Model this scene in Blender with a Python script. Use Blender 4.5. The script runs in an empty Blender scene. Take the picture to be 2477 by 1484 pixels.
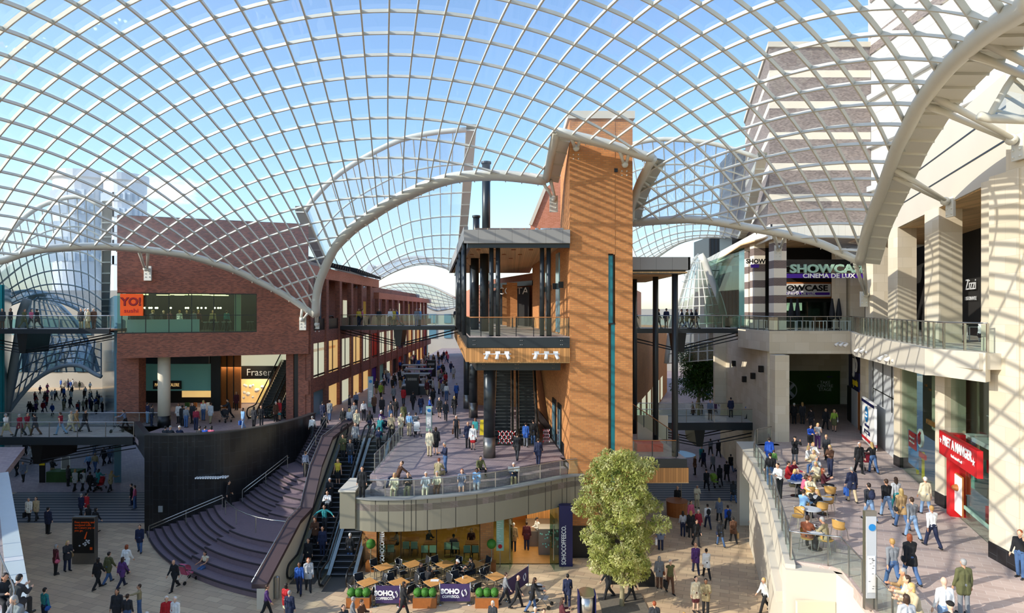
import bpy, bmesh, math, random
from mathutils import Vector, Matrix, noise
random.seed(7)
F, CX, HY, CZ = 1500.0, 1238.5, 750.0, 14.8      # focal length in pixels, picture centre, horizon row, eye height (m)
L1, L2 = 5.5, 13.2                               # heights of the two raised shopping levels
C = bpy.context.scene.collection
V = Vector

def P(px, py, d):
    return V(((px-CX)*d/F, d, CZ-(py-HY)*d/F))
def G(px, py, z=0.0):
    return P(px, py, (CZ-z)*F/(py-HY))
def XY(px, d):
    return ((px-CX)*d/F, d)
def ZY(py, d):
    return CZ-(py-HY)*d/F

# ---------------------------------------------------------------- materials
MATS = {}
def newmat(name):
    m = bpy.data.materials.new(name); m.use_nodes = True
    nt = m.node_tree; nt.nodes.clear()
    o = nt.nodes.new('ShaderNodeOutputMaterial'); b = nt.nodes.new('ShaderNodeBsdfPrincipled')
    nt.links.new(b.outputs[0], o.inputs[0]); MATS[name] = m
    return m, nt, b, o
def srgb(c):
    return tuple((x/12.92 if x <= .04045 else ((x+.055)/1.055)**2.4) for x in c)+(1,)
def hexc(h):
    return srgb(tuple(int(h[i:i+2], 16)/255 for i in (0, 2, 4)))
def setb(b, col=None, rough=.6, metal=0.0, spec=None, emit=None, es=0):
    if col is not None: b.inputs['Base Color'].default_value = col
    b.inputs['Roughness'].default_value = rough; b.inputs['Metallic'].default_value = metal
    if spec is not None: b.inputs['Specular IOR Level'].default_value = spec
    if emit is not None:
        b.inputs['Emission Color'].default_value = emit; b.inputs['Emission Strength'].default_value = es
def plain(name, h, rough=.6, metal=0.0, var=.08, scale=3.0, emit=None, es=0):
    m, nt, b, o = newmat(name); c = hexc(h); setb(b, c, rough, metal, emit=hexc(emit) if emit else None, es=es)
    if var:
        tc = nt.nodes.new('ShaderNodeTexCoord'); n = nt.nodes.new('ShaderNodeTexNoise'); n.inputs['Scale'].default_value = scale
        mx = nt.nodes.new('ShaderNodeMix'); mx.data_type = 'RGBA'
        mx.inputs[6].default_value = tuple(x*(1-var) for x in c[:3])+(1,); mx.inputs[7].default_value = tuple(min(1, x*(1+var)) for x in c[:3])+(1,)
        nt.links.new(tc.outputs['Object'], n.inputs['Vector']); nt.links.new(n.outputs['Fac'], mx.inputs[0]); nt.links.new(mx.outputs[2], b.inputs['Base Color'])
    return m
def brick(name, c1, c2, cm, w, h, ms=.008, rough=.85, offset=.5, bias=0.0, bump=.15, big=.25, rot=0, bigscale=.35):
    m, nt, b, o = newmat(name); setb(b, None, rough)
    uv = nt.nodes.new('ShaderNodeUVMap'); mp = nt.nodes.new('ShaderNodeMapping'); mp.inputs['Rotation'].default_value = (0, 0, rot)
    br = nt.nodes.new('ShaderNodeTexBrick')
    br.inputs['Color1'].default_value = hexc(c1); br.inputs['Color2'].default_value = hexc(c2); br.inputs['Mortar'].default_value = hexc(cm)
    br.inputs['Scale'].default_value = 1; br.inputs['Brick Width'].default_value = w; br.inputs['Row Height'].default_value = h
    br.inputs['Mortar Size'].default_value = ms; br.inputs['Bias'].default_value = bias; br.offset = offset
    br.inputs['Mortar Smooth'].default_value = .2
    n = nt.nodes.new('ShaderNodeTexNoise'); n.inputs['Scale'].default_value = bigscale; n.inputs['Detail'].default_value = 5
    mx = nt.nodes.new('ShaderNodeMix'); mx.data_type = 'RGBA'; mx.blend_type = 'MULTIPLY'; mx.inputs[0].default_value = 1
    cr = nt.nodes.new('ShaderNodeMapRange'); cr.inputs['From Min'].default_value = .3; cr.inputs['From Max'].default_value = .7
    cr.inputs['To Min'].default_value = 1-big; cr.inputs['To Max'].default_value = 1+big*.5
    nt.links.new(uv.outputs[0], mp.inputs[0]); nt.links.new(mp.outputs[0], br.inputs['Vector']); nt.links.new(uv.outputs[0], n.inputs['Vector'])
    nt.links.new(n.outputs['Fac'], cr.inputs['Value']); nt.links.new(br.outputs['Color'], mx.inputs[6]); nt.links.new(cr.outputs[0], mx.inputs[7])
    nt.links.new(mx.outputs[2], b.inputs['Base Color'])
    if bump:
        bp = nt.nodes.new('ShaderNodeBump'); bp.inputs['Strength'].default_value = bump; bp.inputs['Distance'].default_value = .01; bp.invert = True
        nt.links.new(br.outputs['Fac'], bp.inputs['Height']); nt.links.new(bp.outputs[0], b.inputs['Normal'])
    return m
def glass(name, tint='eef7f5', refl=.06, haze=0.0, rough=.02):
    m, nt, b, o = newmat(name); nt.nodes.remove(b)
    t = nt.nodes.new('ShaderNodeBsdfTransparent'); t.inputs[0].default_value = hexc(tint)
    g = nt.nodes.new('ShaderNodeBsdfGlossy'); g.inputs['Roughness'].default_value = rough
    fr = nt.nodes.new('ShaderNodeLayerWeight'); fr.inputs['Blend'].default_value = .25
    mr = nt.nodes.new('ShaderNodeMapRange'); mr.inputs['To Min'].default_value = refl; mr.inputs['To Max'].default_value = min(1, refl*5+.08)
    nt.links.new(fr.outputs['Facing'], mr.inputs['Value'])
    mx = nt.nodes.new('ShaderNodeMixShader'); nt.links.new(mr.outputs[0], mx.inputs[0]); nt.links.new(t.outputs[0], mx.inputs[1]); nt.links.new(g.outputs[0], mx.inputs[2])
    last = mx
    if haze:
        d = nt.nodes.new('ShaderNodeBsdfTranslucent'); d.inputs[0].default_value = (.9, .93, .95, 1)
        m2 = nt.nodes.new('ShaderNodeMixShader'); m2.inputs[0].default_value = haze
        nt.links.new(mx.outputs[0], m2.inputs[1]); nt.links.new(d.outputs[0], m2.inputs[2]); last = m2
    nt.links.new(last.outputs[0], o.inputs[0])
    return m
def objcolor(name, rough=.8, weave=0.0):
    m, nt, b, o = newmat(name); setb(b, None, rough)
    oi = nt.nodes.new('ShaderNodeObjectInfo')
    tc = nt.nodes.new('ShaderNodeTexCoord'); n = nt.nodes.new('ShaderNodeTexNoise'); n.inputs['Scale'].default_value = 9
    cr = nt.nodes.new('ShaderNodeMapRange'); cr.inputs['To Min'].default_value = .78; cr.inputs['To Max'].default_value = 1.2
    mx = nt.nodes.new('ShaderNodeMix'); mx.data_type = 'RGBA'; mx.blend_type = 'MULTIPLY'; mx.inputs[0].default_value = 1
    nt.links.new(tc.outputs['Object'], n.inputs['Vector']); nt.links.new(n.outputs['Fac'], cr.inputs['Value'])
    nt.links.new(oi.outputs['Color'], mx.inputs[6]); nt.links.new(cr.outputs[0], mx.inputs[7]); nt.links.new(mx.outputs[2], b.inputs['Base Color'])
    return m
def stripes(name, c1, c2, period, duty, axis='v', base=None, rough=.7, gap=None, vary=0.0):
    """bands along uv axis; used for boards, seams and the banded masonry"""
    m, nt, b, o = newmat(name); setb(b, None, rough)
    uv = nt.nodes.new('ShaderNodeUVMap'); sx = nt.nodes.new('ShaderNodeSeparateXYZ'); nt.links.new(uv.outputs[0], sx.inputs[0])
    dv = nt.nodes.new('ShaderNodeMath'); dv.operation = 'DIVIDE'; dv.inputs[1].default_value = period
    nt.links.new(sx.outputs[0 if axis == 'u' else 1], dv.inputs[0])
    fr = nt.nodes.new('ShaderNodeMath'); fr.operation = 'FRACT'; nt.links.new(dv.outputs[0], fr.inputs[0])
    lt = nt.nodes.new('ShaderNodeMath'); lt.operation = 'LESS_THAN'; lt.inputs[1].default_value = duty; nt.links.new(fr.outputs[0], lt.inputs[0])
    mx = nt.nodes.new('ShaderNodeMix'); mx.data_type = 'RGBA'; mx.inputs[6].default_value = hexc(c1); mx.inputs[7].default_value = hexc(c2)
    nt.links.new(lt.outputs[0], mx.inputs[0])
    src = mx.outputs[2]
    if vary:
        fl = nt.nodes.new('ShaderNodeMath'); fl.operation = 'FLOOR'; nt.links.new(dv.outputs[0], fl.inputs[0])
        wn = nt.nodes.new('ShaderNodeTexWhiteNoise'); wn.noise_dimensions = '1D'; nt.links.new(fl.outputs[0], wn.inputs['W'])
        cr = nt.nodes.new('ShaderNodeMapRange'); cr.inputs['To Min'].default_value = 1-vary; cr.inputs['To Max'].default_value = 1+vary*.4; nt.links.new(wn.outputs[0], cr.inputs['Value'])
        m2 = nt.nodes.new('ShaderNodeMix'); m2.data_type = 'RGBA'; m2.blend_type = 'MULTIPLY'; m2.inputs[0].default_value = 1
        nt.links.new(src, m2.inputs[6]); nt.links.new(cr.outputs[0], m2.inputs[7]); src = m2.outputs[2]
    nt.links.new(src, b.inputs['Base Color'])
    return m
def banded(name, stone, brickc, period, duty, off=0.0):
    """cream stone courses alternating with bands of brown brick"""
    m = brick(name, brickc, '6b5d56', '8d8078', .24, .085, .01, big=.12); nt = m.node_tree
    b = [n for n in nt.nodes if n.type == 'BSDF_PRINCIPLED'][0]; src = b.inputs['Base Color'].links[0].from_socket
    uv = nt.nodes.new('ShaderNodeUVMap'); sx = nt.nodes.new('ShaderNodeSeparateXYZ'); nt.links.new(uv.outputs[0], sx.inputs[0])
    a = nt.nodes.new('ShaderNodeMath'); a.operation = 'ADD'; a.inputs[1].default_value = off; nt.links.new(sx.outputs[1], a.inputs[0])
    dv = nt.nodes.new('ShaderNodeMath'); dv.operation = 'DIVIDE'; dv.inputs[1].default_value = period; nt.links.new(a.outputs[0], dv.inputs[0])
    fr = nt.nodes.new('ShaderNodeMath'); fr.operation = 'FRACT'; nt.links.new(dv.outputs[0], fr.inputs[0])
    lt = nt.nodes.new('ShaderNodeMath'); lt.operation = 'LESS_THAN'; lt.inputs[1].default_value = duty; nt.links.new(fr.outputs[0], lt.inputs[0])
    mx = nt.nodes.new('ShaderNodeMix'); mx.data_type = 'RGBA'; mx.inputs[6].default_value = hexc(stone)
    nt.links.new(lt.outputs[0], mx.inputs[0]); nt.links.new(src, mx.inputs[7]); nt.links.new(mx.outputs[2], b.inputs['Base Color'])
    return m

brick('brick_red', 'b0664c', '7a4838', '85685c', .22, .075, .009, big=.22)
brick('brick_brown', 'ad664b', '7f4c3c', '876c60', .22, .075, .009, big=.25)
brick('brick_orange', 'cf8c50', 'b87641', 'a27a55', .34, .12, .012, big=.12)
brick('brick_pink', 'c98266', 'b9714f', 'c0917c', .3, .1, .01, big=.1)
brick('stone', 'ddd2bc', 'd0c3a9', 'bfb39c', 1.1, .62, .006, rough=.7, big=.06, bump=.08)
brick('paving', 'dcc19b', 'c4a888', '9d876c', .9, .45, .012, rough=.55, big=.14, rot=.35, bump=.1, bigscale=.2)
brick('paving_purple', 'ab9896', '958486', '7a6c6d', .32, .16, .008, rough=.6, big=.12, rot=.2, bump=.1, bigscale=.3)
brick('paving_pink', 'c4b0a5', 'b5a095', 'cfc2b8', .6, .3, .010, rough=.6, big=.1, rot=.5, bump=.1)
brick('slate', '1c1d20', '121316', '3a3d41', .95, .48, .008, rough=.28, big=.3, offset=.37, rot=math.pi/2)
banded('banded', 'e2d8c4', '998a80', 3.0, .77, 1.0)
banded('banded_small', 'e6dcc8', '75635c', 1.3, .46, .3)
stripes('timber', 'c98f52', '7c5128', .16, .08, 'u', vary=.25)
stripes('timber_ceiling', 'd9b582', '9b7a50', .14, .07, 'u', vary=.2)
stripes('zinc', '8c8571', '403d34', 1.0, .05, 'u', rough=.45)
stripes('zinc_roof', 'a9a9a9', '6f6f70', .6, .06, 'u', rough=.35)
stripes('fascia_grey', '94928e', '6d6b68', 1.0, .02, 'u', rough=.5)
stripes('white_clad', 'd6d3cc', 'a29e96', 1.6, .03, 'v', rough=.5)
stripes('white_boards', 'ebe5d6', 'cfc7b6', .5, .04, 'u', rough=.5)
stripes('step_stripes', '45474c', '8f8b86', .62, .5, 'v', rough=.6)
plain('steel_white', 'd3d2c6', .38, .0, .03)
plain('steel_dark', '2c3236', .35, .3, .06)
plain('steel_black', '131516', .4, .1, .05)
plain('stainless', 'b5b3ac', .25, .9, .04)
plain('stainless_dull', '83807a', .35, .8, .06)
plain('coping', '4b3a3a', .6, 0, .12)
plain('step', '75646a', .6, 0, .16, 6)
plain('step_nosing', '322b2e', .6, 0, .1)
plain('cream', 'd8cdb6', .7, 0, .05)
plain('cream_wall', 'd9cdb2', .75, 0, .06, .4)
plain('white_stone', 'cfc6b4', .7, 0, .04, .5)
plain('white', 'f1f0ec', .5, 0, .02)
plain('black', '0d0d0e', .5, 0, .1)
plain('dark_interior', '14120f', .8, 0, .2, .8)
plain('dark_metal_sheet', '3a3b3d', .4, .3, .1)
plain('shop_warm', 'e8c27a', .7, 0, .3, .9, emit='ffcf86', es=.5)
plain('shop_amber', '8a4c1c', .6, 0, .5, .6, emit='d97a22', es=.08)  # emission puts the amber room glow into the back wall itself
plain('haze_white', 'e9ecef', .6, 0, .03, .2)  # pale tone with the far tower's haze put into the colour
plain('haze_window', 'c2cfda', .4, 0, .05, .2)  # tower window blue, paled to paint in the distance haze
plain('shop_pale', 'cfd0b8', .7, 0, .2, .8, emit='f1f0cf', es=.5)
plain('lamp_glow', 'ffffff', .5, 0, 0, emit='ffe6b0', es=14)
plain('strip_glow', 'fff2c8', .5, 0, 0, emit='ffe9a8', es=3.5)
plain('mint', '8accb9', .5, 0, .08, .5)
plain('teal', '0f6f78', .25, 0, .08)
plain('orange', 'f2560c', .45, 0, .02)
plain('sign_orange', 'f2560c', .45, 0, 0, emit='f2560c', es=.28)  # slight emission added to brighten the orange sign face
plain('sign_red', 'c01020', .4, 0, 0)
plain('red', 'c8151d', .4, 0, .03)
plain('coral', 'e8402c', .45, 0, .05)
plain('purple', '4d1f9c', .45, 0, .03)
plain('banner_purple', '41305e', .6, 0, .08)
plain('sky_blue', 'a9d3ea', .5, 0, .02)
plain('blue', '1f86c9', .4, 0, .02)
plain('navy', '161a4d', .4, 0, .03)
plain('yellow', 'e6c81c', .5, 0, .03)
plain('grey', '8c8c88', .6, 0, .06)
plain('pale_grey', 'c3c6c8', .5, 0, .04)
plain('green_panel', '2e4a18', .5, 0, .6, .5)
plain('sage_metal', '9fc4ae', .5, .1, .03)
plain('bark', '8d8466', .9, 0, .25, 14)
plain('soil', '6d665a', .95, 0, .3, 8)
plain('wood', 'a8632c', .5, 0, .22, 6)
plain('table_wood', 'd39a5a', .5, 0, .25, 6)
plain('wood_floor', 'b57f3c', .5, 0, .2, 3)
plain('wood_rail', 'b87b46', .45, 0, .1)
plain('wicker', 'c99a52', .6, 0, .2, 30)
plain('fabric_black', '1a1d24', .8, 0, .1)
plain('leaf_box', '3f7a22', .7, 0, .4, 20)
plain('leaf_dark', '2f5223', .7, 0, .35, 2)
plain('far_wall', 'b9b3a6', .8, 0, .1, .3)
plain('far_tower', 'cfd3d6', .6, 0, .06, .2)
plain('glass_blue', '6d97a6', .12, .2, .2, .4)
plain('teal_glass', '1f6d70', .12, .2, .3, .5)
stripes('step_edge', '5f4f52', '322b2e', .34, .25, 'v')
glass('glass', 'e9f4f1', .05)
glass('glass_clear', 'f3faf8', .03)
glass('roof_glass', 'f2f6f8', .03, haze=.05)
glass('roof_glass_far', 'e3ecf2', .10, haze=.16)
glass('shop_glass', 'cfe3dd', .03)
glass('shop_glass_green', 'cfe4da', .03)
m_, nt_, b_, o_ = newmat('crowd_cloth'); setb(b_, None, .8); a_ = nt_.nodes.new('ShaderNodeAttribute'); a_.attribute_name = 'garment'; nt_.links.new(a_.outputs['Color'], b_.inputs['Base Color'])
objcolor('cloth', .85); objcolor('skin', .55); objcolor('hair', .6); objcolor('leather', .5)
def leafmat(name, c1, c2, c3):
    m, nt, b, o = newmat(name); setb(b, None, .55)
    tc = nt.nodes.new('ShaderNodeTexCoord'); n = nt.nodes.new('ShaderNodeTexNoise'); n.inputs['Scale'].default_value = 1.7; n.inputs['Detail'].default_value = 6
    cr = nt.nodes.new('ShaderNodeValToRGB'); e = cr.color_ramp.elements; e[0].position = .3; e[0].color = hexc(c1); e[1].position = .68; e[1].color = hexc(c3)
    k = cr.color_ramp.elements.new(.5); k.color = hexc(c2)
    nt.links.new(tc.outputs['Object'], n.inputs['Vector']); nt.links.new(n.outputs['Fac'], cr.inputs[0]); nt.links.new(cr.outputs[0], b.inputs['Base Color'])
    t = nt.nodes.new('ShaderNodeBsdfTranslucent'); nt.links.new(cr.outputs[0], t.inputs[0])
    mx = nt.nodes.new('ShaderNodeMixShader'); mx.inputs[0].default_value = .3
    nt.links.new(b.outputs[0], mx.inputs[1]); nt.links.new(t.outputs[0], mx.inputs[2]); nt.links.new(mx.outputs[0], o.inputs[0])
leafmat('leaf_ash', '5f7030', 'b0b35c', 'e6e0a4')
leafmat('leaf_street', '1f3a14', '38601f', '5a8030')

# ---------------------------------------------------------------- mesh builder
class MB:
    def __init__(s): s.v = []; s.f = []; s.m = []; s.mi = 0
    def add(s, vs, fs):
        o = len(s.v); s.v += [tuple(p) for p in vs]; s.f += [tuple(i+o for i in f) for f in fs]; s.m += [s.mi]*len(fs); return s
    def quad(s, a, b, c, d): return s.add([a, b, c, d], [(0, 1, 2, 3)])
    def box(s, x0, x1, y0, y1, z0, z1):
        return s.add([(x0, y0, z0), (x1, y0, z0), (x1, y1, z0), (x0, y1, z0), (x0, y0, z1), (x1, y0, z1), (x1, y1, z1), (x0, y1, z1)],
                     [(0, 3, 2, 1), (4, 5, 6, 7), (0, 1, 5, 4), (1, 2, 6, 5), (2, 3, 7, 6), (3, 0, 4, 7)])
    def prism(s, poly, z0, z1):
        n = len(poly); a = sum(poly[i][0]*poly[(i+1) % n][1]-poly[(i+1) % n][0]*poly[i][1] for i in range(n))
        if a < 0: poly = poly[::-1]
        f0 = z0 if callable(z0) else (lambda x, y: z0); f1 = z1 if callable(z1) else (lambda x, y: z1)
        vs = [(x, y, f0(x, y)) for x, y in poly]+[(x, y, f1(x, y)) for x, y in poly]
        fs = [tuple(range(n))[::-1], tuple(range(n, 2*n))]+[(i, (i+1) % n, (i+1) % n+n, i+n) for i in range(n)]
        return s.add(vs, fs)
    def beam(s, p, q, w, h, up=(0, 0, 1)):
        p, q = V(p), V(q); d = (q-p)
        if d.length < 1e-6: return s
        d.normalize(); u = V(up); x = d.cross(u)
        if x.length < 1e-4: x = d.cross(V((0, 1, 0)))
        x.normalize(); y = x.cross(d).normalized(); x *= w/2; y *= h/2
        vs = [p-x-y, p+x-y, p+x+y, p-x+y, q-x-y, q+x-y, q+x+y, q-x+y]
        return s.add(vs, [(0, 3, 2, 1), (4, 5, 6, 7), (0, 1, 5, 4), (1, 2, 6, 5), (2, 3, 7, 6), (3, 0, 4, 7)])
    def tube(s, pts, r, n=8, r2=None, caps=True):
        pts = [V(p) for p in pts]; k = len(pts); vs = []; prev = None
        for i, p in enumerate(pts):
            t = (pts[min(i+1, k-1)]-pts[max(i-1, 0)]).normalized()
            if prev is None:
                x = t.cross(V((0, 0, 1)))
                if x.length < 1e-3: x = t.cross(V((0, 1, 0)))
            else: x = prev-t*prev.dot(t)
            x.normalize(); prev = x; y = t.cross(x)
            rr = r if r2 is None else r+(r2-r)*i/max(1, k-1)
            if isinstance(r, (list, tuple)): rr = r[i]
            vs += [p+x*math.cos(a)*rr+y*math.sin(a)*rr for a in (2*math.pi*j/n for j in range(n))]
        fs = [(i*n+j, i*n+(j+1) % n, (i+1)*n+(j+1) % n, (i+1)*n+j) for i in range(k-1) for j in range(n)]
        if caps: fs += [tuple(range(n))[::-1], tuple(range((k-1)*n, k*n))]
        return s.add(vs, fs)
    def lathe(s, c, prof, n=16):
        c = V(c); vs = []; k = len(prof)
        for r, z in prof: vs += [c+V((r*math.cos(2*math.pi*j/n), r*math.sin(2*math.pi*j/n), z)) for j in range(n)]
        fs = [(i*n+j, i*n+(j+1) % n, (i+1)*n+(j+1) % n, (i+1)*n+j) for i in range(k-1) for j in range(n)]+[tuple(range(n))[::-1], tuple(range((k-1)*n, k*n))]
        return s.add(vs, fs)
    def ball(s, c, rx, ry=None, rz=None, n=10, m=7):
        ry = ry or rx; rz = rz or rx; c = V(c)
        vs = [c+V((0, 0, -rz))]+[c+V((rx*math.sin(a)*math.cos(b), ry*math.sin(a)*math.sin(b), -rz*math.cos(a))) for a in (math.pi*i/m for i in range(1, m)) for b in (2*math.pi*j/n for j in range(n))]+[c+V((0, 0, rz))]
        fs = [(0, 1+(j+1) % n, 1+j) for j in range(n)]+[(1+i*n+j, 1+i*n+(j+1) % n, 1+(i+1)*n+(j+1) % n, 1+(i+1)*n+j) for i in range(m-2) for j in range(n)]
        e = len(vs)-1; fs += [(e, 1+(m-2)*n+j, 1+(m-2)*n+(j+1) % n) for j in range(n)]
        return s.add(vs, fs)
    def ribbon(s, A, B):
        n = len(A); return s.add(list(A)+list(B), [(i, i+1, n+i+1, n+i) for i in range(n-1)])
    def wallpath(s, pts, t, z0, z1):
        """wall along a plan polyline with thickness t to the side of its normal"""
        n = len(pts); off = []
        for i in range(n):
            a = V(pts[max(i-1, 0)]).to_2d(); b = V(pts[min(i+1, n-1)]).to_2d(); d = (b-a).normalized(); off.append((pts[i][0]-d.y*t, pts[i][1]+d.x*t))
        f0 = z0 if callable(z0) else (lambda i: z0); f1 = z1 if callable(z1) else (lambda i: z1)
        vs = [(p[0], p[1], f0(i)) for i, p in enumerate(pts)]+[(p[0], p[1], f1(i)) for i, p in enumerate(pts)]+[(p[0], p[1], f0(i)) for i, p in enumerate(off)]+[(p[0], p[1], f1(i)) for i, p in enumerate(off)]
        fs = []
        for i in range(n-1): fs += [(i, i+1, n+i+1, n+i), (2*n+i+1, 2*n+i, 3*n+i, 3*n+i+1), (n+i, n+i+1, 3*n+i+1, 3*n+i), (i+1, i, 2*n+i, 2*n+i+1)]
        fs += [(0, n, 3*n, 2*n), (n-1, 3*n-1, 4*n-1, 2*n-1)]
        return s.add(vs, fs)
    def build(s, name, mat, parent=None, smooth=False, loc=None):
        me = bpy.data.meshes.new(name)
        vs = s.v
        if loc is not None:
            l = V(loc); vs = [tuple(V(p)-l) for p in vs]
        me.from_pydata(vs, [], s.f)
        uvl = me.uv_layers.new(name='UVMap').data
        for p in me.polygons:
            n = p.normal
            if abs(n.z) > .75:
                for li in p.loop_indices:
                    co = me.vertices[me.loops[li].vertex_index].co; uvl[li].uv = (co.x, co.y)
            else:
                t = V((-n.y, n.x, 0)).normalized()
                for li in p.loop_indices:
                    co = me.vertices[me.loops[li].vertex_index].co; uvl[li].uv = (co.dot(t), co.z)
        mats = mat if isinstance(mat, (list, tuple)) else [mat]
        for q in mats: me.materials.append(MATS[q])
        if len(mats) > 1: me.polygons.foreach_set('material_index', s.m)
        if smooth: me.polygons.foreach_set('use_smooth', [True]*len(me.polygons))
        ob = bpy.data.objects.new(name, me); C.objects.link(ob)
        if parent is not None: ob.parent = parent; ob.matrix_parent_inverse = parent.matrix_basis.inverted() if loc is None else Matrix()
        elif loc is not None: ob.location = loc
        return ob

def tag(o, label=None, cat=None, group=None, kind=None):
    if label: o['label'] = label
    if cat: o['category'] = cat
    if group: o['group'] = group
    if kind: o['kind'] = kind
    return o
def empty(name, loc, label=None, cat=None, group=None, rz=0):
    loc = tuple(loc)+(0,)*(3-len(loc))
    o = bpy.data.objects.new(name, None); C.objects.link(o); o.location = loc; o.rotation_euler.z = rz; o.empty_display_size = .2
    bpy.context.view_layer.update() if False else None
    o.matrix_basis = Matrix.Translation(V(loc)) @ Matrix.Rotation(rz, 4, 'Z')
    return tag(o, label, cat, group)
def struct(o): o['kind'] = 'structure'; return o
def copy_tree(o, parent=None):
    c = o.copy(); C.objects.link(c); c.parent = parent
    for ch in CH.get(o.name, []): copy_tree(ch, c)
    return c
CH = {}
def proto(root):
    """remember a thing's children so that it can be copied part by part"""
    def rec(o):
        CH[o.name] = [x for x in o.children]
        for x in o.children: rec(x)
    rec(root); return root
FONTS = []
def text(s, size, mat, loc, rz=0, tilt=math.pi/2, name='lettering', parent=None, ext=.012, align='CENTER', spacing=1.0, bold=0.0, sx=1.0, roll=0.0):
    cu = bpy.data.curves.new(name, 'FONT'); cu.body = s; cu.size = size; cu.extrude = ext; cu.align_x = align; cu.align_y = 'CENTER'; cu.space_character = spacing; cu.offset = bold; cu.resolution_u = 3
    tmp = bpy.data.objects.new('tmp_text', cu); C.objects.link(tmp)
    me = bpy.data.meshes.new_from_object(tmp); bpy.data.objects.remove(tmp); bpy.data.curves.remove(cu)
    M = Matrix.Translation(V(loc)) @ Matrix.Rotation(rz, 4, 'Z') @ Matrix.Rotation(tilt, 4, 'X') @ Matrix.Rotation(roll, 4, 'Z') @ Matrix.Diagonal((sx, 1, 1, 1))
    me.transform(M); me.materials.clear(); me.materials.append(MATS[mat])
    o = bpy.data.objects.new(name, me); C.objects.link(o)
    if parent is not None: o.parent = parent; o.matrix_parent_inverse = parent.matrix_basis.inverted()
    return o
def disc(c, r, n, nrm='y', th=.02):
    m = MB(); c = V(c)
    pr = [(math.cos(2*math.pi*i/n)*r, math.sin(2*math.pi*i/n)*r) for i in range(n)]
    vs = [c+V((a, 0, b)) for a, b in pr]+[c+V((a, th, b)) for a, b in pr]
    m.add(vs, [tuple(range(n)), tuple(range(n, 2*n))[::-1]]+[(i, i+n, (i+1) % n+n, (i+1) % n) for i in range(n)])
    return m
def bez(a, c, b, n):
    return [((1-t)**2*a[0]+2*t*(1-t)*c[0]+t*t*b[0], (1-t)**2*a[1]+2*t*(1-t)*c[1]+t*t*b[1]) for t in (i/n for i in range(n+1))]
def resample(pts, n):
    pts = [V(p) for p in pts]; L = [0]
    for a, b in zip(pts, pts[1:]): L.append(L[-1]+(b-a).length)
    out = []; k = 0
    for i in range(n+1):
        s = L[-1]*i/n
        while k < len(L)-2 and L[k+1] < s: k += 1
        t = (s-L[k])/max(1e-9, L[k+1]-L[k]); out.append(pts[k].lerp(pts[k+1], min(1, t)))
    return out
def smoothpts(pts, n):
    """Catmull-Rom through points, resampled"""
    pts = [V(p) for p in pts]; q = [pts[0]*2-pts[1]]+pts+[pts[-1]*2-pts[-2]]; out = []
    for i in range(1, len(q)-2):
        for k in range(6):
            t = k/6; p0, p1, p2, p3 = q[i-1], q[i], q[i+1], q[i+2]
            out.append(.5*((2*p1)+(p2-p0)*t+(2*p0-5*p1+4*p2-p3)*t*t+(3*p1-p0-3*p2+p3)*t**3))
    out.append(pts[-1]); return resample(out, n)
def glass_rail(name, pts, z, label, group=None, h=1.1, post='stainless', rail='stainless', gl='glass_clear', every=1.5, rr=.03, off=.0, pw=.05):
    """pts: plan points of the edge, z: float or list. Parts: glass_panel, handrail, post"""
    P3 = [V((p[0], p[1], z if not isinstance(z, (list, tuple)) else z[i])) for i, p in enumerate(pts)]
    L = sum((b-a).length for a, b in zip(P3, P3[1:])); n = max(1, round(L/every)); S = resample(P3, n)
    root = empty(name, S[0], label, 'railing', group)
    S2 = resample(P3, n*3); g = MB()
    for a, b in zip(S, S[1:]):
        d = (b-a).normalized(); a2 = a+d*.03; b2 = b-d*.03
        nn = V((-d.y, d.x, 0))*.008; up = V((0, 0, 1))
        g.add([a2-nn+up*.08, b2-nn+up*.08, b2-nn+up*(h-.06), a2-nn+up*(h-.06), a2+nn+up*.08, b2+nn+up*.08, b2+nn+up*(h-.06), a2+nn+up*(h-.06)], [(0, 1, 2, 3), (5, 4, 7, 6), (3, 2, 6, 7), (1, 0, 4, 5)])
    g.build('glass_panel', gl, root)
    MB().tube([p+V((0, 0, h)) for p in (P3 if len(P3) > 6 else S2)], rr, 8).build('handrail', rail, root, True)
    for k, p in enumerate(S):
        MB().box(p.x-pw/2, p.x+pw/2, p.y-.02, p.y+.02, p.z, p.z+h).build('post', post, root)
    return root
# ---------------------------------------------------------------- the great gridshell roof
Q4 = [0.45441, -0.0277, 0.00367, 0.00158, -0.18008, -0.08163, -0.01706, 0.00194, 0.00226, 0.14032, 0.00398, -0.00219, 0.87059, 0.38978, 0.13707, 0.02364, 0.00305, -0.05239, 8e-05, -0.00044, 0.05976, -0.09812, -0.04466, -0.02648, -0.19801, 0.48558]
def shell(a, b):
    """surface of the roof: a translational grid, a counts the depth ribs and b the cross ribs"""
    i, j = a/10, b/10; q = Q4
    pw = lambda o, t: sum(q[o+k]*t**(k+1) for k in range(4))
    X = q[24]+pw(0, i)+pw(4, j); Y = 1+pw(8, i)+pw(12, j); Z = q[25]+pw(16, i)+pw(20, j)
    Ys = max(Y*26, 3.0); g = 52.5*(1-math.exp(-(Ys/36)**1.2))
    return V((X/Y*g, g, CZ+Z/Y*g))
def shell_n(a, b):
    p = shell(a, b); u = shell(a+.05, b)-p; v = shell(a, b+.05)-p; n = u.cross(v).normalized()
    return n if n.z > 0 else -n
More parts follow.
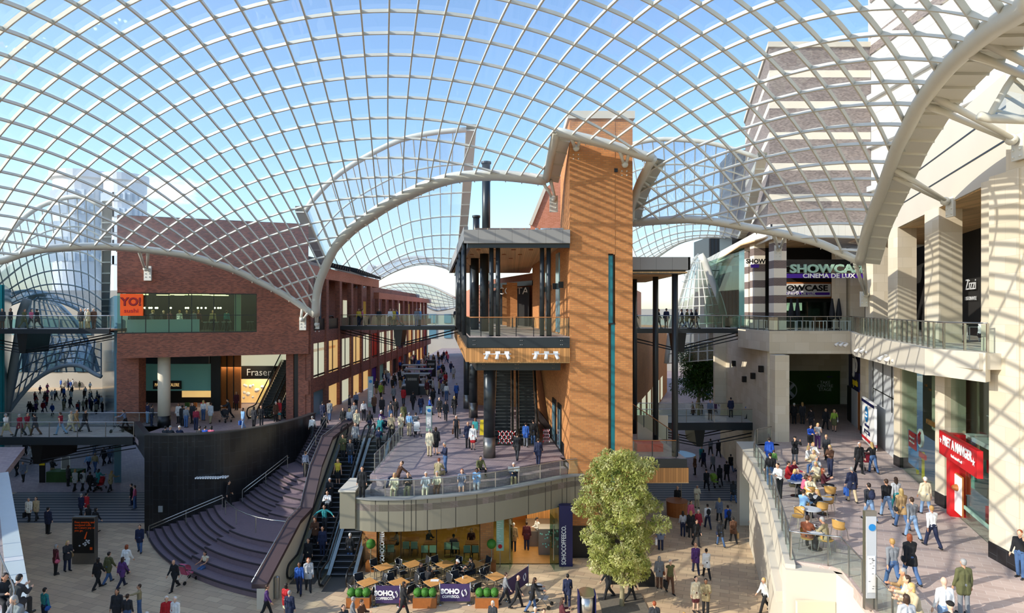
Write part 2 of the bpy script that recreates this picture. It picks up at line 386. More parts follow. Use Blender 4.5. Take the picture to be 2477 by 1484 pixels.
ARC = {
 'L': [(-27, -13), (-27, -8), (-26.6, -4), (-25.8, -1), (-24.79, 1.33), (-23.95, 2.11), (-23.15, 3.08), (-22.08, 4.58), (-21.04, 5.92), (-19.92, 7.28), (-18.34, 8.77), (-17.29, 9.87), (-16.12, 10.99), (-15.16, 12.08), (-14, 13.14), (-13, 14.08), (-11.7, 15.3)],
 'M': [(-11.6, 15.35), (-10.28, 14.32), (-8.88, 13.39), (-7.3, 12.52), (-5.5, 11.49), (-3.64, 10.69), (-2.2, 10.2), (-.29, 9.48), (1.85, 8.72), (3.33, 8.18), (4.73, 7.76), (6.13, 7.46), (7.49, 7.17), (8.89, 6.92), (10.72, 6.55)],
 'T': [(10.72, 6.55), (9.98, 5.42), (9.19, 4.11)],
 'U': [(9.19, 4.11), (11.85, 3.55), (14.43, 2.86)],
 'W': [(14.43, 2.86), (14.84, 3.43), (15.58, 4.36), (16.77, 5.48), (17.85, 6.17)],
 'R': [(17.85, 6.17), (18.68, 5.24), (19.74, 3.88), (20.69, 2.89), (21.63, 1.89), (22.29, .99), (22.92, -.01), (23.58, -1.02), (24.17, -1.68), (25, -2.65)],
 'Q': [(25, -2.65), (24.25, -2.93), (22.32, -3.67), (21.13, -4.23), (20.02, -4.8), (18.64, -5.51), (17.27, -6.25), (16.14, -7.01), (15.05, -7.79), (13.5, -9.16), (12.34, -10.35), (11.36, -11.4), (10.48, -12.36), (9.6, -13.2)]}
POLY = []
for k in 'LMTUWRQ': POLY += ARC[k][:-1]
POLY += [(9.6, -13.2), (-8, -13.2)]
def inside(a, b):
    c = False; n = len(POLY)
    for k in range(n):
        (x1, y1), (x2, y2) = POLY[k], POLY[(k+1) % n]
        if (y1 > b) != (y2 > b) and a < (x2-x1)*(b-y1)/(y2-y1)+x1: c = not c
    return c
def spans(fixed, axis):
    hits = []; n = len(POLY)
    for k in range(n):
        p, q = POLY[k], POLY[(k+1) % n]; f1, f2 = p[axis]-fixed, q[axis]-fixed
        if (f1 > 0) != (f2 > 0): t = f1/(f1-f2); hits.append(p[1-axis]+t*(q[1-axis]-p[1-axis]))
    hits.sort(); return list(zip(hits[::2], hits[1::2]))
def sweep(mb, pts, nrm, w, h):
    k = len(pts); vs = []
    for i, p in enumerate(pts):
        t = (pts[min(i+1, k-1)]-pts[max(i-1, 0)]).normalized(); x = t.cross(nrm[i]).normalized()*w/2; y = nrm[i]*h
        vs += [p-x-y, p+x-y, p+x, p-x]
    fs = [(i*4+j, i*4+(j+1) % 4, (i+1)*4+(j+1) % 4, (i+1)*4+j) for i in range(k-1) for j in range(4)]+[(0, 3, 2, 1), (4*k-4, 4*k-3, 4*k-2, 4*k-1)]
    mb.add(vs, fs)
roof = empty('gridshell_roof', shell(0, 4), 'great domed glass canopy on a pale steel lattice arching over the whole plaza', 'roof canopy')
for i in range(-26, 26):
    for a, b in spans(i, 0):
        if b-a < .3: continue
        n = max(3, int((b-a)*1.5)); T = [a+(b-a)*k/n for k in range(n+1)]
        m = MB(); sweep(m, [shell(i, t) for t in T], [shell_n(i, t) for t in T], .07, .15); m.build('lattice_rib', 'steel_white', roof)
for j in range(-13, 16):
    for a, b in spans(j, 1):
        if b-a < .3: continue
        n = max(3, int((b-a)*1.5)); T = [a+(b-a)*k/n for k in range(n+1)]
        m = MB(); sweep(m, [shell(t, j)-shell_n(t, j)*.004 for t in T], [shell_n(t, j) for t in T], .075, .14); m.build('cross_rib', 'steel_white', roof)
m = MB(); idx = {}
for a2 in range(-54, 52):
    for b2 in range(-27, 32):
        if inside(a2/2+.25, b2/2+.25):
            ids = []
            for d in ((0, 0), (1, 0), (1, 1), (0, 1)):
                key = (a2+d[0], b2+d[1])
                if key not in idx: idx[key] = len(m.v); m.v.append(tuple(shell(key[0]/2, key[1]/2)+shell_n(key[0]/2, key[1]/2)*.03))
                ids.append(idx[key])
            m.f.append(tuple(ids)); m.m.append(0)
m.build('glazing', 'roof_glass', roof, True)
RC = V((-4, 24, 20))
def arch3(k, n):
    return smoothpts([shell(a, b) for a, b in ARC[k]], n)
def arch(k, r, plate, label_part, n=40, drop=.25):
    pts = arch3(k, n); e = MB().tube(pts, r, 14).build(label_part, 'steel_white', roof, True)
    if plate:
        A = []; B = []; B2 = []
        for i, p in enumerate(pts):
            t = (pts[min(i+1, n)]-pts[max(i-1, 0)]).normalized(); o = p-RC; o -= t*o.dot(t); o.z = o.z*.15; o.normalize()
            A.append(p+o*r*.6+V((0, 0, -drop*.3))); B.append(p+o*(r+plate)+V((0, 0, -drop))); B2.append(p+o*(r+plate)+V((0, 0, -drop+.09)))
        m = MB(); m.ribbon(A, B); m.ribbon(B, B2); m.ribbon(B2, [a+V((0, 0, .12)) for a in A])
        pl = m.build('gutter_plate', 'steel_white', roof)
        m = MB()
        for i in range(1, n, 2):
            if (pts[i]-pts[i-1]).length > 0: m.beam(A[i]+V((0, 0, -.04)), B[i]+V((0, 0, -.03)), .05, .10)
        m.build('stiffener_rib', 'steel_white', pl)
    return pts
AL = arch('L', .24, .28, 'edge_arch', 46)
AM = arch('M', .34, .5, 'edge_arch', 46)
AT = arch('T', .26, .75, 'edge_arch', 8)
AU = arch('U', .26, .25, 'edge_arch', 10)
AW = arch('W', .26, .6, 'edge_arch', 12)
AR = arch('R', .24, .25, 'edge_arch', 30)
AQ = arch('Q', .27, .85, 'edge_arch', 44)
def bracket(top, wall, spread, plate_w=.55, plate_h=1.1, nrm=(0, -1, 0)):
    """V strut that ties the edge arch to a plate bolted on a wall"""
    top, wall = V(top), V(wall); m = MB(); s = V((spread, 0, 0)) if abs(nrm[1]) > .5 else V((0, spread, 0))
    m.tube([top-s, wall-s*.25], .13, 8, .08); m.tube([top+s, wall+s*.25], .13, 8, .08); m.ball(wall, .2)
    m.tube([wall-s*.5, wall+s*.5], .1, 10)
    n = V(nrm); st = m.build('strut', 'steel_white', roof, True)
    c = wall-n*.25; q = MB()
    if abs(n.y) > .5: q.box(c.x-plate_w/2, c.x+plate_w/2, c.y-.06, c.y+.06, c.z-plate_h*.8, c.z+plate_h*.2)
    else: q.box(c.x-.06, c.x+.06, c.y-plate_w/2, c.y+plate_w/2, c.z-plate_h*.8, c.z+plate_h*.2)
    for a in (-.15, .15):
        for b in (-.6, -.35): q.ball(c+n*.07+(V((a, 0, b)) if abs(n.y) > .5 else V((0, a, b))), .05, n=6, m=4)
    q.build('bolt_plate', 'steel_white', st)
def near(pts, px):
    return min(pts, key=lambda p: abs(CX+p.x*F/p.y-px))

# ---------------------------------------------------------------- glazed vaults over the three streets
def vault(name, label, A, B, nl, nt, tube_r=.2, bulge=None, bar=.08, glassmat='roof_glass_far', sidebeam=None, mat='steel_white'):
    """lofted between two arch polylines A and B (3D points); nl lengthwise bars, nt cross arches"""
    A = smoothpts(A, nl); B = smoothpts(B, nl); root = empty(name, A[0], label, 'glass canopy')
    def pt(u, v):
        k = u*nl; i = min(int(k), nl-1); t = k-i; a = A[i].lerp(A[i+1], t); b = B[i].lerp(B[i+1], t); p = a.lerp(b, v)
        if bulge: p += bulge(u)*math.sin(math.pi*v)
        return p
    m = MB(); K = nt*2
    for i in range(nl+1):
        m2 = MB(); m2.tube([pt(i/nl, j/K) for j in range(K+1)], bar*.6, 4); m2.build('purlin', mat, root)
    for j in range(1, nt):
        MB().tube([pt(i/nl, j/nt)-V((0, 0, .1)) for i in range(nl+1)], bar, 5).build('cross_arch', mat, root)
    MB().tube(A, tube_r, 8).build('end_arch', mat, root, True); MB().tube(B, tube_r, 8).build('end_arch', mat, root, True)
    for i in range(nl):
        for j in range(K): m.quad(pt(i/nl, j/K), pt((i+1)/nl, j/K), pt((i+1)/nl, (j+1)/K), pt(i/nl, (j+1)/K))
    m.build('glazing', glassmat, root)
    for u in sidebeam or ():
        m = MB(); q = [pt(u, j/K) for j in range(K+1)]; o = V((.9 if u > .5 else -.9, 0, 0))
        m.ribbon([p for p in q], [p+o for p in q]); m.ribbon([p+V((0, 0, .5)) for p in q], q); m.ribbon([p+o+V((0, 0, .5)) for p in q], [p+o for p in q]); m.ribbon([p+o+V((0, 0, .5)) for p in q], [p+V((0, 0, .5)) for p in q])
        for j in range(0, K+1): m.beam(q[j]-V((0, 0, .05)), q[j]+o-V((0, 0, .05)), .08, .12)
        m.build('gutter_beam', mat, root)
    return root
pp = lambda lst, d: [P(x, y, d) for x, y in lst]
vault('street_vault', 'curved glass vault over the middle shopping street behind the main dome',
      pp([(738, 512), (757, 483), (813, 426), (889, 377), (960, 342), (1002, 330), (1062, 319), (1128, 314)], 56),
      pp([(905, 648), (925, 642), (948, 634), (972, 627), (1000, 623), (1030, 625), (1062, 638), (1094, 656)], 100), 14, 11, .25, bulge=lambda u: V((0, 0, -4.2-2.0*(1-u))), sidebeam=(0, 1))
vault('low_street_vault', 'small low glass shell roof further down the middle street',
      pp([(868, 722), (900, 703), (940, 689), (985, 684), (1040, 692), (1108, 724)], 118),
      pp([(955, 700), (990, 716), (1020, 735), (1050, 751), (1075, 750), (1108, 742)], 132), 16, 6, .2, bar=.07, sidebeam=())
vault('right_street_vault', 'ribbed glass vault over the street beside the cinema building',
      pp([(1480, 372), (1540, 346), (1600, 337), (1655, 339), (1711, 345), (1768, 359), (1832, 382)], 57),
      pp([(1560, 640), (1590, 622), (1622, 600), (1655, 584), (1700, 574), (1738, 572), (1768, 579)], 100), 14, 11, .22, bulge=lambda u: V((0, 0, -3.0)), sidebeam=(1,))
vault('left_street_vault', 'ribbed glass barrel vault over the street left of the sushi restaurant',
      pp([(-40, 640), (0, 590), (45, 538), (95, 500), (160, 478), (205, 478), (247, 500)], 55),
      pp([(18, 716), (45, 706), (80, 704), (118, 712), (160, 731), (200, 758), (246, 800)], 92), 16, 10, .22, bulge=lambda u: V((0, 0, -3.2)), sidebeam=(0, 1))
# tall leaning glazed wings lower down the outer streets
vault('glass_wing', 'tall leaning glass shell standing beyond the upper right footbridge',
      pp([(1612, 880), (1622, 800), (1640, 735), (1656, 680), (1672, 640), (1692, 618)], 84),
      pp([(1762, 868), (1757, 800), (1745, 740), (1727, 690), (1708, 640), (1694, 616)], 66), 12, 7, .35, bar=.1, glassmat='roof_glass_far')
vault('glass_wing', 'silvery curved glass shell standing beyond the upper left footbridge',
      pp([(60, 900), (62, 820), (66, 760), (72, 722), (90, 712), (110, 712)], 74),
      pp([(238, 900), (222, 850), (196, 800), (168, 762), (140, 735), (112, 713)], 98), 10, 8, .3, bar=.1, glassmat='roof_glass_far')
t = empty('street_arch', P(140, 905, 66), 'low grey steel arch spanning the left street above the crowd', 'arch')
MB().tube(smoothpts(pp([(10, 1012), (50, 958), (95, 913), (150, 887), (195, 886), (228, 905), (245, 912)], 66), 24), .22, 8).build('arch_tube', 'pale_grey', t, True)
m = MB(); a = smoothpts(pp([(10, 1012), (50, 958), (95, 913), (150, 887), (195, 886), (228, 905), (245, 912)], 66), 12); b = smoothpts(pp([(60, 830), (62, 815), (95, 815), (150, 818), (195, 820), (228, 825), (245, 830)], 76), 12)
for i in range(13): m.tube([a[i], b[i]], .07, 4)
for k in (.25, .5, .75): m.tube([x.lerp(y, k) for x, y in zip(a, b)], .07, 4)
m.build('glazing_bars', 'grey', t); m = MB(); m.ribbon(a, b); m.build('glazing', 'roof_glass_far', t)
t = empty('arch_pylon', P(50, 860, 60), 'tall leaning grey steel leg beside the turquoise wall', 'steel column')
MB().tube(smoothpts(pp([(12, 1005), (30, 900), (44, 820), (52, 760), (66, 724)], 60), 16), .36, 8).build('column_shaft', 'grey', t, True)
t = empty('entrance_canopy', P(2440, 290, 17), 'small glass canopy with pale tubular frame high on the curved stone wall', 'canopy')
A = smoothpts(pp([(2392, 285), (2418, 240), (2445, 195), (2490, 140), (2560, 80)], 17), 12); B = [p+V((1.6, .3, -.25)) for p in A]
MB().tube(A, .09, 8).build('frame_tube', 'steel_white', t, True)
m = MB(); m.tube([P(2368, 280, 17), P(2396, 287, 17), P(2560, 292, 16)], .12, 10); m.build('base_tube', 'steel_white', t, True)
m = MB()
for i in range(1, 12, 2): m.tube([A[i], V((B[i].x, B[i].y, P(0, 290, 17).z))], .05, 5)
m.build('glazing_bars', 'steel_white', t); m = MB(); m.ribbon(A, [V((p.x+.8, p.y, P(0, 290, 17).z)) for p in A]); m.build('glazing', 'roof_glass_far', t)
# ---------------------------------------------------------------- ground, decks and levels
struct(MB().box(-130, 130, -12, 260, -.3, 0).build('floor_plaza', 'paving'))
struct(MB().box(-40, -24.2, 43.0, 50.2, 0, .02).build('floor_striped_steps_left', 'step_stripes'))
struct(MB().box(7.4, 21.5, 48.0, 53.6, 0, .02).build('floor_striped_steps_right', 'step_stripes'))
struct(MB().box(-60, -26.5, 50.2, 250, 0, .012).build('floor_left_street', 'paving_purple'))  # darker paving puts the street's shade into the floor colour
struct(MB().box(7.0, 60, 53.6, 250, 0, .012).build('floor_right_street', 'paving_purple'))  # same darker paving, shade of this street put into the colour
EDGE = [(-8.2, 32.4), (-7.2, 32.1), (-5.1, 32.2), (-3, 32.75), (-.86, 33.7), (1.44, 35.15), (3.2, 36.4), (4.3, 36.85)]
ES = [(p.x, p.y) for p in smoothpts([(x, y, 0) for x, y in EDGE], 30)]
def inset(pts, t):
    out = []
    for i in range(len(pts)):
        a = V(pts[max(i-1, 0)]); b = V(pts[min(i+1, len(pts)-1)]); d = (b-a).normalized(); out.append((pts[i][0]-d.y*t, pts[i][1]+d.x*t))
    return out
I1, I2, I3 = inset(ES, 1.35), inset(ES, 1.95), inset(ES, 2.55)
cut = lambda pts: [p for p in pts if p[0] < 3.4]
I1, I2, I3 = cut(I1), cut(I2), cut(I3)
WALLC = [(-28, 45.8), (-24.3, 41.0), (-22, 41.0), (-19.4, 41.8), (-17.3, 44.2), (-16.2, 46.8), (-15.7, 49.5)]
deck = [(-28, 45.9), (-24.3, 41.2), (-22, 41.2), (-19.4, 42.0), (-17.3, 44.4), (-16.3, 46.9), (-15.8, 49.5), (-12.5, 49.2), (-12.4, 45.6), (-8.0, 45.6), (-8.0, 34.9)]+[p for p in I3 if p[0] > -7.9]+[(3.44, 38.6), (3.44, 37.4), (2.0, 54), (2.0, 240), (-17, 240), (-17, 62), (-37, 62), (-37, 51), (-32, 50)]
struct(MB().prism(deck, 5.15, L1).build('floor_upper_street', 'paving_purple'))
terr = ES+[(3.4, 38.4)]+I1[::-1]+[(-8.2, 35)]
struct(MB().prism(ES+[(3.4, 37.6), (3.4, 39)]+I3[::-1][:0]+[(-8.2, 36)], 4.35, 4.7).build('floor_balcony', 'paving_pink'))
struct(MB().prism(I1+[(3.4, 39.5), (-8.0, 36)], 4.69, 5.1).build('floor_balcony_bench_step', 'paving_purple'))
struct(MB().prism(I2+[(3.4, 39.6), (-8.0, 36.2)], 5.09, 5.485).build('floor_balcony_bench_top', 'paving_purple'))
t = empty('balcony_fascia', (ES[0][0], ES[0][1], 3.4), 'curved zinc clad balcony edge with vertical seams above the coffee shop', 'balcony')
MB().wallpath(ES, .22, 3.42, 4.95).build('zinc_cladding', 'zinc', t)
MB().wallpath(inset(ES, -.1), .5, 4.95, 5.02).build('coping', 'grey', t)
MB().box(-8.95, -8.15, 32.2, 34.4, 3.42, 5.35).build('end_block', 'zinc', t)
MB().box(-9.0, -8.1, 32.1, 34.5, 5.35, 5.44).build('end_cap', 'white_stone', t)
struct(MB().prism(ES+[(4.2, 37.0), (3.4, 40), (-8.9, 40)], 3.3, 3.42).build('ceiling_under_balcony', 'zinc'))
glass_rail('balcony_railing', inset(ES, .3), 4.95, 'curved glass balustrade with steel handrail on the zinc balcony edge', every=1.55, h=.95)
glass_rail('escalator_void_railing', [(-7.9, 44.5), (-7.75, 40), (-7.8, 35.2)], L1, 'straight glass balustrade between the upper street and the escalators', every=1.3)
# curved slate wall
t = empty('slate_wall', (-24.3, 41, 0), 'tall curved black slate wall rising beside the grand stair', 'wall')
wc = [(p.x, p.y) for p in smoothpts([(x, y, 0) for x, y in WALLC[1:]], 36)]
MB().wallpath(wc, .35, 0, 6.5).build('slate_cladding', 'slate', t)
MB().wallpath(inset(wc, -.08), .5, 6.5, 6.58).build('coping', 'dark_metal_sheet', t)
MB().wallpath([(-28, 46.0), (-24.3, 41.05)], .35, 4.9, 6.5).build('return_parapet', 'dark_metal_sheet', t)
MB().wallpath([(-27.2, 50), (-25.2, 44.2), (-24.25, 41.4)], .3, 0, 4.9).build('brick_return', 'brick_red', t)
m = MB()
for k, x in enumerate(range(475, 548, 6)):
    c = P(x, 1157-(k > 9)*1.5, 41.05); m.box(c.x-.045, c.x+.045, c.y-.12, c.y+.3, c.z-.045, c.z+.045)
m.build('wall_studs', 'white', t)
c = P(389, 1232, 40.95); MB().box(c.x-.14, c.x+.14, c.y-.06, c.y+.3, c.z-.2, c.z+.2).build('wall_plaque', 'grey', t)
# ---------------------------------------------------------------- grand stair
CUR = [((-24.2, 41.0), (-19.4, 34.1), (-12.6, 31.6)), ((-19.6, 41.7), (-16.5, 36.0), (-12.6, 35.5)),
       ((-18.7, 42.5), (-16.0, 38.6), (-12.6, 37.7)), ((-16.75, 45.4), (-14.6, 42.2), (-12.6, 41.2)),
       ((-16.3, 46.6), (-14.5, 43.8), (-12.6, 42.6)), ((-15.8, 49.4), (-14, 48.4), (-12.5, 47.6))]
def lerp2(a, b, t): return (a[0]+(b[0]-a[0])*t, a[1]+(b[1]-a[1])*t)
def curv(f, s): return [lerp2(CUR[f][k], CUR[f+1][k], s) for k in range(3)]
stair = empty('grand_stair', (-17, 38, 0), 'broad curved stairway of dark purple stone fanning down to the plaza', 'stairs')
def flight(f, z0, z1, n, ta, tb, name, last=CUR[-1]):
    m = MB(); h = (z1-z0)/n
    for k in range(n):
        a = bez(*curv(f, k/n), 24); b = bez(*curv(f, (k+1)/n), 24) if k < n-1 else bez(*curv(f, 1), 24)
        i0, i1 = int(ta*24), int(tb*24); a = a[i0:i1+1]; b = b[i0:i1+1]; z = z0+(k+1)*h; q = len(a)
        m.mi = 0; m.add([(x, y, z) for x, y in a]+[(x, y, z) for x, y in b], [(i, i+1, q+i+1, q+i) for i in range(q-1)])
        m.mi = 0; m.add([(x, y, z0 if ta > 0 and False else z-h-.02) for x, y in a]+[(x, y, z-.05) for x, y in a], [(i, i+1, q+i+1, q+i) for i in range(q-1)])
        m.mi = 1; o = inset(a, -.03)
        m.add([(x, y, z-.06) for x, y in o]+[(x, y, z+.004) for x, y in o]+[(x, y, z+.004) for x, y in inset(a, .06)], [(i, i+1, q+i+1, q+i) for i in range(q-1)]+[(q+i, q+i+1, 2*q+i+1, 2*q+i) for i in range(q-1)])
        m.mi = 0
        for e in (0, q-1): m.add([(a[e][0], a[e][1], z0-.1), (b[e][0], b[e][1], z0-.1), (b[e][0], b[e][1], z), (a[e][0], a[e][1], z)], [(0, 1, 2, 3)])
    return m.build(name, ['step', 'step_nosing'], stair)
flight(0, 0, 1.7, 10, 0, .5, 'lower_steps'); flight(0, 0, 1.7, 5, .5, 1, 'lower_seat_tiers')
flight(2, 1.7, 3.4, 10, 0, .62, 'middle_steps'); flight(2, 1.7, 3.4, 5, .62, 1, 'upper_seat_tiers')
flight(4, 3.4, 5.5, 13, 0, 1, 'top_steps')
def landing(f, z):
    a = bez(*CUR[f], 24); b = bez(*CUR[f+1], 24); q = 25
    MB().add([(x, y, z) for x, y in a]+[(x, y, z) for x, y in b], [(i, i+1, q+i+1, q+i) for i in range(q-1)]).build('landing', 'step', stair)
landing(1, 1.7); landing(3, 3.4)
def stair_rail(pts, name='stair_handrail', label='', posts=None, two=True):
    r = empty(name, pts[0], label, 'railing', None); up = V((0, 0, .95))
    q = [V(p) for p in pts]
    m = MB(); m.tube([p+up for p in q], .035, 8)
    if two: m.tube([p+up+V((0.12, 0.0, -.14)) for p in q], .03, 8)
    m.build('handrail', 'stainless', r, True)
    L = sum((b-a).length for a, b in zip(q, q[1:])); n = max(2, round(L/2.2))
    for p in resample(q, n): MB().tube([p, p+up], .03, 8).build('post', 'stainless', r)
    return r
def cpt(f, s, t, z): a = bez(*curv(f, s), 40)[int(t*40)]; return (a[0], a[1], z)
stair_rail([cpt(0, s, .1, 1.7*s) for s in (0, .25, .5, .75, 1)], label='stainless handrail climbing the lowest flight of the grand stair')
stair_rail([cpt(2, s, .1+.05*s, 1.7+1.7*s) for s in (0, .5, 1)], label='stainless handrail climbing the middle flight of the grand stair')
stair_rail([cpt(4, s, .35, 3.4+2.1*s) for s in (0, .5, 1)], label='stainless handrail on the top flight of the grand stair')
stair_rail([(x, y, 1.7) for x, y in bez(*CUR[1], 24)[5:25:3]], label='curved stainless guard rail along the first landing of the grand stair', two=False)
stair_rail([(x, y, 3.4) for x, y in bez(*CUR[3], 24)[15:25:3]], label='short stainless guard rail on the second landing of the grand stair', two=False)
# side wall of the stair
t = empty('stair_side_wall', (-12.4, 31, 0), 'cream rendered wall with brown stone coping between stair and escalators', 'wall')
prof = [(30.6, 1.05), (35.5, 2.55), (37.6, 2.6), (39.5, 4.7), (41.9, 6.0), (47.8, 6.15)]
m = MB(); n = len(prof)
vs = [(-12.6, d, 0) for d, z in prof]+[(-12.6, d, z) for d, z in prof]+[(-12.2, d, 0) for d, z in prof]+[(-12.2, d, z) for d, z in prof]
m.add(vs, [(i+1, i, n+i, n+i+1) for i in range(n-1)]+[(2*n+i, 2*n+i+1, 3*n+i+1, 3*n+i) for i in range(n-1)]+[(0, 2*n, 3*n, n), (n-1, 2*n-1, 4*n-1, 3*n-1)]); m.build('rendered_wall', 'cream', t)
m = MB()
for (d0, z0), (d1, z1) in zip(prof, prof[1:]): m.add([(-12.85, d0, z0-.02), (-12.1, d0, z0-.02), (-12.1, d0, z0+.2), (-12.85, d0, z0+.2), (-12.85, d1, z1-.02), (-12.1, d1, z1-.02), (-12.1, d1, z1+.2), (-12.85, d1, z1+.2)], [(0, 3, 2, 1), (4, 5, 6, 7), (0, 1, 5, 4), (1, 2, 6, 5), (2, 3, 7, 6), (3, 0, 4, 7)])
m.build('coping', 'coping', t); MB().tube([(-12.85, d, z+.28) for d, z in prof], .03, 6).build('handrail', 'stainless', t, True)

# ---------------------------------------------------------------- escalators
def escalator(label, x0, w, ya, yb, z0, z1, group=None, name='escalator', skirt='stainless'):
    """moving stair running away from the camera from (ya, z0) up to (yb, z1)"""
    r = empty(name, (x0, ya, z0), label, 'escalator', group); H = .95
    rise = z1-z0; flat = 1.0; ys, ye = ya+flat, yb-flat
    path = [(ya-.2, z0), (ys, z0), ((ys+ye)/2, (z0+z1)/2), (ye, z1), (yb+.2, z1)]
    m = MB(); n = max(8, int(rise/.2)); m.mi = 0
    for k in range(n):
        a = ys+(ye-ys)*k/n; b = ys+(ye-ys)*(k+1)/n; z = z0+rise*(k+1)/n-.05; zz = z-rise/n
        m.mi = 1; m.quad((x0, a, zz), (x0+w, a, zz), (x0+w, a, z), (x0, a, z)); m.mi = 0; m.quad((x0, a, z), (x0+w, a, z), (x0+w, b, z), (x0, b, z))
        m.mi = 2; m.quad((x0, a, z+.004), (x0+w, a, z+.004), (x0+w, a+.05, z+.004), (x0, a+.05, z+.004))
    m.build('steps', ['dark_metal_sheet', 'steel_black', 'pale_grey'], r)
    m = MB(); m.box(x0, x0+w, ya-.8, ys, z0-.02, z0+.015); m.box(x0, x0+w, ye, yb+.8, z1-.04, z1+.01); m.build('comb_plate', 'stainless_dull', r)
    def base(y): return z0 if y <= ys else (z1 if y >= ye else z0+rise*(y-ys)/(ye-ys))
    N = 20; Y = [ya-.3+(yb+.3-ya+.3)*k/N for k in range(N+1)]
    for sx in (x0-.14, x0+w+.14):
        b = MB(); m = MB()
        for y, y2 in zip(Y, Y[1:]):
            z, q = base(y), base(y2)
            for s in (-.10, .10): m.add([(sx+s, y, z-.35), (sx+s, y2, q-.35), (sx+s, y2, q+.14), (sx+s, y, z+.14)], [(0, 1, 2, 3)])
            m.add([(sx-.10, y, z+.14), (sx+.10, y, z+.14), (sx+.10, y2, q+.14), (sx-.10, y2, q+.14)], [(0, 1, 2, 3)])
            b.add([(sx, y, z+.14), (sx, y2, q+.14), (sx, y2, q+H-.04), (sx, y, z+H-.04)], [(0, 1, 2, 3)])
        m.build('skirt', skirt, r); bo = b.build('balustrade', 'glass', r)
        hp = [(sx, y, base(y)+H) for y in Y]
        e0 = [(sx, ya-.3-.42*math.sin(a), z0+H/2+.07+(H/2-.07)*math.cos(a)) for a in (math.pi*k/8 for k in range(8, 0, -1))]
        e1 = [(sx, yb+.3+.42*math.sin(a), z1+H/2+.07+(H/2-.07)*math.cos(a)) for a in (math.pi*k/8 for k in range(1, 9))]
        MB().tube(e0+hp+e1, .055, 8).build('handrail', 'steel_black', r, True)
    s = MB()
    for sx in (x0-.24, x0+w+.24): s.add([(sx, y, base(y)-.35) for y in Y]+[(sx, y, max(z0-.1, base(y)-1.2)) for y in Y], [(i, i+1, N+2+i, N+1+i) for i in range(N)])
    s.build('truss_cladding', 'stainless_dull', r)
    return r
escalator('escalator beside the cream stair wall, packed with riders coming down', -12.0, 1.35, 34.2, 45.2, 0, L1)
escalator('escalator under the balcony end with few riders going up to the upper street', -10.0, 1.15, 33.3, 45.2, 0, L1)
escalator('empty grey escalator behind the round column, blocked by a zigzag barrier', -1.25, 1.15, 43.2, 57.0, L1, L2)
escalator('grey escalator nearest the brick tower side wall climbing to the top level', .55, 1.15, 43.2, 57.0, L1, L2)
escalator('escalator rising under the brick restaurant box beside the department store', -22.3, 1.1, 53.2, 66.5, L1, L2)
escalator('second escalator close to the brick piers under the restaurant box', -20.6, 1.1, 53.2, 66.5, L1, L2)

# ---------------------------------------------------------------- frame helper for facades
def fb(mb, A, B, u0, u1, w0, w1, z0, z1):
    A = V(A); B = V(B); d = (B-A).normalized(); n = V((-d.y, d.x)); q = []
    for z in (z0, z1):
        for u, w in ((u0, w0), (u1, w0), (u1, w1), (u0, w1)): p = A+d*u+n*w; q.append((p.x, p.y, z))
    return mb.add(q, [(0, 3, 2, 1), (4, 5, 6, 7), (0, 1, 5, 4), (1, 2, 6, 5), (2, 3, 7, 6), (3, 0, 4, 7)])
def upx(A, B, px):
    """distance along A->B where the sight line of picture column px crosses it"""
    k = (px-CX)/F; dx, dy = B[0]-A[0], B[1]-A[1]; t = (k*A[1]-A[0])/(dx-k*dy); return t*math.hypot(dx, dy)
def fp(A, B, u, w=0):
    A = V(A); B = V(B); d = (B-A).normalized(); return A+d*u+V((-d.y, d.x))*w
# ---------------------------------------------------------------- brick restaurant building
FA, FB_ = (-29.6, 46.5), (-16.9, 51.5); FL = math.hypot(12.7, 5.0)
bld = empty('restaurant_building', (-29.6, 46.5, 11), 'big dark red brick box with a long glazed strip window carried above the upper street', 'building')
u1, u2 = upx(FA, FB_, 294), upx(FA, FB_, 621); WB, WT = 13.0, 16.1
m = MB(); fb(m, FA, FB_, 0, FL, 0, .45, 11.15, WB); m.build('lower_brick_band', 'brick_red', bld)
m = MB(); fb(m, FA, FB_, 0, FL, 0, .45, WT, 21.9); m.build('upper_brick_wall', 'brick_red', bld)
m = MB(); fb(m, FA, FB_, u2, FL, 0, .45, WB, WT); m.build('brick_end_wall', 'brick_red', bld)
m = MB(); m.prism([(-29.65, 46.55), (-29.2, 46.7), (-33.2, 53.2), (-33.8, 53.2)], 16.5, 21.9); m.build('side_gable', 'white_boards', bld)
m = MB(); m.prism([(-29.65, 46.55), (-29.2, 46.7), (-33.2, 53.2), (-33.8, 53.2)], 11.15, 13.0); m.build('side_band', 'brick_red', bld)
m = MB(); m.prism([(-16.9, 51.5), (-17.2, 51.7), (-26.4, 74), (-25.8, 74)], 11.15, 21.9); m.build('street_side_wall', 'brick_red', bld)
m = MB(); m.prism([(-29.6, 46.6), (-17.1, 51.6), (-26, 74), (-40, 74), (-33.5, 53)], 21.7, 21.95); m.build('roof_slab', 'dark_metal_sheet', bld)
m = MB(); m.prism([(-29.5, 46.7), (-17.1, 51.7), (-17.1, 60), (-33.8, 60), (-33.4, 53)], 11.15, 11.4); m.build('soffit', 'brick_red', bld)
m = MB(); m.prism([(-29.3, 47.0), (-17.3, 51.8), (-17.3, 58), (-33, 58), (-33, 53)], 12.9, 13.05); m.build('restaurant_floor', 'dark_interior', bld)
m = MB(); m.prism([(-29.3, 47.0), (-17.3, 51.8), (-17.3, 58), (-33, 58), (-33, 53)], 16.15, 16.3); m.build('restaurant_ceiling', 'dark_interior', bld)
m = MB(); fb(m, FA, FB_, 0, FL, 6.2, 6.5, 13, 16.2); m.build('restaurant_back_wall', 'dark_interior', bld)
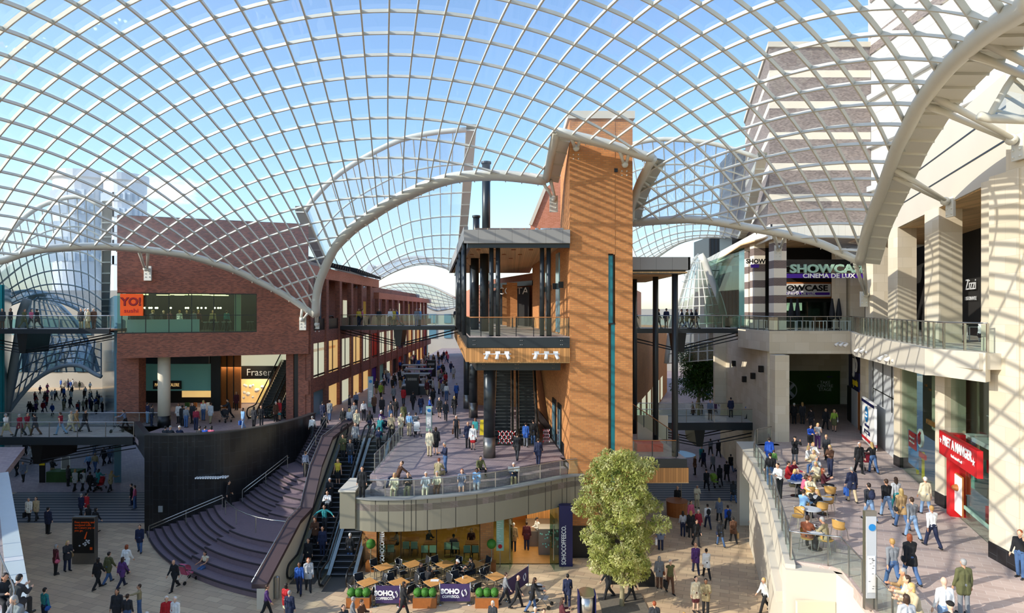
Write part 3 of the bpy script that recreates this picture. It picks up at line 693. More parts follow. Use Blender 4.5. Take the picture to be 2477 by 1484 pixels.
wg = MB(); fb(wg, FA, FB_, u1-.3, u2, .12, .14, WB, WT); wo = wg.build('strip_window', 'shop_glass_green', bld)
m = MB(); N = 6
for k in range(N+1): a = u1+(u2-u1)*k/N; fb(m, FA, FB_, a-.025, a+.025, .08, .16, WB, WT)
fb(m, FA, FB_, u1, u2, .08, .16, WB+1.35, WB+1.4); fb(m, FA, FB_, u1-.3, u2+.05, .02, .3, WT-.06, WT); fb(m, FA, FB_, u1-.3, u2+.05, .02, .3, WB, WB+.07); m.build('mullions', 'steel_black', wo)
m = MB(); fb(m, FA, FB_, upx(FA, FB_, 566), upx(FA, FB_, 582), .5, .9, WB, WT); m.build('interior_column', 'cream_wall', bld)
m = MB(); fb(m, FA, FB_, u1+.2, upx(FA, FB_, 480), .8, .85, WB+.05, WB+1.05); m.build('pale_counter_front', 'haze_white', bld)
m = MB()
for a, b, w in ((315, 345, 2.2), (315, 338, 3.4), (400, 445, 2.4), (405, 430, 3.8), (450, 500, 2.0), (480, 540, 3.0), (500, 545, 4.2), (355, 390, 4.4)): fb(m, FA, FB_, upx(FA, FB_, a), upx(FA, FB_, b), w, w+.3, 16.0, 16.06)
m.build('ceiling_light_strips', 'strip_glow', bld)
for k, (px, w) in enumerate([(323, 1.5), (330, 2), (341, 1.6), (349, 2.2), (357, 1.7), (364, 2.4), (372, 1.6), (404, 2), (441, 2.2), (449, 1.6), (472, 2), (482, 1.7), (491, 2.3), (515, 1.8), (523, 2.1), (530, 1.7)]):
    p = fp(FA, FB_, upx(FA, FB_, px), w); l = empty('pendant_lamp', (p.x, p.y, 15.0), 'small round glowing globe pendant hanging in the strip window restaurant', 'lamp', 'globe pendants in the strip window')
    MB().ball((p.x, p.y, 14.95), .075, n=8, m=6).build('globe', 'lamp_glow', l, True); MB().tube([(p.x, p.y, 15.02), (p.x, p.y, 16.15)], .008, 4).build('cord', 'steel_black', l)
for k, px in enumerate((492, 505, 521, 538, 552, 600, 608)):
    p = fp(FA, FB_, upx(FA, FB_, px), 1.6); l = empty('bar_stool', (p.x, p.y, 13.05), 'tall slim bar stool inside the strip window restaurant', 'stool', 'bar stools in the strip window')
    MB().lathe((p.x, p.y, 13.78), [(.17, 0), (.18, .05)], 10).build('seat', 'pale_grey', l)
    for s in range(4):
        a = math.pi/4+s*math.pi/2; MB().tube([(p.x+.05*math.cos(a), p.y+.05*math.sin(a), 13.8), (p.x+.2*math.cos(a), p.y+.2*math.sin(a), 13.05)], .015, 4).build('leg', 'stainless_dull', l)
sg = empty('restaurant_sign', P(319, 739, 46.0), 'square orange box sign lettered YO! sushi on the brick corner', 'sign')
a, b = upx(FA, FB_, 293), upx(FA, FB_, 347); m = MB(); fb(m, FA, FB_, a, b, -.35, -.02, 14.35, 16.0); m.build('sign_box', 'sign_orange', sg)
rzF = math.atan2(5.0, 12.7)
c = fp(FA, FB_, (a+b)/2, -.37); text('YO!', .82, 'black', (c.x, c.y, 15.38), rzF, name='lettering_shadow', parent=sg, bold=.035, sx=.95)
c = fp(FA, FB_, (a+b)/2, -.39); text('YO!', .82, 'sign_red', (c.x, c.y, 15.4), rzF, parent=sg, sx=.95, bold=.012)
text('sushi', .42, 'sign_red', (c.x, c.y, 14.72), rzF, parent=sg, sx=1.15, bold=.006)
# piers and column below
def thing_mesh(mb, name, mat, label, cat, group=None, smooth=False): o = mb.build(name, mat, None, smooth); return tag(o, label, cat, group)
t = empty('round_column', P(397, 1025, 50), 'thick round cream column rising beside the mint shop fascia', 'column'); cx = P(397, 1025, 49.2)
MB().lathe((cx.x, cx.y, L1), [(.45, .9), (.45, 5.8)], 24).build('shaft', 'cream', t, True); MB().lathe((cx.x, cx.y, L1), [(.47, 0), (.47, .9)], 24).build('dark_base', 'steel_black', t, True)
thing_mesh(MB().box(-32.2, -30.4, 50.5, 51.5, L1, 11.3), 'brick_pier', 'brick_red', 'broad dark brick pier at the outer end of the restaurant box', 'pier')
thing_mesh(MB().box(-18.95, -18.35, 52.0, 52.8, L1, 11.3), 'brick_pier', 'brick_red', 'narrow brick pier next to the escalators under the restaurant box', 'pier')
thing_mesh(MB().box(-18.3, -17.95, 52.1, 52.6, L1, 11.3), 'steel_pier', 'steel_black', 'black steel post between the two slim brick piers', 'column')
thing_mesh(MB().box(-17.9, -17.3, 51.9, 52.7, L1, 11.3), 'brick_pier', 'brick_red', 'narrow brick pier at the street corner under the restaurant box', 'pier')
# shops on the upper street below the box
sh = empty('department_store_front', (-30, 60, L1), 'department store front with black Fraser sign and lit displays below the restaurant box', 'shop front')
def rect(px0, px1, y0, y1, d, mat, name, par, th=.15, zmin=None):
    a = P(px0, y1, d); b = P(px1, y0, d); m = MB(); m.box(a.x, b.x, d, d+th, a.z if zmin is None else zmin, b.z); return m.build(name, mat, par)
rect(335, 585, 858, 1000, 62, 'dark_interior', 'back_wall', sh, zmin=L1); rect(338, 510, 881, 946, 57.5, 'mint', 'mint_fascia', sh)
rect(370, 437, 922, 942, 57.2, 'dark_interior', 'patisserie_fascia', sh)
text('PATISSERIE VALERIE', .42, 'shop_warm', P(404, 932, 57.1), name='patisserie_lettering', parent=sh, sx=.62)
rect(345, 505, 862, 882, 57.8, 'dark_metal_sheet', 'upper_glazing', sh); rect(440, 512, 945, 1022, 59.5, 'shop_warm', 'lit_display', sh, zmin=L1+.9)
for k, px in enumerate((452, 470, 490, 504)): rect(px-5, px+5, 975, 990, 59.3, ('leaf_dark', 'wood', 'red', 'white')[k], 'display_goods', sh)
rect(510, 533, 858, 1040, 57.0, 'steel_black', 'black_pillar_panel', sh, zmin=L1); rect(533, 582, 858, 1030, 58.5, 'wood', 'tall_poster_panel', sh, zmin=L1)
m = MB()
for k in range(3): a = P(533+k*16, 858, 58.4); m.box(a.x-.03, a.x+.03, 58.35, 58.45, L1, 10.6)
m.build('panel_joints', 'steel_black', sh)
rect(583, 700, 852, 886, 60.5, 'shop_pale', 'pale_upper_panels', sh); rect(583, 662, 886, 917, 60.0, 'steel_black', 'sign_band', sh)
text('Fraser', .95, 'pale_grey', P(626, 902, 59.9), name='lettering', parent=sh)
rect(583, 650, 918, 975, 61.5, 'shop_warm', 'lit_display', sh); m = MB()
for k in range(12):
    p = P(587+random.random()*58, 930+random.random()*38, 61.3); m.ball(p, .12+random.random()*.12, n=6, m=4)
m.build('display_goods', 'white', sh)
rect(655, 740, 852, 1000, 70, 'dark_interior', 'stairwell_wall', sh, zmin=L1)
# ---------------------------------------------------------------- long brick arcade on the middle street
ar = empty('brick_arcade', (-17, 52, L1), 'long red brick arcade of piers and shop windows lining the middle street', 'building')
A, B = (-17, 51.8), (-17, 130); LA = 78.2
for z0, z1, w, nm in ((7.7, 8.9, .5, 'lower_band'), (11.9, 13.0, .5, 'middle_band')):
    m = MB(); fb(m, A, B, 0, LA, 0, w, z0, z1); m.build(nm, 'brick_red', ar)
m = MB(); fb(m, A, B, 0, 27, -.1, .6, 17.6, 18.6); fb(m, A, B, 27, LA, -.1, .6, 16.2, 17.0); m.build('parapet', 'brick_pink', ar)
m = MB(); fb(m, A, B, 0, LA, 2.4, 2.8, 13, 18); m.build('upper_back_wall', 'brick_brown', ar)
m = MB(); fb(m, A, B, 0, LA, .5, 2.6, 12.9, 13.0); fb(m, A, B, 0, 27, 0.3, 3.0, 18.0, 18.1); m.build('gallery_slab', 'dark_metal_sheet', ar)
pal = ['shop_warm', 'shop_pale', 'glass_blue', 'shop_warm', 'mint', 'coral', 'shop_pale', 'purple', 'dark_interior', 'shop_warm']
step = 4.4
for k in range(17):
    u = .2+k*step
    m = MB(); fb(m, A, B, u, u+.75, -.12, .35, L1, 17.6 if u < 26 else 16.2); m.build('brick_pier', 'brick_brown', ar)
    a, b = u+.75, u+step
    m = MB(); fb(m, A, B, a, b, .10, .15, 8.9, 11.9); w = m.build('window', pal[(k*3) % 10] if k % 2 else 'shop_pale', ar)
    m = MB(); fb(m, A, B, (a+b)/2-.06, (a+b)/2+.06, .04, .12, 8.9, 11.9); fb(m, A, B, a, b, .04, .12, 9.0, 9.15); m.build('window_mullion', 'steel_black', w)
    m = MB(); fb(m, A, B, a, b, .2, .28, L1, 7.7); m.build('shop_window', pal[(k*7+2) % 10], ar)
    m = MB(); fb(m, A, B, a, b, .05, .12, 13, 14.0); m.build('balcony_panel', 'steel_black', ar)
    if k % 2 == 0: m = MB(); fb(m, A, B, a+.8, b-.9, 2.3, 2.42, 13.9, 15.9); m.build('gallery_window', ['blue', 'glass_blue', 'shop_pale', 'yellow'][k//2 % 4], ar)
pg = empty('louvred_canopy', (-18, 56, 19), 'dark slatted canopies on the roof edge of the brick arcade', 'canopy')
for c0, c1 in ((52, 62), (64, 76)):
    for k in range(int((c1-c0)/.8)):
        y = c0+k*.8; MB().beam((-20.5, y, 19.9-.02*k), (-15.9, y, 18.9-.02*k), .1, .28).build('slat', 'steel_dark', pg)
    MB().beam((-18.2, c0, 19.1), (-18.2, c1, 18.9), .2, .3).build('rafter', 'steel_white', pg)
t = empty('far_street_building', (-12, 135, L1), 'pale buildings closing the far end of the middle street', 'building')
MB().box(-22, 4, 150, 160, 0, 15.5).build('facade', 'far_wall', t); m = MB()
for i in range(6):
    for j in range(2): m.box(-20+i*3.6, -18.3+i*3.6, 149.8, 150, 8+j*3.6, 10.2+j*3.6)
m.build('windows', 'glass_blue', t)
# ---------------------------------------------------------------- brick tower and its two pavilions
tw = empty('brick_tower', (5.3, 37, 0), 'tall square orange brick tower with slim teal window slots in the centre of the plaza', 'tower')
TX0, TX1, TY = 3.44, 7.2, 37.0
m = MB(); m.box(TX0, 5.75, TY, 44, 0, 26.2); m.build('tower_shaft', 'brick_orange', tw)
m = MB(); m.box(6.15, TX1, TY+.02, 44, 0, 26.2); m.build('tower_shaft', 'brick_orange', tw)
m = MB(); m.box(5.75, 6.15, TY, 44, 18.1, 26.2); m.box(5.75, 6.15, TY+.3, 44, 0, 18.1); m.build('slot_infill', 'brick_orange', tw)
m = MB(); m.box(5.76, 6.02, TY+.05, TY+.3, 14.0, 18.1); m.box(5.92, 6.14, TY+.05, TY+.3, 4.0, 14.0); g = m.build('slot_window', 'teal', tw)
m = MB(); m.box(5.74, 6.04, TY, TY+.1, 18.05, 18.15); m.box(5.74, 6.16, TY, TY+.1, 13.93, 14.02); m.box(6.02, 6.06, TY-.02, TY+.1, 14.0, 18.1); m.build('slot_frame', 'steel_black', g)
m = MB(); m.box(TX0-.12, TX1+.12, TY-.12, 44, 26.2, 26.65); m.build('parapet_cap', 'white_stone', tw)
m = MB(); m.box(3.4, 7.3, TY-.04, TY+.05, 0, 1.9); m.build('dark_plinth', 'steel_black', tw)
m = MB(); c = P(1490, 412, TY-.02); m.box(c.x-.1, c.x+.1, TY-.05, TY+.05, c.z-.12, c.z+.1); m.build('wall_vent', 'steel_black', tw)
wng = [(3.44, 37.3), (3.44, 44), (7.2, 44), (8.5, 60), (2.0, 60), (2.0, 54)]
m = MB(); m.prism([(3.43, 37.5), (3.6, 37.5), (2.2, 58), (1.9, 58)], L1, 18.9); m.build('side_wall', 'brick_orange', tw)
m = MB(); m.prism([(3.40, 38.0), (3.44, 38.0), (1.95, 57), (1.87, 57)], L1, 6.3); m.build('side_plinth', 'steel_black', tw)
for k, (d0, d1) in enumerate(((40.2, 41.6), (42.6, 44.0))):
    f = lambda d: 3.38-(d-38)*.08
    m = MB(); m.prism([(f(d0)-.06, d0), (f(d0)+.1, d0), (f(d1)+.1, d1), (f(d1)-.06, d1)], 5.55, 8.6); dd = m.build('side_door', 'steel_black', tw)
    m = MB(); m.prism([(f(d0+.2)-.09, d0+.2), (f(d0+.2), d0+.2), (f(d1-.2), d1-.2), (f(d1-.2)-.09, d1-.2)], 5.75, 8.3); m.build('door_glass', 'glass_blue', dd)
gb = empty('gabled_brick_wing', (2.6, 46, 13), 'pink brick wing with a steep sloping roof edge behind the tower', 'building')
a = [P(1283, 545, 50), P(1285, 600, 50), P(1400, 600, 50), P(1400, 400, 50), P(1352, 428, 50), P(1320, 455, 50)]
m = MB(); n = len(a); m.add(a+[p+V((.6, 12, 0)) for p in a], [tuple(range(n))]+[tuple(range(n, 2*n))[::-1]]+[(i, i+n, (i+1) % n+n, (i+1) % n) for i in range(n)]); m.build('brick_gable', 'brick_pink', gb)
MB().beam(a[0], a[5]+V((0, 0, .1)), .3, .25).build('coping', 'white_stone', gb)
for k, (x0, x1, y0, d) in enumerate(((1166, 1186, 392, 50), (1144, 1160, 522, 46))):
    p = P((x0+x1)/2, y0, d); r = (x1-x0)/2*d/F
    t = empty('chimney_flue', (p.x, p.y, 19.5), ['tall dark steel flue with a flanged top above the pavilion roof', 'short stubby dark steel flue beside the tall one'][k], 'flue')
    MB().lathe((p.x, p.y, 19.3), [(r, 0), (r, p.z-19.3)], 16).build('pipe', 'steel_dark', t, True); MB().lathe((p.x, p.y, p.z-.15), [(r*1.25, 0), (r*1.25, .15)], 16).build('rim', 'steel_dark', t)
# pavilion
pv = empty('timber_soffit_pavilion', (-2.5, 37, L2), 'open pavilion with grey fascia roof, timber ceiling and dark steel posts beside the brick tower', 'pavilion')
PL = [(-2.55, 37.0), (3.44, 37.0), (3.44, 37.2), (2.0, 58), (2.0, 72), (-6.3, 72)]
RL = [(-2.75, 36.9), (3.44, 36.9), (3.44, 38), (2.0, 58), (2.0, 70), (-6.9, 70)]
m = MB(); m.prism(PL, 12.55, L2); m.build('deck_slab', 'paving_pink', pv)
m = MB(); m.beam((-2.6, 36.95, 12.85), (3.42, 36.95, 12.85), .2, .6); m.beam((-2.6, 36.95, 12.85), (-6.4, 72, 12.85), .2, .6); e = m.build('edge_beam', 'steel_dark', pv)
m = MB()
for x in (-2.3, -2.2, .5, .6, 2.9, 3.0):
    for z in (12.72, 12.98): m.ball((x, 36.83, z), .035, n=6, m=4)
m.build('bolts', 'stainless', e)
m = MB(); m.prism([(-2.75, 36.85), (3.44, 36.85), (3.44, 37.1), (-2.6, 37.1)], 11.7, 12.52); m.prism([(-2.75, 36.85), (-2.55, 36.9), (-6.4, 72), (-6.7, 72)], 11.7, 12.52); m.build('timber_fascia', 'timber', pv)
m = MB(); m.prism(PL, 11.62, 11.7); m.build('soffit', 'timber_ceiling', pv)
m = MB(); m.prism(RL, 18.95, 19.0); m.build('ceiling', 'timber_ceiling', pv)
m = MB()
for k in range(16): m.lathe((-1.6+(k % 4)*1.2-(k//4)*.7, 39+(k//4)*3.6, 18.9), [(.16, 0), (.16, .04)], 10)
m.build('ceiling_speakers', 'wood', pv)
m = MB(); m.prism([(-2.85, 36.7), (3.44, 36.7), (3.44, 37.0), (-2.7, 37.0)], 18.75, 19.55); m.prism([(-2.85, 36.7), (-2.6, 36.8), (-6.8, 70), (-7.1, 70)], 18.95, 19.75); m.build('roof_fascia', 'fascia_grey', pv)
m = MB(); m.box(-2.6, 3.44, 36.95, 37.15, 18.5, 18.75); m.beam((-2.55, 37, 18.7), (-6.4, 70, 18.8), .2, .35); m.build('roof_beam', 'steel_dark', pv)
m = MB(); m.add([(-2.85, 36.7, 19.55), (3.44, 36.7, 19.55), (3.0, 44, 20.5), (-1.0, 44, 20.45), (-7.1, 70, 19.75), (-2.5, 70, 20.6)], [(0, 1, 2, 3), (0, 3, 5, 4)]); m.build('sheet_roof', 'zinc_roof', pv)
m = MB()
for k in range(8): x = -2.2+k*.75; m.beam((x, 36.75, 19.6), (x*.5+.9, 44, 20.55), .06, .1)
m.build('roof_seams', 'stainless', pv)
for (x, y, r) in [(-1.25, 37.6, .14), (-.85, 37.6, .14), (1.82, 37.6, .14), (2.22, 37.6, .14), (-3.0, 39.0, .13), (-3.3, 42, .13), (-3.75, 45, .13), (-4.3, 50, .14), (-4.85, 55, .15), (-5.3, 60, .16), (-5.8, 66, .16), (-2.05, 46.0, .33), (-3.0, 50, .33), (-3.6, 58, .36)]:
    MB().tube([(x, y, L2), (x, y, 18.95)], r, 14).build('column', 'steel_dark', pv, True)
for d in (39.5, 42, 45, 48.5): m = MB(); x = 3.4-(d-38)*.085; m.box(x-.3, x+.05, d, d+.35, 16.2, 16.6); m.build('wall_light', 'steel_black', pv)
for (d0, d1) in ((41, 42.4), (46, 47.8)):
    f = lambda d: 3.38-(d-38)*.08
    m = MB(); m.prism([(f(d0)-.05, d0), (f(d0)+.1, d0), (f(d1)+.1, d1), (f(d1)-.05, d1)], 13.3, 18.6); m.build('tall_window', 'glass_blue', pv)
r_ = glass_rail('pavilion_railing', [(3.4, 37.15), (-2.5, 37.15), (-6.3, 71)], L2, 'balustrade with timber handrail and dark posts round the upper pavilion deck', h=1.15, post='steel_black', rail='wood_rail', every=1.05)
for k, (x, y) in enumerate(((-1.43, 39.1), (-3.35, 53.6), (-4.2, 58.5))):
    t = empty('round_steel_column', (x, y, L1), ['thick dark round column with grey metal foot in front of the blocked escalator', 'dark round column standing second beneath the pavilion deck', 'dark round column standing furthest back beneath the pavilion deck'][k], 'column')
    MB().lathe((x, y, L1), [(.36, 1.3), (.36, 6.3)], 20).build('shaft', 'steel_dark', t, True); MB().lathe((x, y, L1), [(.39, 0), (.39, 1.3)], 20).build('foot_sleeve', 'stainless_dull', t, True)
t = empty('transfer_beam', (-2, 38.6, 11.2), 'long dark steel beam carrying the pavilion deck above the round column', 'beam')
m = MB(); m.box(-2.1, 3.0, 38.4, 38.8, 11.05, 11.6); m.beam((-2.1, 38.6, 11.3), (-5.5, 66, 11.3), .3, .55); m.build('beam_web', 'steel_dark', t)
m = MB()
for x in (-1.8, -1.7, .2, .3, .4, 2.5, 2.6):
    for z in (11.2, 11.42): m.ball((x, 38.38, z), .03, n=6, m=4)
m.build('bolts', 'stainless', t)
for k, x0 in enumerate((1172, 1290)):
    t = empty('spotlight_bar', P(x0, 857, 36.7), ['white bar of three spotlights on the timber fascia further from the tower', 'white bar of three spotlights on the timber fascia next to the tower'][k], 'light')
    a = P(x0-3, 857, 36.6); b = P(x0+64, 857, 36.6); MB().beam(a, b, .06, .06).build('bar', 'white', t)
    for q, dx in enumerate((8, 32, 54)):
        c = P(x0+dx, 857, 36.55); m = MB(); m.box(c.x-.14, c.x+.14, c.y-.12, c.y+.05, c.z, c.z+.16); l = m.build('gear_box', 'white', t)
        dirx = (-.12, -.05, .14)[q]; MB().tube([c+V((0, -.08, 0)), c+V((dirx, -.22, -.28))], .09, 10, .11).build('spot_head', 'white', l, True)
# brick mass and shops behind the pavilion on both levels
mb_ = empty('inner_brick_block', (0, 60, L1), 'orange brick shops standing behind the pavilion columns', 'building')
m = MB(); m.prism([(2.3, 58.5), (-4.6, 61), (-9.5, 128), (9, 128), (9, 58.5)], L1, 12.5); m.build('lower_walls', 'brick_orange', mb_)
for k in range(4): d = 59+k*5; x = 2.2-(d-54)*.1; m = MB(); m.box(x-2.2, x-1.2, d, d+.8, L2, 17.4); m.build('brick_pillar', 'brick_orange', mb_)
m = MB(); m.prism([(2.2, 60), (-2.5, 74), (-9, 120), (9, 120), (9, 60)], L2, 18.4); m.build('upper_walls', 'brick_pink', mb_)
m = MB(); m.prism([(1.6, 59.2), (-2.6, 73), (-2.5, 73.5), (1.7, 60)], L2, 17); m.build('shopfront', 'dark_interior', mb_)
text('COSTA', .9, 'white', V((-.35, 61.0, 16.75)), 1.27-math.pi, name='lettering', parent=mb_) if False else text('COSTA', .95, 'white', V((.1, 60.0, 16.6)), -.25, name='lettering', parent=mb_)
MB().beam((2, 57.5, 17.3), (-3.2, 72, 17.5), .3, .45).build('canopy_beam', 'steel_dark', mb_)
# right-hand pavilion
rp = empty('corner_pavilion', (8, 39.5, L1), 'slim roofed deck with tall dark posts and timber fascia behind the leafy tree', 'pavilion')
m = MB(); m.prism([(7.2, 38.7), (10.9, 38.7), (10.6, 44), (10.4, 56), (7.2, 56)], 5.0, L1); m.build('deck_slab', 'paving_pink', rp)
m = MB(); m.prism([(7.2, 38.5), (11.0, 38.6), (11.0, 38.8), (7.2, 38.7)], 4.05, 4.95); m.prism([(10.9, 38.6), (11.0, 38.6), (10.7, 44), (10.6, 44)], 4.05, 4.95); m.build('timber_fascia', 'timber', rp)
m = MB(); m.prism([(7.2, 38.6), (11, 38.6), (10.6, 48), (7.2, 48)], 4.0, 4.05); m.build('soffit', 'timber_ceiling', rp)
m = MB(); m.box(7.2, 10.9, 38.62, 38.75, 4.95, 5.5); m.build('edge_beam', 'steel_dark', rp)
m = MB(); m.prism([(7.2, 38.9), (11.0, 38.9), (11.2, 52), (7.2, 54)], 17.1, 17.2); m.build('ceiling', 'timber_ceiling', rp)
m = MB(); m.prism([(7.2, 38.7), (11.1, 38.7), (11.1, 38.95), (7.2, 38.95)], 17.3, 18.1); m.prism([(11.0, 38.7), (11.15, 38.7), (11.4, 52), (11.2, 52)], 17.3, 18.1); m.build('roof_fascia', 'fascia_grey', rp)
m = MB(); m.box(7.2, 10.9, 38.95, 39.1, 17.05, 17.3); m.build('roof_beam', 'steel_dark', rp)
m = MB(); m.add([(7.2, 38.7, 18.1), (11.15, 38.7, 18.1), (9.5, 46, 18.7), (7.2, 46, 18.9)], [(0, 1, 2, 3)]); m.build('sheet_roof', 'zinc_roof', rp)
for x, y, z0 in ((10.35, 39.4, 4.9), (10.0, 43.2, 5.5), (9.2, 46.6, 5.5)): MB().tube([(x, y, z0), (x, y, 17.15)], .2, 14).build('column', 'steel_dark', rp, True)
m = MB(); m.prism([(7.21, 41), (7.5, 41), (7.5, 50), (7.21, 50)], 5.5, 12); m.build('inner_panel_wall', 'timber', rp)
m = MB(); m.box(9.0, 11.2, 44.5, 44.7, 5.5, 7.2); m.build('stair_panel', 'cream', rp)
m = MB(); m.box(8.2, 9.9, 40.6, 41.6, 5.5, 6.0); thing_mesh(m, 'lounge_seat', 'coral', 'pink padded seat on the small deck behind the treetop', 'seat')
glass_rail('deck_railing', [(7.3, 38.9), (10.3, 38.9)], L1, 'short timber topped glass balustrade on the deck behind the treetop', h=1.1, post='steel_dark', rail='wood_rail', every=1.2)
glass_rail('stair_railing', [(7.6, 46.5), (10.9, 40.5)], [7.6, 5.5], 'sloping timber topped balustrade beside the deck posts', h=1.1, post='steel_dark', rail='wood_rail', every=1.2)
# ---------------------------------------------------------------- coffee shop under the balcony
cs = empty('coffee_shop', (-5, 36, 0), 'glass fronted coffee shop glowing amber under the balcony with white vertical lettering', 'shop front')
SY = 36.0
sx = lambda px: (px-CX)*SY/F
m = MB(); m.box(sx(885), sx(912), SY-.15, SY+.4, 0, 3.4); m.build('brick_pier', 'brick_orange', cs)
m = MB(); m.box(sx(1162), sx(1194), SY-.15, SY+.4, 0, 3.4); m.build('brick_pier', 'brick_orange', cs)
m = MB(); m.box(sx(912), sx(1162), SY, SY+.02, 0, 3.4); g = m.build('window', 'shop_glass', cs)
m = MB()
for px in (913, 970, 1056, 1161): m.box(sx(px)-.02, sx(px)+.02, SY-.03, SY+.03, 0, 3.4)
m.build('mullions', 'steel_black', g)
MB().box(sx(1194), sx(1238), SY, SY+.02, 0, 3.4).build('entrance_glass', 'shop_glass', cs); MB().box(sx(1330), sx(1352), SY, SY+.02, 0, 3.4).build('entrance_glass', 'shop_glass', cs)
for px, a in ((1240, -1.0), (1330, 1.0)):
    x = sx(px); m = MB(); s = math.copysign(.2, a); m.add([(x, SY, .05), (x+s, SY-1.0, .05), (x+s, SY-1.0, 3.0), (x, SY, 3.0), (x+.02, SY, .05), (x+s+.02, SY-1.0, .05), (x+s+.02, SY-1.0, 3.0), (x+.02, SY, 3.0)], [(0, 1, 2, 3), (5, 4, 7, 6)]); d = m.build('glass_door', 'shop_glass', cs)
    MB().tube([(x+s*.8, SY-.85, .6), (x+s*.8, SY-.85, 2.6)], .03, 8).build('door_handle', 'stainless', d)
m = MB(); m.box(-8.6, 3.4, SY+.05, 44, .02, .05); m.build('shop_floor', 'wood_floor', cs)
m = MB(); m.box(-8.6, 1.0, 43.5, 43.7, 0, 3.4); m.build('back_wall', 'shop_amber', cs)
m = MB(); m.box(-8.6, 3.4, SY+.5, 44, 3.28, 3.38); m.build('shop_ceiling', 'dark_interior', cs)
m = MB(); m.box(1.0, 3.4, 41.5, 41.7, 0, 3.4); m.box(-8.7, -8.5, SY, 44, 0, 3.4); m.build('side_wall', 'timber', cs)
m = MB(); m.box(sx(1352), sx(1384), SY-.3, SY+.2, 0, 3.5); m.build('purple_panel', 'navy', cs)
text('SOHOCOFFEECO.', .36, 'white', V((sx(1363), SY-.33, 1.25)), 0, name='vertical_lettering', parent=cs, roll=math.pi/2, sx=.78, bold=.006)
text('SOHOCOFFEECO.', .36, 'white', V((sx(925), SY-.03, 1.25)), 0, name='vertical_lettering', parent=cs, roll=math.pi/2, sx=.74, bold=.006)
m = MB(); m.box(.9, 3.0, 38.6, 41, .05, 1.0); m.box(1.6, 3.1, 37.3, 38.2, .05, 1.6); m.build('display_counter', 'stainless_dull', cs)
m = MB(); random.seed(3)
for k in range(40): m.ball((1.7+random.random()*1.2, 37.25, .5+random.random()*1.0), .05, n=6, m=4)
m.build('chilled_bottles', 'mint', cs)
m = MB()
for k, (x, y) in enumerate([(-7.6, 39), (-6.1, 40.5), (-4.8, 38.6), (-3.2, 40), (-2.2, 38.4), (-.5, 39.5), (.6, 38.2)]): m.box(x-.35, x+.35, y-.06, y+.06, 3.2, 3.27)
m.build('downlights', 'strip_glow', cs)
bd = empty('menu_board', (sx(1210), SY-.35, 0), 'tall pale green menu board on a post beside the shop door', 'sign')
MB().box(sx(1201), sx(1219), SY-.38, SY-.33, .95, 2.75).build('board', 'sage_metal', bd); MB().box(sx(1209), sx(1211), SY-.36, SY-.3, 0, .95).build('post', 'stainless', bd)
m = MB()
for k in range(12): m.box(sx(1203), sx(1203+random.randint(5, 13)), SY-.395, SY-.38, 1.35+k*.11, 1.37+k*.11)
m.build('menu_lines', 'white', bd)
m = disc((sx(1210), SY-.4, 1.2), .12, 16); m.build('round_mark', 'red', bd)
# ---------------------------------------------------------------- footbridges
def bridge(x0, x1, y0, y1, z, label, th=.38):
    t = empty('footbridge', (x0, y0, z), label, 'footbridge')
    MB().box(x0, x1, y0, y1, z-.12, z).build('walkway', 'paving_pink', t); MB().box(x0, x1, y0-.08, y0+.1, z-th, z+.02).build('edge_girder', 'steel_dark', t); MB().box(x0, x1, y1-.1, y1+.08, z-th, z+.02).build('edge_girder', 'steel_dark', t)
    xm = (x0+x1)/2; m = MB(); m.add([(xm-.45, y0+.2, z-th), (xm+.45, y0+.2, z-th), (xm+.25, y0+.2, z-2.0), (xm-.25, y0+.2, z-2.0), (xm-.45, y1-.2, z-th), (xm+.45, y1-.2, z-th), (xm+.25, y1-.2, z-2.0), (xm-.25, y1-.2, z-2.0)], [(0, 3, 2, 1), (4, 5, 6, 7), (0, 1, 5, 4), (1, 2, 6, 5), (2, 3, 7, 6), (3, 0, 4, 7)]); m.build('strut_block', 'steel_black', t)
    for s in (y0+.3, y1-.3):
        m = MB(); m.tube([(x0, s, z-th), (xm, s, z-1.8), (x1, s, z-th)], .05, 5); m.tube([(x0, s, z-th-.3), (xm, s, z-2.0)], .04, 5); m.tube([(xm, s, z-2.0), (x1, s, z-th-.3)], .04, 5); m.build('tension_cable', 'steel_black', t)
    for yy, nm in ((y0+.05, 'near'), (y1-.05, 'far')): glass_rail('bridge_railing', [(x0, yy), (x1, yy)], z, '%s side glass balustrade of the %s footbridge over the %s' % (nm, label.split(' ')[0], label.split('crossing the ')[1]), every=2.2)
bridge(-48, -33.2, 51.2, 54.2, L2, 'upper glass sided footbridge crossing the left street')
bridge(-42, -27.6, 45.2, 49.4, L1, 'lower wide footbridge crossing the left street', .55)
bridge(-16.9, -5.6, 61, 64, L2, 'upper glass sided footbridge crossing the middle street')
bridge(8.6, 20.2, 52.6, 55.4, L2, 'upper glass sided footbridge crossing the right street')
bridge(9.8, 21.2, 51.0, 54.5, L1, 'lower footbridge crossing the right street', .6)
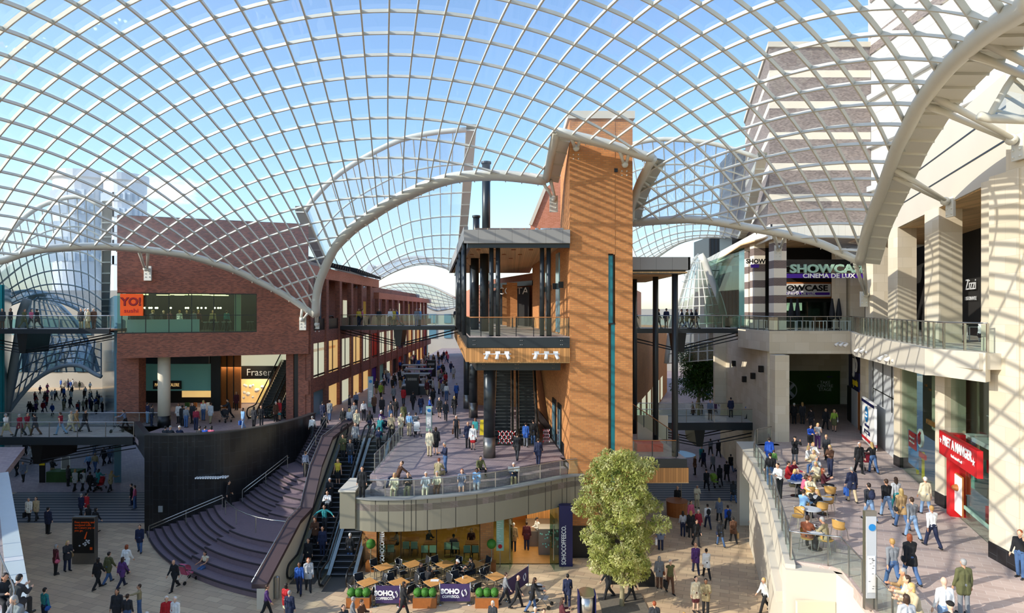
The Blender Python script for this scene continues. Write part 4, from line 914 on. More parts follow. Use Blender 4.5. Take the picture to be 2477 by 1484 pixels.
# ---------------------------------------------------------------- right-hand side
def PR(d, off=0): return (26.3+(d-46.5)*.349+off, d)
st = empty('stone_terrace_building', (22, 40, L1), 'cream stone building with tall pillars, upper dining terrace and curved top wall', 'building')
tp = [(19.1, 46.0), (25.4, 46.0)]+[PR(d, -1.5) for d in (40, 34, 28, 24.5)]+[PR(22.7, -.9), PR(22.7, 9), (40, 60), (40, 74), (25.5, 74), (19.0, 52)]
m = MB(); m.prism(tp, 12.6, L2); m.build('terrace_slab', 'white_stone', st)
m = MB(); m.prism([(19.05, 45.9), (25.6, 45.9), (25.6, 46.4), (19.4, 46.4)], 11.55, L2+.03); m.prism([(19.05, 45.9), (19.4, 46.1), (19.3, 52), (18.95, 52)], 11.7, L2+.03); m.build('terrace_fascia', 'stone', st)
m = MB(); q = [PR(46.2, -.7), PR(40, -1.55), PR(34, -1.55), PR(28, -1.6), PR(25, -1.8)]
m.wallpath(q[::-1], .3, lambda i: 12.15-.12*i, lambda i: L2+.03); m.build('terrace_fascia_side', 'white_stone', st)
m = MB(); m.prism([PR(25, -1.8), PR(22.6, -.7), PR(22.9, -.4), PR(25.2, -1.4)], 12.15, L2+.03); m.build('terrace_corner', 'white_stone', st)
m = MB(); m.prism([(19.4, 46.3), (25.6, 46.2), (36, 62), (22, 62)], 11.5, 11.56); m.build('arcade_soffit', 'white_stone', st)
for k, (d, w) in enumerate(((44.6, 1.3), (38.2, 1.3), (30.9, 1.35), (23.6, 1.6))):
    x, y = PR(d, .1); m = MB(); m.prism([(x-.15, y-w/2), (x+1.0, y-w/2), (x+1.2, y+w/2), (x+.05, y+w/2)], L2, 19.8); m.build('upper_pillar', 'stone', st)
for k, (d, w) in enumerate(((46.2, .9), (36.9, .75), (29.4, .8), (22.6, 1.5))):
    x, y = PR(d, 0); m = MB(); m.prism([(x-.1, y-w/2), (x+.9, y-w/2), (x+1.0, y+w/2), (x, y+w/2)], L1+.6, 12.6 if k < 3 else 19.8); o = m.build('lower_pillar', 'stone', st)
    m = MB(); m.prism([(x-.13, y-w/2-.03), (x+.93, y-w/2-.03), (x+1.03, y+w/2), (x-.03, y+w/2)], L1, L1+.6); m.build('dark_pillar_base', 'slate', o)
for x0, x1, d in ((18.5, 19.5, 43.6),): 
    m = MB(); m.box(x0, x1, d, d+.9, L1, 11.6); m.build('lower_pillar', 'stone', st)
m = MB(); m.prism([(19.55, 46.3), (20.5, 46.3), (20.5, 47.2), (19.55, 47.2)], L2, 20.2); m.build('banded_pillar', 'banded_small', st)
for x, y in ((19.6, 50.2), (20.2, 53.0)): m = MB(); m.box(x, x+.9, y, y+.9, L2, 20.2); m.build('banded_pillar', 'banded_small', st)
m = MB(); m.prism([(19.2, 46.6), (19.5, 46.6), (22.0, 64), (21.5, 64)], 0, 12.6); m.build('side_street_wall', 'stone', st)
m = MB(); m.prism([(20.6, 56), (20.8, 56), (22.6, 72), (22.3, 72)], L2, 20.2); m.build('side_glazing', 'shop_glass_green', st)
m = MB(); m.prism([(20.2, 53.9), (20.5, 53.9), (20.7, 56), (20.5, 56)], L2, 20.2); m.build('side_glazing_end', 'teal_glass', st)
m = MB(); m.prism([(19.1, 45.7), (25.8, 45.7), (27, 50), (40, 60), (40, 76), (24.3, 76), (19.2, 52)], 20.2, 20.3); m.build('roof_soffit', 'timber_ceiling', st)
m = MB(); m.prism([(19.0, 45.6), (19.15, 45.6), (24.3, 76), (23.9, 76)], 20.0, 21.1); m.build('eaves_boards', 'white_boards', st)
m = MB(); m.prism([(19.0, 45.6), (26, 45.6), (26, 46), (19.0, 46)], 20.25, 21.1); m.build('eaves_boards', 'white_boards', st)
# cinema recess
ci = empty('cinema_entrance', (26, 54, L2), 'recessed cinema entrance with framed board above the doors', 'shop front')
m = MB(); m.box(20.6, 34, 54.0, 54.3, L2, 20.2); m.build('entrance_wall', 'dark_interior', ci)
rect(1862, 2014, 683, 722, 53.5, 'wood', 'sign_frame', ci); rect(1866, 2010, 687, 718, 53.3, 'white', 'sign_board', ci); rect(1870, 2007, 708, 714, 53.2, 'purple', 'sign_strip', ci)
text('SHOWCASE', .68, 'steel_black', P(1938, 698, 53.2), name='lettering', parent=ci, sx=1.25, bold=.02)
text('CINEMA DE LUX', .30, 'white', P(1935, 711, 53.1), name='lettering', parent=ci, sx=1.2, bold=.006)
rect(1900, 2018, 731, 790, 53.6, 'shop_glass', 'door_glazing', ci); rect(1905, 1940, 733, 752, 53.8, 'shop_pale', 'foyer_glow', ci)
for a, b in ((2021, 2047), (2057, 2092)): rect(a, b, 600, 800, 50, 'stone', 'stone_pier', ci, th=.6, zmin=L2)
rect(1895, 2090, 628, 645, 49.0, 'dark_metal_sheet', 'clerestory', ci)
ss = empty('cinema_sign', P(1990, 655, 46.8), 'long SHOWCASE sign of sage letters over a purple CINEMA DE LUX strip', 'sign')
text('SHOWCASE', .86, 'sage_metal', P(2004, 651.5, 46.4), name='letters', parent=ss, sx=1.25, bold=.03, ext=.08)
rect(1901, 2090, 662.5, 673, 46.4, 'purple', 'purple_strip', ss, th=.1); text('CINEMA DE LUX', .46, 'white', P(2005, 668, 46.35), name='strip_lettering', parent=ss, sx=1.15, bold=.012)
m = MB(); m.beam(P(1901, 645, 46.7), P(2090, 645, 46.7), .06, .06); m.beam(P(1901, 660, 46.7), P(2090, 660, 46.7), .06, .06); m.build('support_rails', 'stainless', ss)
s2 = empty('side_cinema_sign', P(1825, 640, 51), 'small purple strip sign with dark letters under the side eaves', 'sign')
rect(1817, 1836, 640, 648, 49.8, 'purple', 'purple_strip', s2, th=.1); text('SHOW', .5, 'steel_black', P(1828, 633, 49.7), name='letters', parent=s2, bold=.02)
# upper curved wall above the right terrace
cw = empty('curved_stone_wall', PR(30), 'curved cream stone wall above the pillars catching the lattice shadows', 'wall')
q = [PR(d, .0) for d in (46.5, 42, 38, 34, 30, 26, 22.5)]
q = [(x+.2, y) for x, y in q]
tops = [21.0, 22.3, 22.9, 23.3, 23.55, 23.6, 23.6]
m = MB(); m.wallpath(q[::-1], -.5, 19.8, lambda i: tops[::-1][i]); m.build('wall_face', 'white_stone', cw)
m = MB(); m.wallpath([(x-.02, y) for x, y in q[::-1]], -.1, 21.05, 21.12); m.wallpath([(x-.02, y) for x, y in q[::-1][:5]], -.1, 22.3, 22.37); m.build('shadow_gap', 'steel_black', cw)
m = MB(); m.prism([PR(22.5, .0), PR(22.5, 4), PR(16, 4), PR(16, 2.2)], 0, 24.5); m.build('end_wall', 'stone', cw)
m = MB(); m.prism([PR(47, .3), PR(22.6, .3), PR(22.6, 6), PR(47, 6)], 19.75, 19.85); m.build('timber_soffit', 'timber_ceiling', cw)
m = MB(); m.prism([PR(62, 5.15), PR(22.6, 5.15), PR(22.6, 5.5), PR(62, 5.5)], L2, 19.8); m.build('dark_shop_wall', 'dark_interior', cw)
for d in (43, 35.5): x, y = PR(d, 5.1); m = MB(); m.prism([(x-.06, y), (x, y), (x+.3, y+1.2), (x+.25, y+1.2)], L2, 18.3); m.build('timber_panel', 'wood', cw)
for px, y0 in ((2000, 690), ): pass
zs = empty('restaurant_name_sign', P(2368, 702, 29), 'pale Zizzi Ristorante lettering on the dark upper restaurant glass', 'sign')
rz = -math.atan2(1, .349)+0
text('Zizzi', .95, 'pale_grey', V(PR(38.6, 5.0)+(16.35,)), math.atan2(PR(22.7)[1]-46.5, PR(22.7)[0]-26.3), name='lettering', parent=zs)
text('RISTORANTE', .33, 'pale_grey', V(PR(38.6, 5.0)+(15.5,)), math.atan2(PR(22.7)[1]-46.5, PR(22.7)[0]-26.3), name='lettering', parent=zs)
# tall blocks behind
bk = empty('banded_brick_block', (25, 60, 13), 'huge block faced in grey brown brick with cream stone bands behind the glass roof', 'building')
m = MB(); m.prism([(24.9, 60), (34.7, 60), (34.7, 90), (31.6, 84)], L2+7, 40.2); m.build('banded_walls', 'banded', bk)
m = MB(); m.prism([(24.7, 59.8), (34.8, 59.8), (34.8, 90), (31.4, 84)], 40.2, 40.7); m.build('roof_coping', 'white_stone', bk)
m = MB(); m.prism([(29.8, 84), (33, 84), (33, 92), (30.8, 92)], 20, 36.5); m.build('rear_stack', 'dark_metal_sheet', bk)
wb = empty('white_clad_block', (34.8, 40, 20), 'tall white panelled block with long horizontal joints rising over the stone wall', 'building')
m = MB(); m.prism([(34.75, 20), (60, 20), (60, 60.5), (34.75, 60.5)], 20, 46); m.build('white_cladding', 'white_clad', wb)
m = MB(); m.box(34.6, 34.76, 24, 60, 39.5, 41.2); m.box(34.6, 34.76, 30, 60, 44.5, 46); m.build('brick_bands', 'banded', wb)
m = MB()
for z in (22.6, 26.2, 30.4, 35): m.box(34.3, 34.76, 30, 60, z, z+.5)
m.build('grey_ledges', 'pale_grey', wb)
m = MB(); m.prism([PR(46.5, 1.0), PR(22.5, 1.0), (34.8, 22.5), (34.8, 60), (30, 60)], 21.0, 21.1); m.build('lower_roof', 'white_stone', wb)
t = empty('dark_ribbed_tower', P(1740, 600, 120), 'dark ribbed tower block far beyond the right street', 'building'); c0 = P(1715, 573, 120); c1 = P(1790, 573, 120)
MB().box(c0.x, c1.x, 120, 130, 0, c0.z).build('facade', 'dark_metal_sheet', t); m = MB()
for k in range(9): x = c0.x+.3+k*.7; m.box(x, x+.15, 119.8, 120, 10, c0.z)
m.build('facade_ribs', 'steel_black', t)
# ---------------------------------------------------------------- right terrace at mid level
te = [(15.3, 38.9), (13.05, 31), (10.3, 23), (11.8, 22.3), (11.3, 19.9), (10.1, 14)]
m = MB(); m.prism(te+[(17.0, 14)]+[PR(d, .9) for d in (18, 22.7, 30, 36.9, 46.5)]+[(36, 64), (22, 64), (19.4, 47), (18.3, 43.6), (16.6, 42.6)], 5.1, L1); m.build('terrace_paving', 'paving_pink', None)['kind'] = 'structure'; C.objects['terrace_paving'].name = 'floor_right_terrace'
tw2 = empty('terrace_parapet', (10.3, 23, 0), 'white stone wall and ledge dropping from the cafe terrace to the plaza', 'wall')
m = MB(); m.wallpath([(15.0, 39.2), (12.75, 31), (9.95, 22.7)], -.35, 0, 5.55) if False else m.wallpath([(9.95, 22.6), (12.75, 31), (15.0, 39.2)][::-1], .35, 0, 5.55); m.build('parapet_face', 'white_stone', tw2)
m = MB(); m.prism([(9.75, 22.9), (10.3, 22.9), (13.05, 31), (14.0, 34), (13.2, 34), (12.4, 31)], 4.0, 4.4); m.prism([(14.2, 36.5), (15.4, 36.5), (16.6, 42.6), (15.4, 42.6)], 4.2, 5.75); m.build('stone_ledge', 'white_stone', tw2)
m = MB(); m.prism([(9.9, 22.4), (11.9, 22.0), (11.9, 22.5), (10.0, 22.95)], 0, 5.4); m.prism([(11.9, 22.0), (11.75, 14), (11.3, 14), (11.55, 22.3)], 0, 5.4); m.build('front_wall', 'white_stone', tw2)
m = MB(); m.box(10.15, 11.5, 22.05, 22.2, 1.4, 4.4); m.build('recess_panel', 'cream_wall', tw2)
m = MB(); m.box(15.6, 18.4, 42.5, 43.0, 0, 5.5); m.build('end_return', 'white_stone', tw2)
glass_rail('terrace_railing', [(10.3, 22.95), (13.0, 31), (14.9, 38)], L1, 'glass balustrade with steel rail along the cafe terrace edge above the plaza', every=1.6)
glass_rail('terrace_railing', [(10.3, 22.9), (11.85, 22.35), (11.4, 19.9), (10.5, 15.5)], L1, 'angled glass balustrade at the near corner of the cafe terrace', every=1.3)
glass_rail('terrace_railing', [(14.9, 38.2), (16.7, 42.5), (18.2, 43.5)], L1, 'glass balustrade at the far end of the cafe terrace by the stone pillar', every=1.5)
glass_rail('upper_terrace_railing', [(19.2, 52), (19.25, 46.15), (25.3, 46.15)], L2, 'dark posted glass balustrade in front of the cinema entrance', every=.9, post='stainless_dull')
glass_rail('upper_terrace_railing', [PR(45.8, -.9), PR(40, -1.4), PR(34, -1.4), PR(28, -1.45), PR(25, -1.6), PR(22.9, -.5)], L2, 'closely posted glass balustrade along the upper terrace before the pillars', every=.95, pw=.09)
# passage back wall
pb = empty('passage_hoarding', (28, 61, L1), 'large dark green hoarding reading TAKE CENTRE STAGE at the end of the covered passage', 'hoarding')
rect(1895, 2032, 898, 982, 61, 'green_panel', 'printed_panel', pb, zmin=L1)
for k, s in enumerate(('TAKE', 'CENTRE', 'STAGE')): text(s, .42, 'pale_grey', P(1996, 926+k*8.6, 60.9), name='lettering', parent=pb)
text('cabot', .25, 'purple', P(2007, 912, 60.9), name='small_mark', parent=pb); c = P(1905, 945, 60.85)
m = MB(); m.tube([(c.x+.9*math.cos(a), c.y, c.z+.9*math.sin(a)) for a in (2*math.pi*k/24 for k in range(25))], .05, 5); m.beam(c, c+V((.6, 0, .6)), .2, .3); m.beam(c, c+V((.6, 0, -.6)), .2, .3); m.build('round_emblem', 'pale_grey', pb)
struct(MB().box(20, 37, 61.2, 61.6, L1, 12.6).build('wall_passage_end', 'stone'))
struct(MB().prism([(33.2, 61), (29.5, 51.5), (29.8, 51.3), (33.7, 61)], L1, 12.6).build('wall_passage_side', 'dark_metal_sheet'))
# shop fronts under the right terrace, all on the line of the pillars
RA, RB = PR(46.5), PR(22.7)
RU = lambda d: (46.5-d)*math.hypot(1, .349)
rzR = -math.pi/2+math.atan(.349)*-1+0
rzR = math.atan2(RB[1]-RA[1], RB[0]-RA[0])
def rwall(mb, d0, d1, w0, w1, z0, z1): fb(mb, RA, RB, RU(d0), RU(d1), w0, w1, z0, z1)
def rpos(d, w, z): p = fp(RA, RB, RU(d), w); return V((p.x, p.y, z))
jj = empty('sports_shop_front', rpos(49, .3, L1), 'dark blue sports shop corner with tall white jjb sign at the passage mouth', 'shop front')
m = MB(); rwall(m, 52.5, 47.2, .1, .3, 8.4, 11.6); m.build('blue_fascia', 'navy', jj); m = MB(); rwall(m, 50.8, 48.4, .0, .1, L1, 8.4); m.build('white_doorway', 'pale_grey', jj)
m = MB(); rwall(m, 52.6, 50.8, .0, .3, L1, 8.4); m.build('dark_side', 'steel_black', jj); m = MB(); rwall(m, 48.3, 47.0, .0, .2, L1, 8.6); m.build('timber_strip', 'wood', jj)
m = MB(); rwall(m, 49.9, 47.6, -.06, .1, 8.45, 9.9); m.build('sign_box', 'navy', jj)
text('jjb', 2.1, 'white', rpos(48.9, -.1, 10.6), rzR, name='letters', parent=jj, bold=.04, roll=0); text('sports', .8, 'yellow', rpos(48.7, -.12, 9.1), rzR, name='letters', parent=jj, bold=.02)
wu = empty('vacant_white_unit', rpos(42, .2, L1), 'blank white boarded shop unit with tall panel joints', 'shop front')
m = MB(); rwall(m, 46, 37.4, .25, .45, L1, 12.6); m.build('white_boarding', 'pale_grey', wu); m = MB()
for d in (44.3, 41.5, 39.2): rwall(m, d, d-.06, .2, .26, 8.3, 12.4)
rwall(m, 44.3, 38, .2, .26, 9.2, 9.25); rwall(m, 44.3, 38, .2, .26, 11.9, 11.95); m.build('panel_joints', 'steel_black', wu)
cb = empty('welcome_panel', rpos(42, -.3, L1), 'white freestanding welcome panel with a blue circle beside the boarded unit', 'sign')
m = MB(); rwall(m, 44.2, 40.4, -.5, -.35, L1+.1, 8.6); m.build('panel', 'white', cb); m = MB(); rwall(m, 44.2, 40.4, -.52, -.34, 8.3, 8.5); m.build('top_stripe', 'navy', cb); m = MB(); rwall(m, 44.2, 40.4, -.52, -.34, 5.75, 5.95); m.build('bottom_stripe', 'red', cb)
c = rpos(42.6, -.53, 7.6); M = MB(); nrm = V((-(RB[1]-RA[1]), RB[0]-RA[0], 0)).normalized()*-1; tt = V((RB[0]-RA[0], RB[1]-RA[1], 0)).normalized()
M.add([c+tt*.55*math.cos(a)+V((0, 0, .55*math.sin(a))) for a in (2*math.pi*k/28 for k in range(28))], [tuple(range(28))]); M.build('blue_circle', 'blue', cb)
text('cabot', .26, 'white', rpos(42.6, -.55, 7.72), rzR, name='circle_lettering', parent=cb); text('circus', .26, 'white', rpos(42.6, -.55, 7.48), rzR, name='circle_lettering', parent=cb)
text('welcomes', .36, 'navy', rpos(42.4, -.54, 6.85), rzR, name='lettering', parent=cb); m = MB(); rwall(m, 43.3, 41.6, -.53, -.5, 6.25, 6.5); m.build('partner_label', 'navy', cb); text('Nationwide', .17, 'white', rpos(42.4, -.55, 6.37), rzR, name='label_lettering', parent=cb)
ph = empty('phone_shop_front', rpos(33, .2, L1), 'phone shop with coral banner, red poster and round white logo behind glass', 'shop front')
m = MB(); rwall(m, 36.4, 29.9, .1, .13, L1, 12.5); m.build('shop_glazing', 'glass', ph); m = MB(); rwall(m, 36.4, 29.9, 1.6, 1.7, 7.9, 12.6); m.build('pale_upper_wall', 'cream_wall', ph)
m = MB(); rwall(m, 36.4, 29.9, 2.5, 2.6, L1, 7.9); m.build('interior_wall', 'mint', ph)
m = MB(); rwall(m, 33.0, 30.4, .9, 1.0, 8.0, 12.3); b_ = m.build('coral_banner', 'coral', ph); m = MB()
for k, d in enumerate((34.9, 34.2, 32.1, 31.2)): c = rpos(d, .85, 10.6-.15*k); m.beam(c, c+tt*.35, .05, .12)
m.build('gold_ornaments', 'wood', b_)
m = MB(); rwall(m, 35.9, 34.1, .3, .34, 6.0, 7.9); m.build('blue_poster', 'blue', ph); m = MB(); rwall(m, 35.7, 34.3, .26, .29, 7.0, 7.9); m.build('red_poster', 'red', ph)
text('Get your cell', .17, 'white', rpos(35.0, .24, 7.6), rzR, name='poster_lettering', parent=ph); text('offer with our', .17, 'white', rpos(35.0, .24, 7.35), rzR, name='poster_lettering', parent=ph)
c = rpos(33.4, .2, 7.9); M = MB(); M.add([c+tt*.5*math.cos(a)+V((0, 0, .5*math.sin(a))) for a in (2*math.pi*k/28 for k in range(28))]+[c+nrm*-.08+tt*.5*math.cos(a)+V((0, 0, .5*math.sin(a))) for a in (2*math.pi*k/28 for k in range(28))], [tuple(range(28))]+[(i, (i+1) % 28, 28+(i+1) % 28, 28+i) for i in range(28)]); o = M.build('round_logo_sign', 'white', ph)
M = MB(); c = rpos(33.4, .15, 7.9); M.add([c+tt*(.26*math.cos(a))+V((0, 0, .3*math.sin(a)-.04)) for a in (2*math.pi*k/20 for k in range(20))], [tuple(range(20))]); M.beam(c+V((0, 0, .1)), c+tt*.25+V((0, 0, .36)), .03, .12); M.build('red_comma', 'red', o)
m = MB(); rwall(m, 33.6, 32.6, .2, .3, 6.9, 7.15); m.build('red_tag', 'red', ph)
m = MB(); 
for d, z in ((36.0, 8.3), (34.4, 8.1), (32.3, 7.9)): rwall(m, d, d-1.3, 1.2, 1.3, z, z+.25)
m.build('festoon', 'wood', ph)
m = MB()
for d in (35.2, 34.2, 30.9): rwall(m, d, d-.16, .5, .6, L1+.05, L1+1.5)
m.build('yellow_plinths', 'yellow', ph); m = MB(); rwall(m, 31.8, 30.3, 1.2, 1.5, L1+.4, 7.2); m.build('red_display', 'coral', ph)
pr = empty('sandwich_shop_front', rpos(26, .2, L1), 'glazed sandwich shop with big red sign and red frame near the last pillar', 'shop front')
m = MB(); rwall(m, 28.9, 23.0, .25, .28, L1, 12.2); m.build('shop_glazing', 'glass', pr)
m = MB(); rwall(m, 28.3, 27.85, -.1, .5, L1, 9.2); m.build('red_jamb', 'red', pr)
m = MB(); rwall(m, 27.75, 23.5, -.55, -.35, 8.35, 9.4); sb = m.build('red_sign_board', 'red', pr); m = MB(); rwall(m, 24.2, 22.9, .0, .25, 8.45, 8.95); m.build('red_band', 'red', pr)
text('PRET A MANGER', .56, 'white', rpos(25.55, -.58, 9.05), rzR, name='lettering', parent=pr, sx=.82, bold=.012)
text('fresh natural food', .18, 'white', rpos(25.55, -.58, 8.6), rzR, name='lettering', parent=pr)
def star(c, r):
    M = MB(); M.add([c+tt*(rr*math.sin(a))+V((0, 0, rr*math.cos(a))) for a, rr in ((math.pi*k/5, r if k % 2 == 0 else r*.42) for k in range(10))], [tuple(range(10))]); return M
star(rpos(27.45, -.58, 9.0), .17).build('star', 'white', pr); star(rpos(23.75, -.58, 8.9), .19).build('star', 'white', pr)
m = MB(); rwall(m, 28.9, 23.0, 3.8, 4.0, L1, 12.2); m.build('interior_back_wall', 'cream', pr); m = MB(); rwall(m, 28.9, 23.0, .8, 3.9, 8.9, 9.1); m.build('mezzanine_floor', 'white', pr)
m = MB(); rwall(m, 27.6, 23.2, 1.2, 1.24, 9.1, 10.1); m.build('mezzanine_glass', 'glass', pr); m = MB(); m.tube([rpos(27.6, 1.2, 10.15), rpos(23.2, 1.2, 10.15)], .03, 6); m.build('mezzanine_rail', 'white', pr)
m = MB(); rwall(m, 28.1, 27.0, .1, .15, 5.75, 7.5); o = m.build('window_poster', 'wood', pr); m = MB(); rwall(m, 28.05, 27.05, .07, .1, 5.8, 7.45); o2 = m.build('poster_paper', 'white', pr); m = MB(); m.ball(rpos(27.55, .08, 6.9), .22, .22, .15, 10, 6); m.build('poster_basket', 'wood', pr)
m = MB(); rwall(m, 27, 23.2, .15, .2, 6.15, 6.3); m.build('pale_green_strip', 'sage_metal', pr)
m = MB(); rwall(m, 27.2, 26.2, 1.0, 1.5, L1, 6.3); rwall(m, 24.6, 23.8, .8, 1.4, L1, 6.4); m.build('red_armchair', 'red', pr)
m = MB(); rwall(m, 23.9, 23.2, .2, 1.0, L1, 6.5); m.build('service_counter', 'wood', pr)
struct(MB().prism([PR(46.5, 4.5), PR(22.7, 4.5), PR(22.7, 4.8), PR(46.5, 4.8)], L1, 12.6).build('wall_shops_back', 'cream_wall'))
# ---------------------------------------------------------------- near left terrace, outer-left blocks
struct(MB().prism([(-28.9, 35.3), (-16.2, 20.5), (-12.0, 14), (-14, 8), (-45, 8), (-45, 42), (-33, 42)], 5.1, L1).build('floor_left_terrace', 'paving_purple'))
t = empty('left_terrace_edge', (-22, 28, 0), 'pale stone edge wall of the terrace in the lower corner', 'wall')
m = MB(); m.wallpath([(-12.0, 14), (-16.2, 20.5), (-28.9, 35.3)], .4, 0, 5.2); m.build('edge_wall', 'white_stone', t); m = MB(); m.wallpath([(-11.9, 14.1), (-16.05, 20.6), (-28.75, 35.4)], .55, 5.2, 5.55); m.build('coping', 'pale_grey', t)
glass_rail('left_terrace_railing', [(-18.9, 22.6), (-17.2, 20.8), (-14.6, 18.2), (-12.6, 15.5)], L1, 'glass balustrade with steel rail in front of the seated diners', every=1.5)
glass_rail('left_terrace_railing', [(-29.6, 35.0), (-24, 28.6), (-19.2, 23)], L1, 'glass balustrade further along the pale terrace edge', every=1.8)
struct(MB().box(-75, -45, 12, 50.5, 0, 18.3).build('wall_unseen_shade_block', 'far_wall'))  # unseen block added beyond the left edge to shade the plaza
t = empty('turquoise_building', (-46, 56, 0), 'turquoise panelled building edge at the far end of the upper left footbridge', 'building')
MB().prism([(-50, 54.5), (-44.6, 54.5), (-56.5, 70), (-62, 70)], 0, 17).build('facade', 'teal_glass', t); m = MB()
for k in range(12): m.box(-49.5+k*.42, -49.4+k*.42, 54.4, 54.5, 0, 17)
m.build('facade_fins', 'teal', t)
t = empty('left_street_buildings', (-40, 100, 0), 'shop buildings closing the far end of the left street', 'building')
MB().box(-110, -46, 118, 128, 0, 18.5).build('end_facade', 'far_wall', t); MB().prism([(-34.0, 53), (-33.4, 53), (-73, 112), (-74, 112)], 0, 16).build('side_facade', 'glass_blue', t)
MB().prism([(-50, 60), (-52, 60), (-92, 110), (-89, 110)], 0, 23).build('opposite_facade', 'teal_glass', t); m = MB()  # opposite facade raised in height to throw the street into shade
for k in range(8): m.box(-95+k*6, -92+k*6, 117.8, 118, 10, 13); m.box(-95+k*6, -92+k*6, 117.8, 118, 3, 7)
m.build('windows', 'glass_blue', t)
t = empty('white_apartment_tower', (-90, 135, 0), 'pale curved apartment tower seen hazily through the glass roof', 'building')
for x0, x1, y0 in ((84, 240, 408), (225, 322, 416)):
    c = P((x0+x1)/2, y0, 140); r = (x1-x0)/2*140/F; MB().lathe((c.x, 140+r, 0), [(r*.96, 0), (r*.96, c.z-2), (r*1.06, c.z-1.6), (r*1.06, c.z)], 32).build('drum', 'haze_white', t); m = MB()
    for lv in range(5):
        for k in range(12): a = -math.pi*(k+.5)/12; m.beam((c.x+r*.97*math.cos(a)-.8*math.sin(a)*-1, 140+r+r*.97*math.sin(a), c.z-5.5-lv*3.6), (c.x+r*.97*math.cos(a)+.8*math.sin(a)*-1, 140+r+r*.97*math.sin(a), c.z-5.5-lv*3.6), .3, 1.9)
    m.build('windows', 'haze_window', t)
# right street beyond
t = empty('right_street_shops', (12, 75, 0), 'orange brick curved shops lining the far right street', 'building')
MB().prism([(8.5, 56), (9.2, 56), (28, 112), (20, 120), (8.5, 75)], 0, 12).build('brick_wall', 'brick_orange', t); MB().prism([(8.5, 60), (9.9, 58), (20, 96), (8.5, 96)], 12, 17.5).build('upper_wall', 'brick_pink', t)
m = MB()
for k in range(8): y = 58+k*6; x = 9.2+(y-56)*.335; m.prism([(x+.02, y), (x+.12, y), (x+1.3, y+3.8), (x+1.2, y+3.8)], .3, 3.8)
m.build('shop_windows', 'shop_pale', t)
t = empty('right_street_facade', (24, 70, 0), 'cream stone street facade beyond the lower right footbridge', 'building')
MB().prism([(22, 64), (22.6, 64), (48, 125), (60, 125), (40, 64)], 0, 14).build('stone_wall', 'stone', t)
MB().box(5, 70, 150, 158, 0, 15).build('end_facade', 'far_wall', t)
for k, (d, z) in enumerate(((47.5, 10), (50, 9.2), (53, 8.6), (57, 9.6))):
    x = 19.15+(d-46.6)*.14; o = thing_mesh(MB().box(x-.3, x, d, d+.3, z, z+.5), 'wall_light', 'steel_black', 'small black box lamp fixed to the side stone wall', 'light', 'box lamps on the side stone wall')
# brackets tying the roof to the buildings
bracket(near(AL, 352), V((P(350, 655, 46.7).x, 46.85, 17.9)), .35)
bracket(near(AL, 735), V((P(733, 775, 51.2).x, 50.9, 14.0)), .35)
bracket(near(AM, 768)+V((0, 0, -.1)), V((-16.2, 51.4, 13.6)), .2, .3, .5)
bracket(near(AU, 1396), V((P(1394, 362, 36.8).x, 36.85, ZY(358, 36.8))), .3)
bracket(near(AU, 1514), V((P(1512, 400, 36.8).x, 36.85, ZY(398, 36.8))), .3)
bracket(near(AT, 1321), V((P(1340, 480, 41).x, 41, ZY(480, 41))), .3)
bracket(near(AR, 1887), V((P(1886, 612, 46).x, 46.1, ZY(600, 46))), .4)
bracket(near(AR, 2078)+V((0, 0, -.1)), V(PR(44.5, -.2)+(15.9,)), .25)
for px in (2150, 2232, 2355): p = near(AQ, px); bracket(p, V((PR(p.y)[0]+.05, p.y+.5, p.z-1.3)), .35, .5, .9, nrm=(-1, 0, 0))
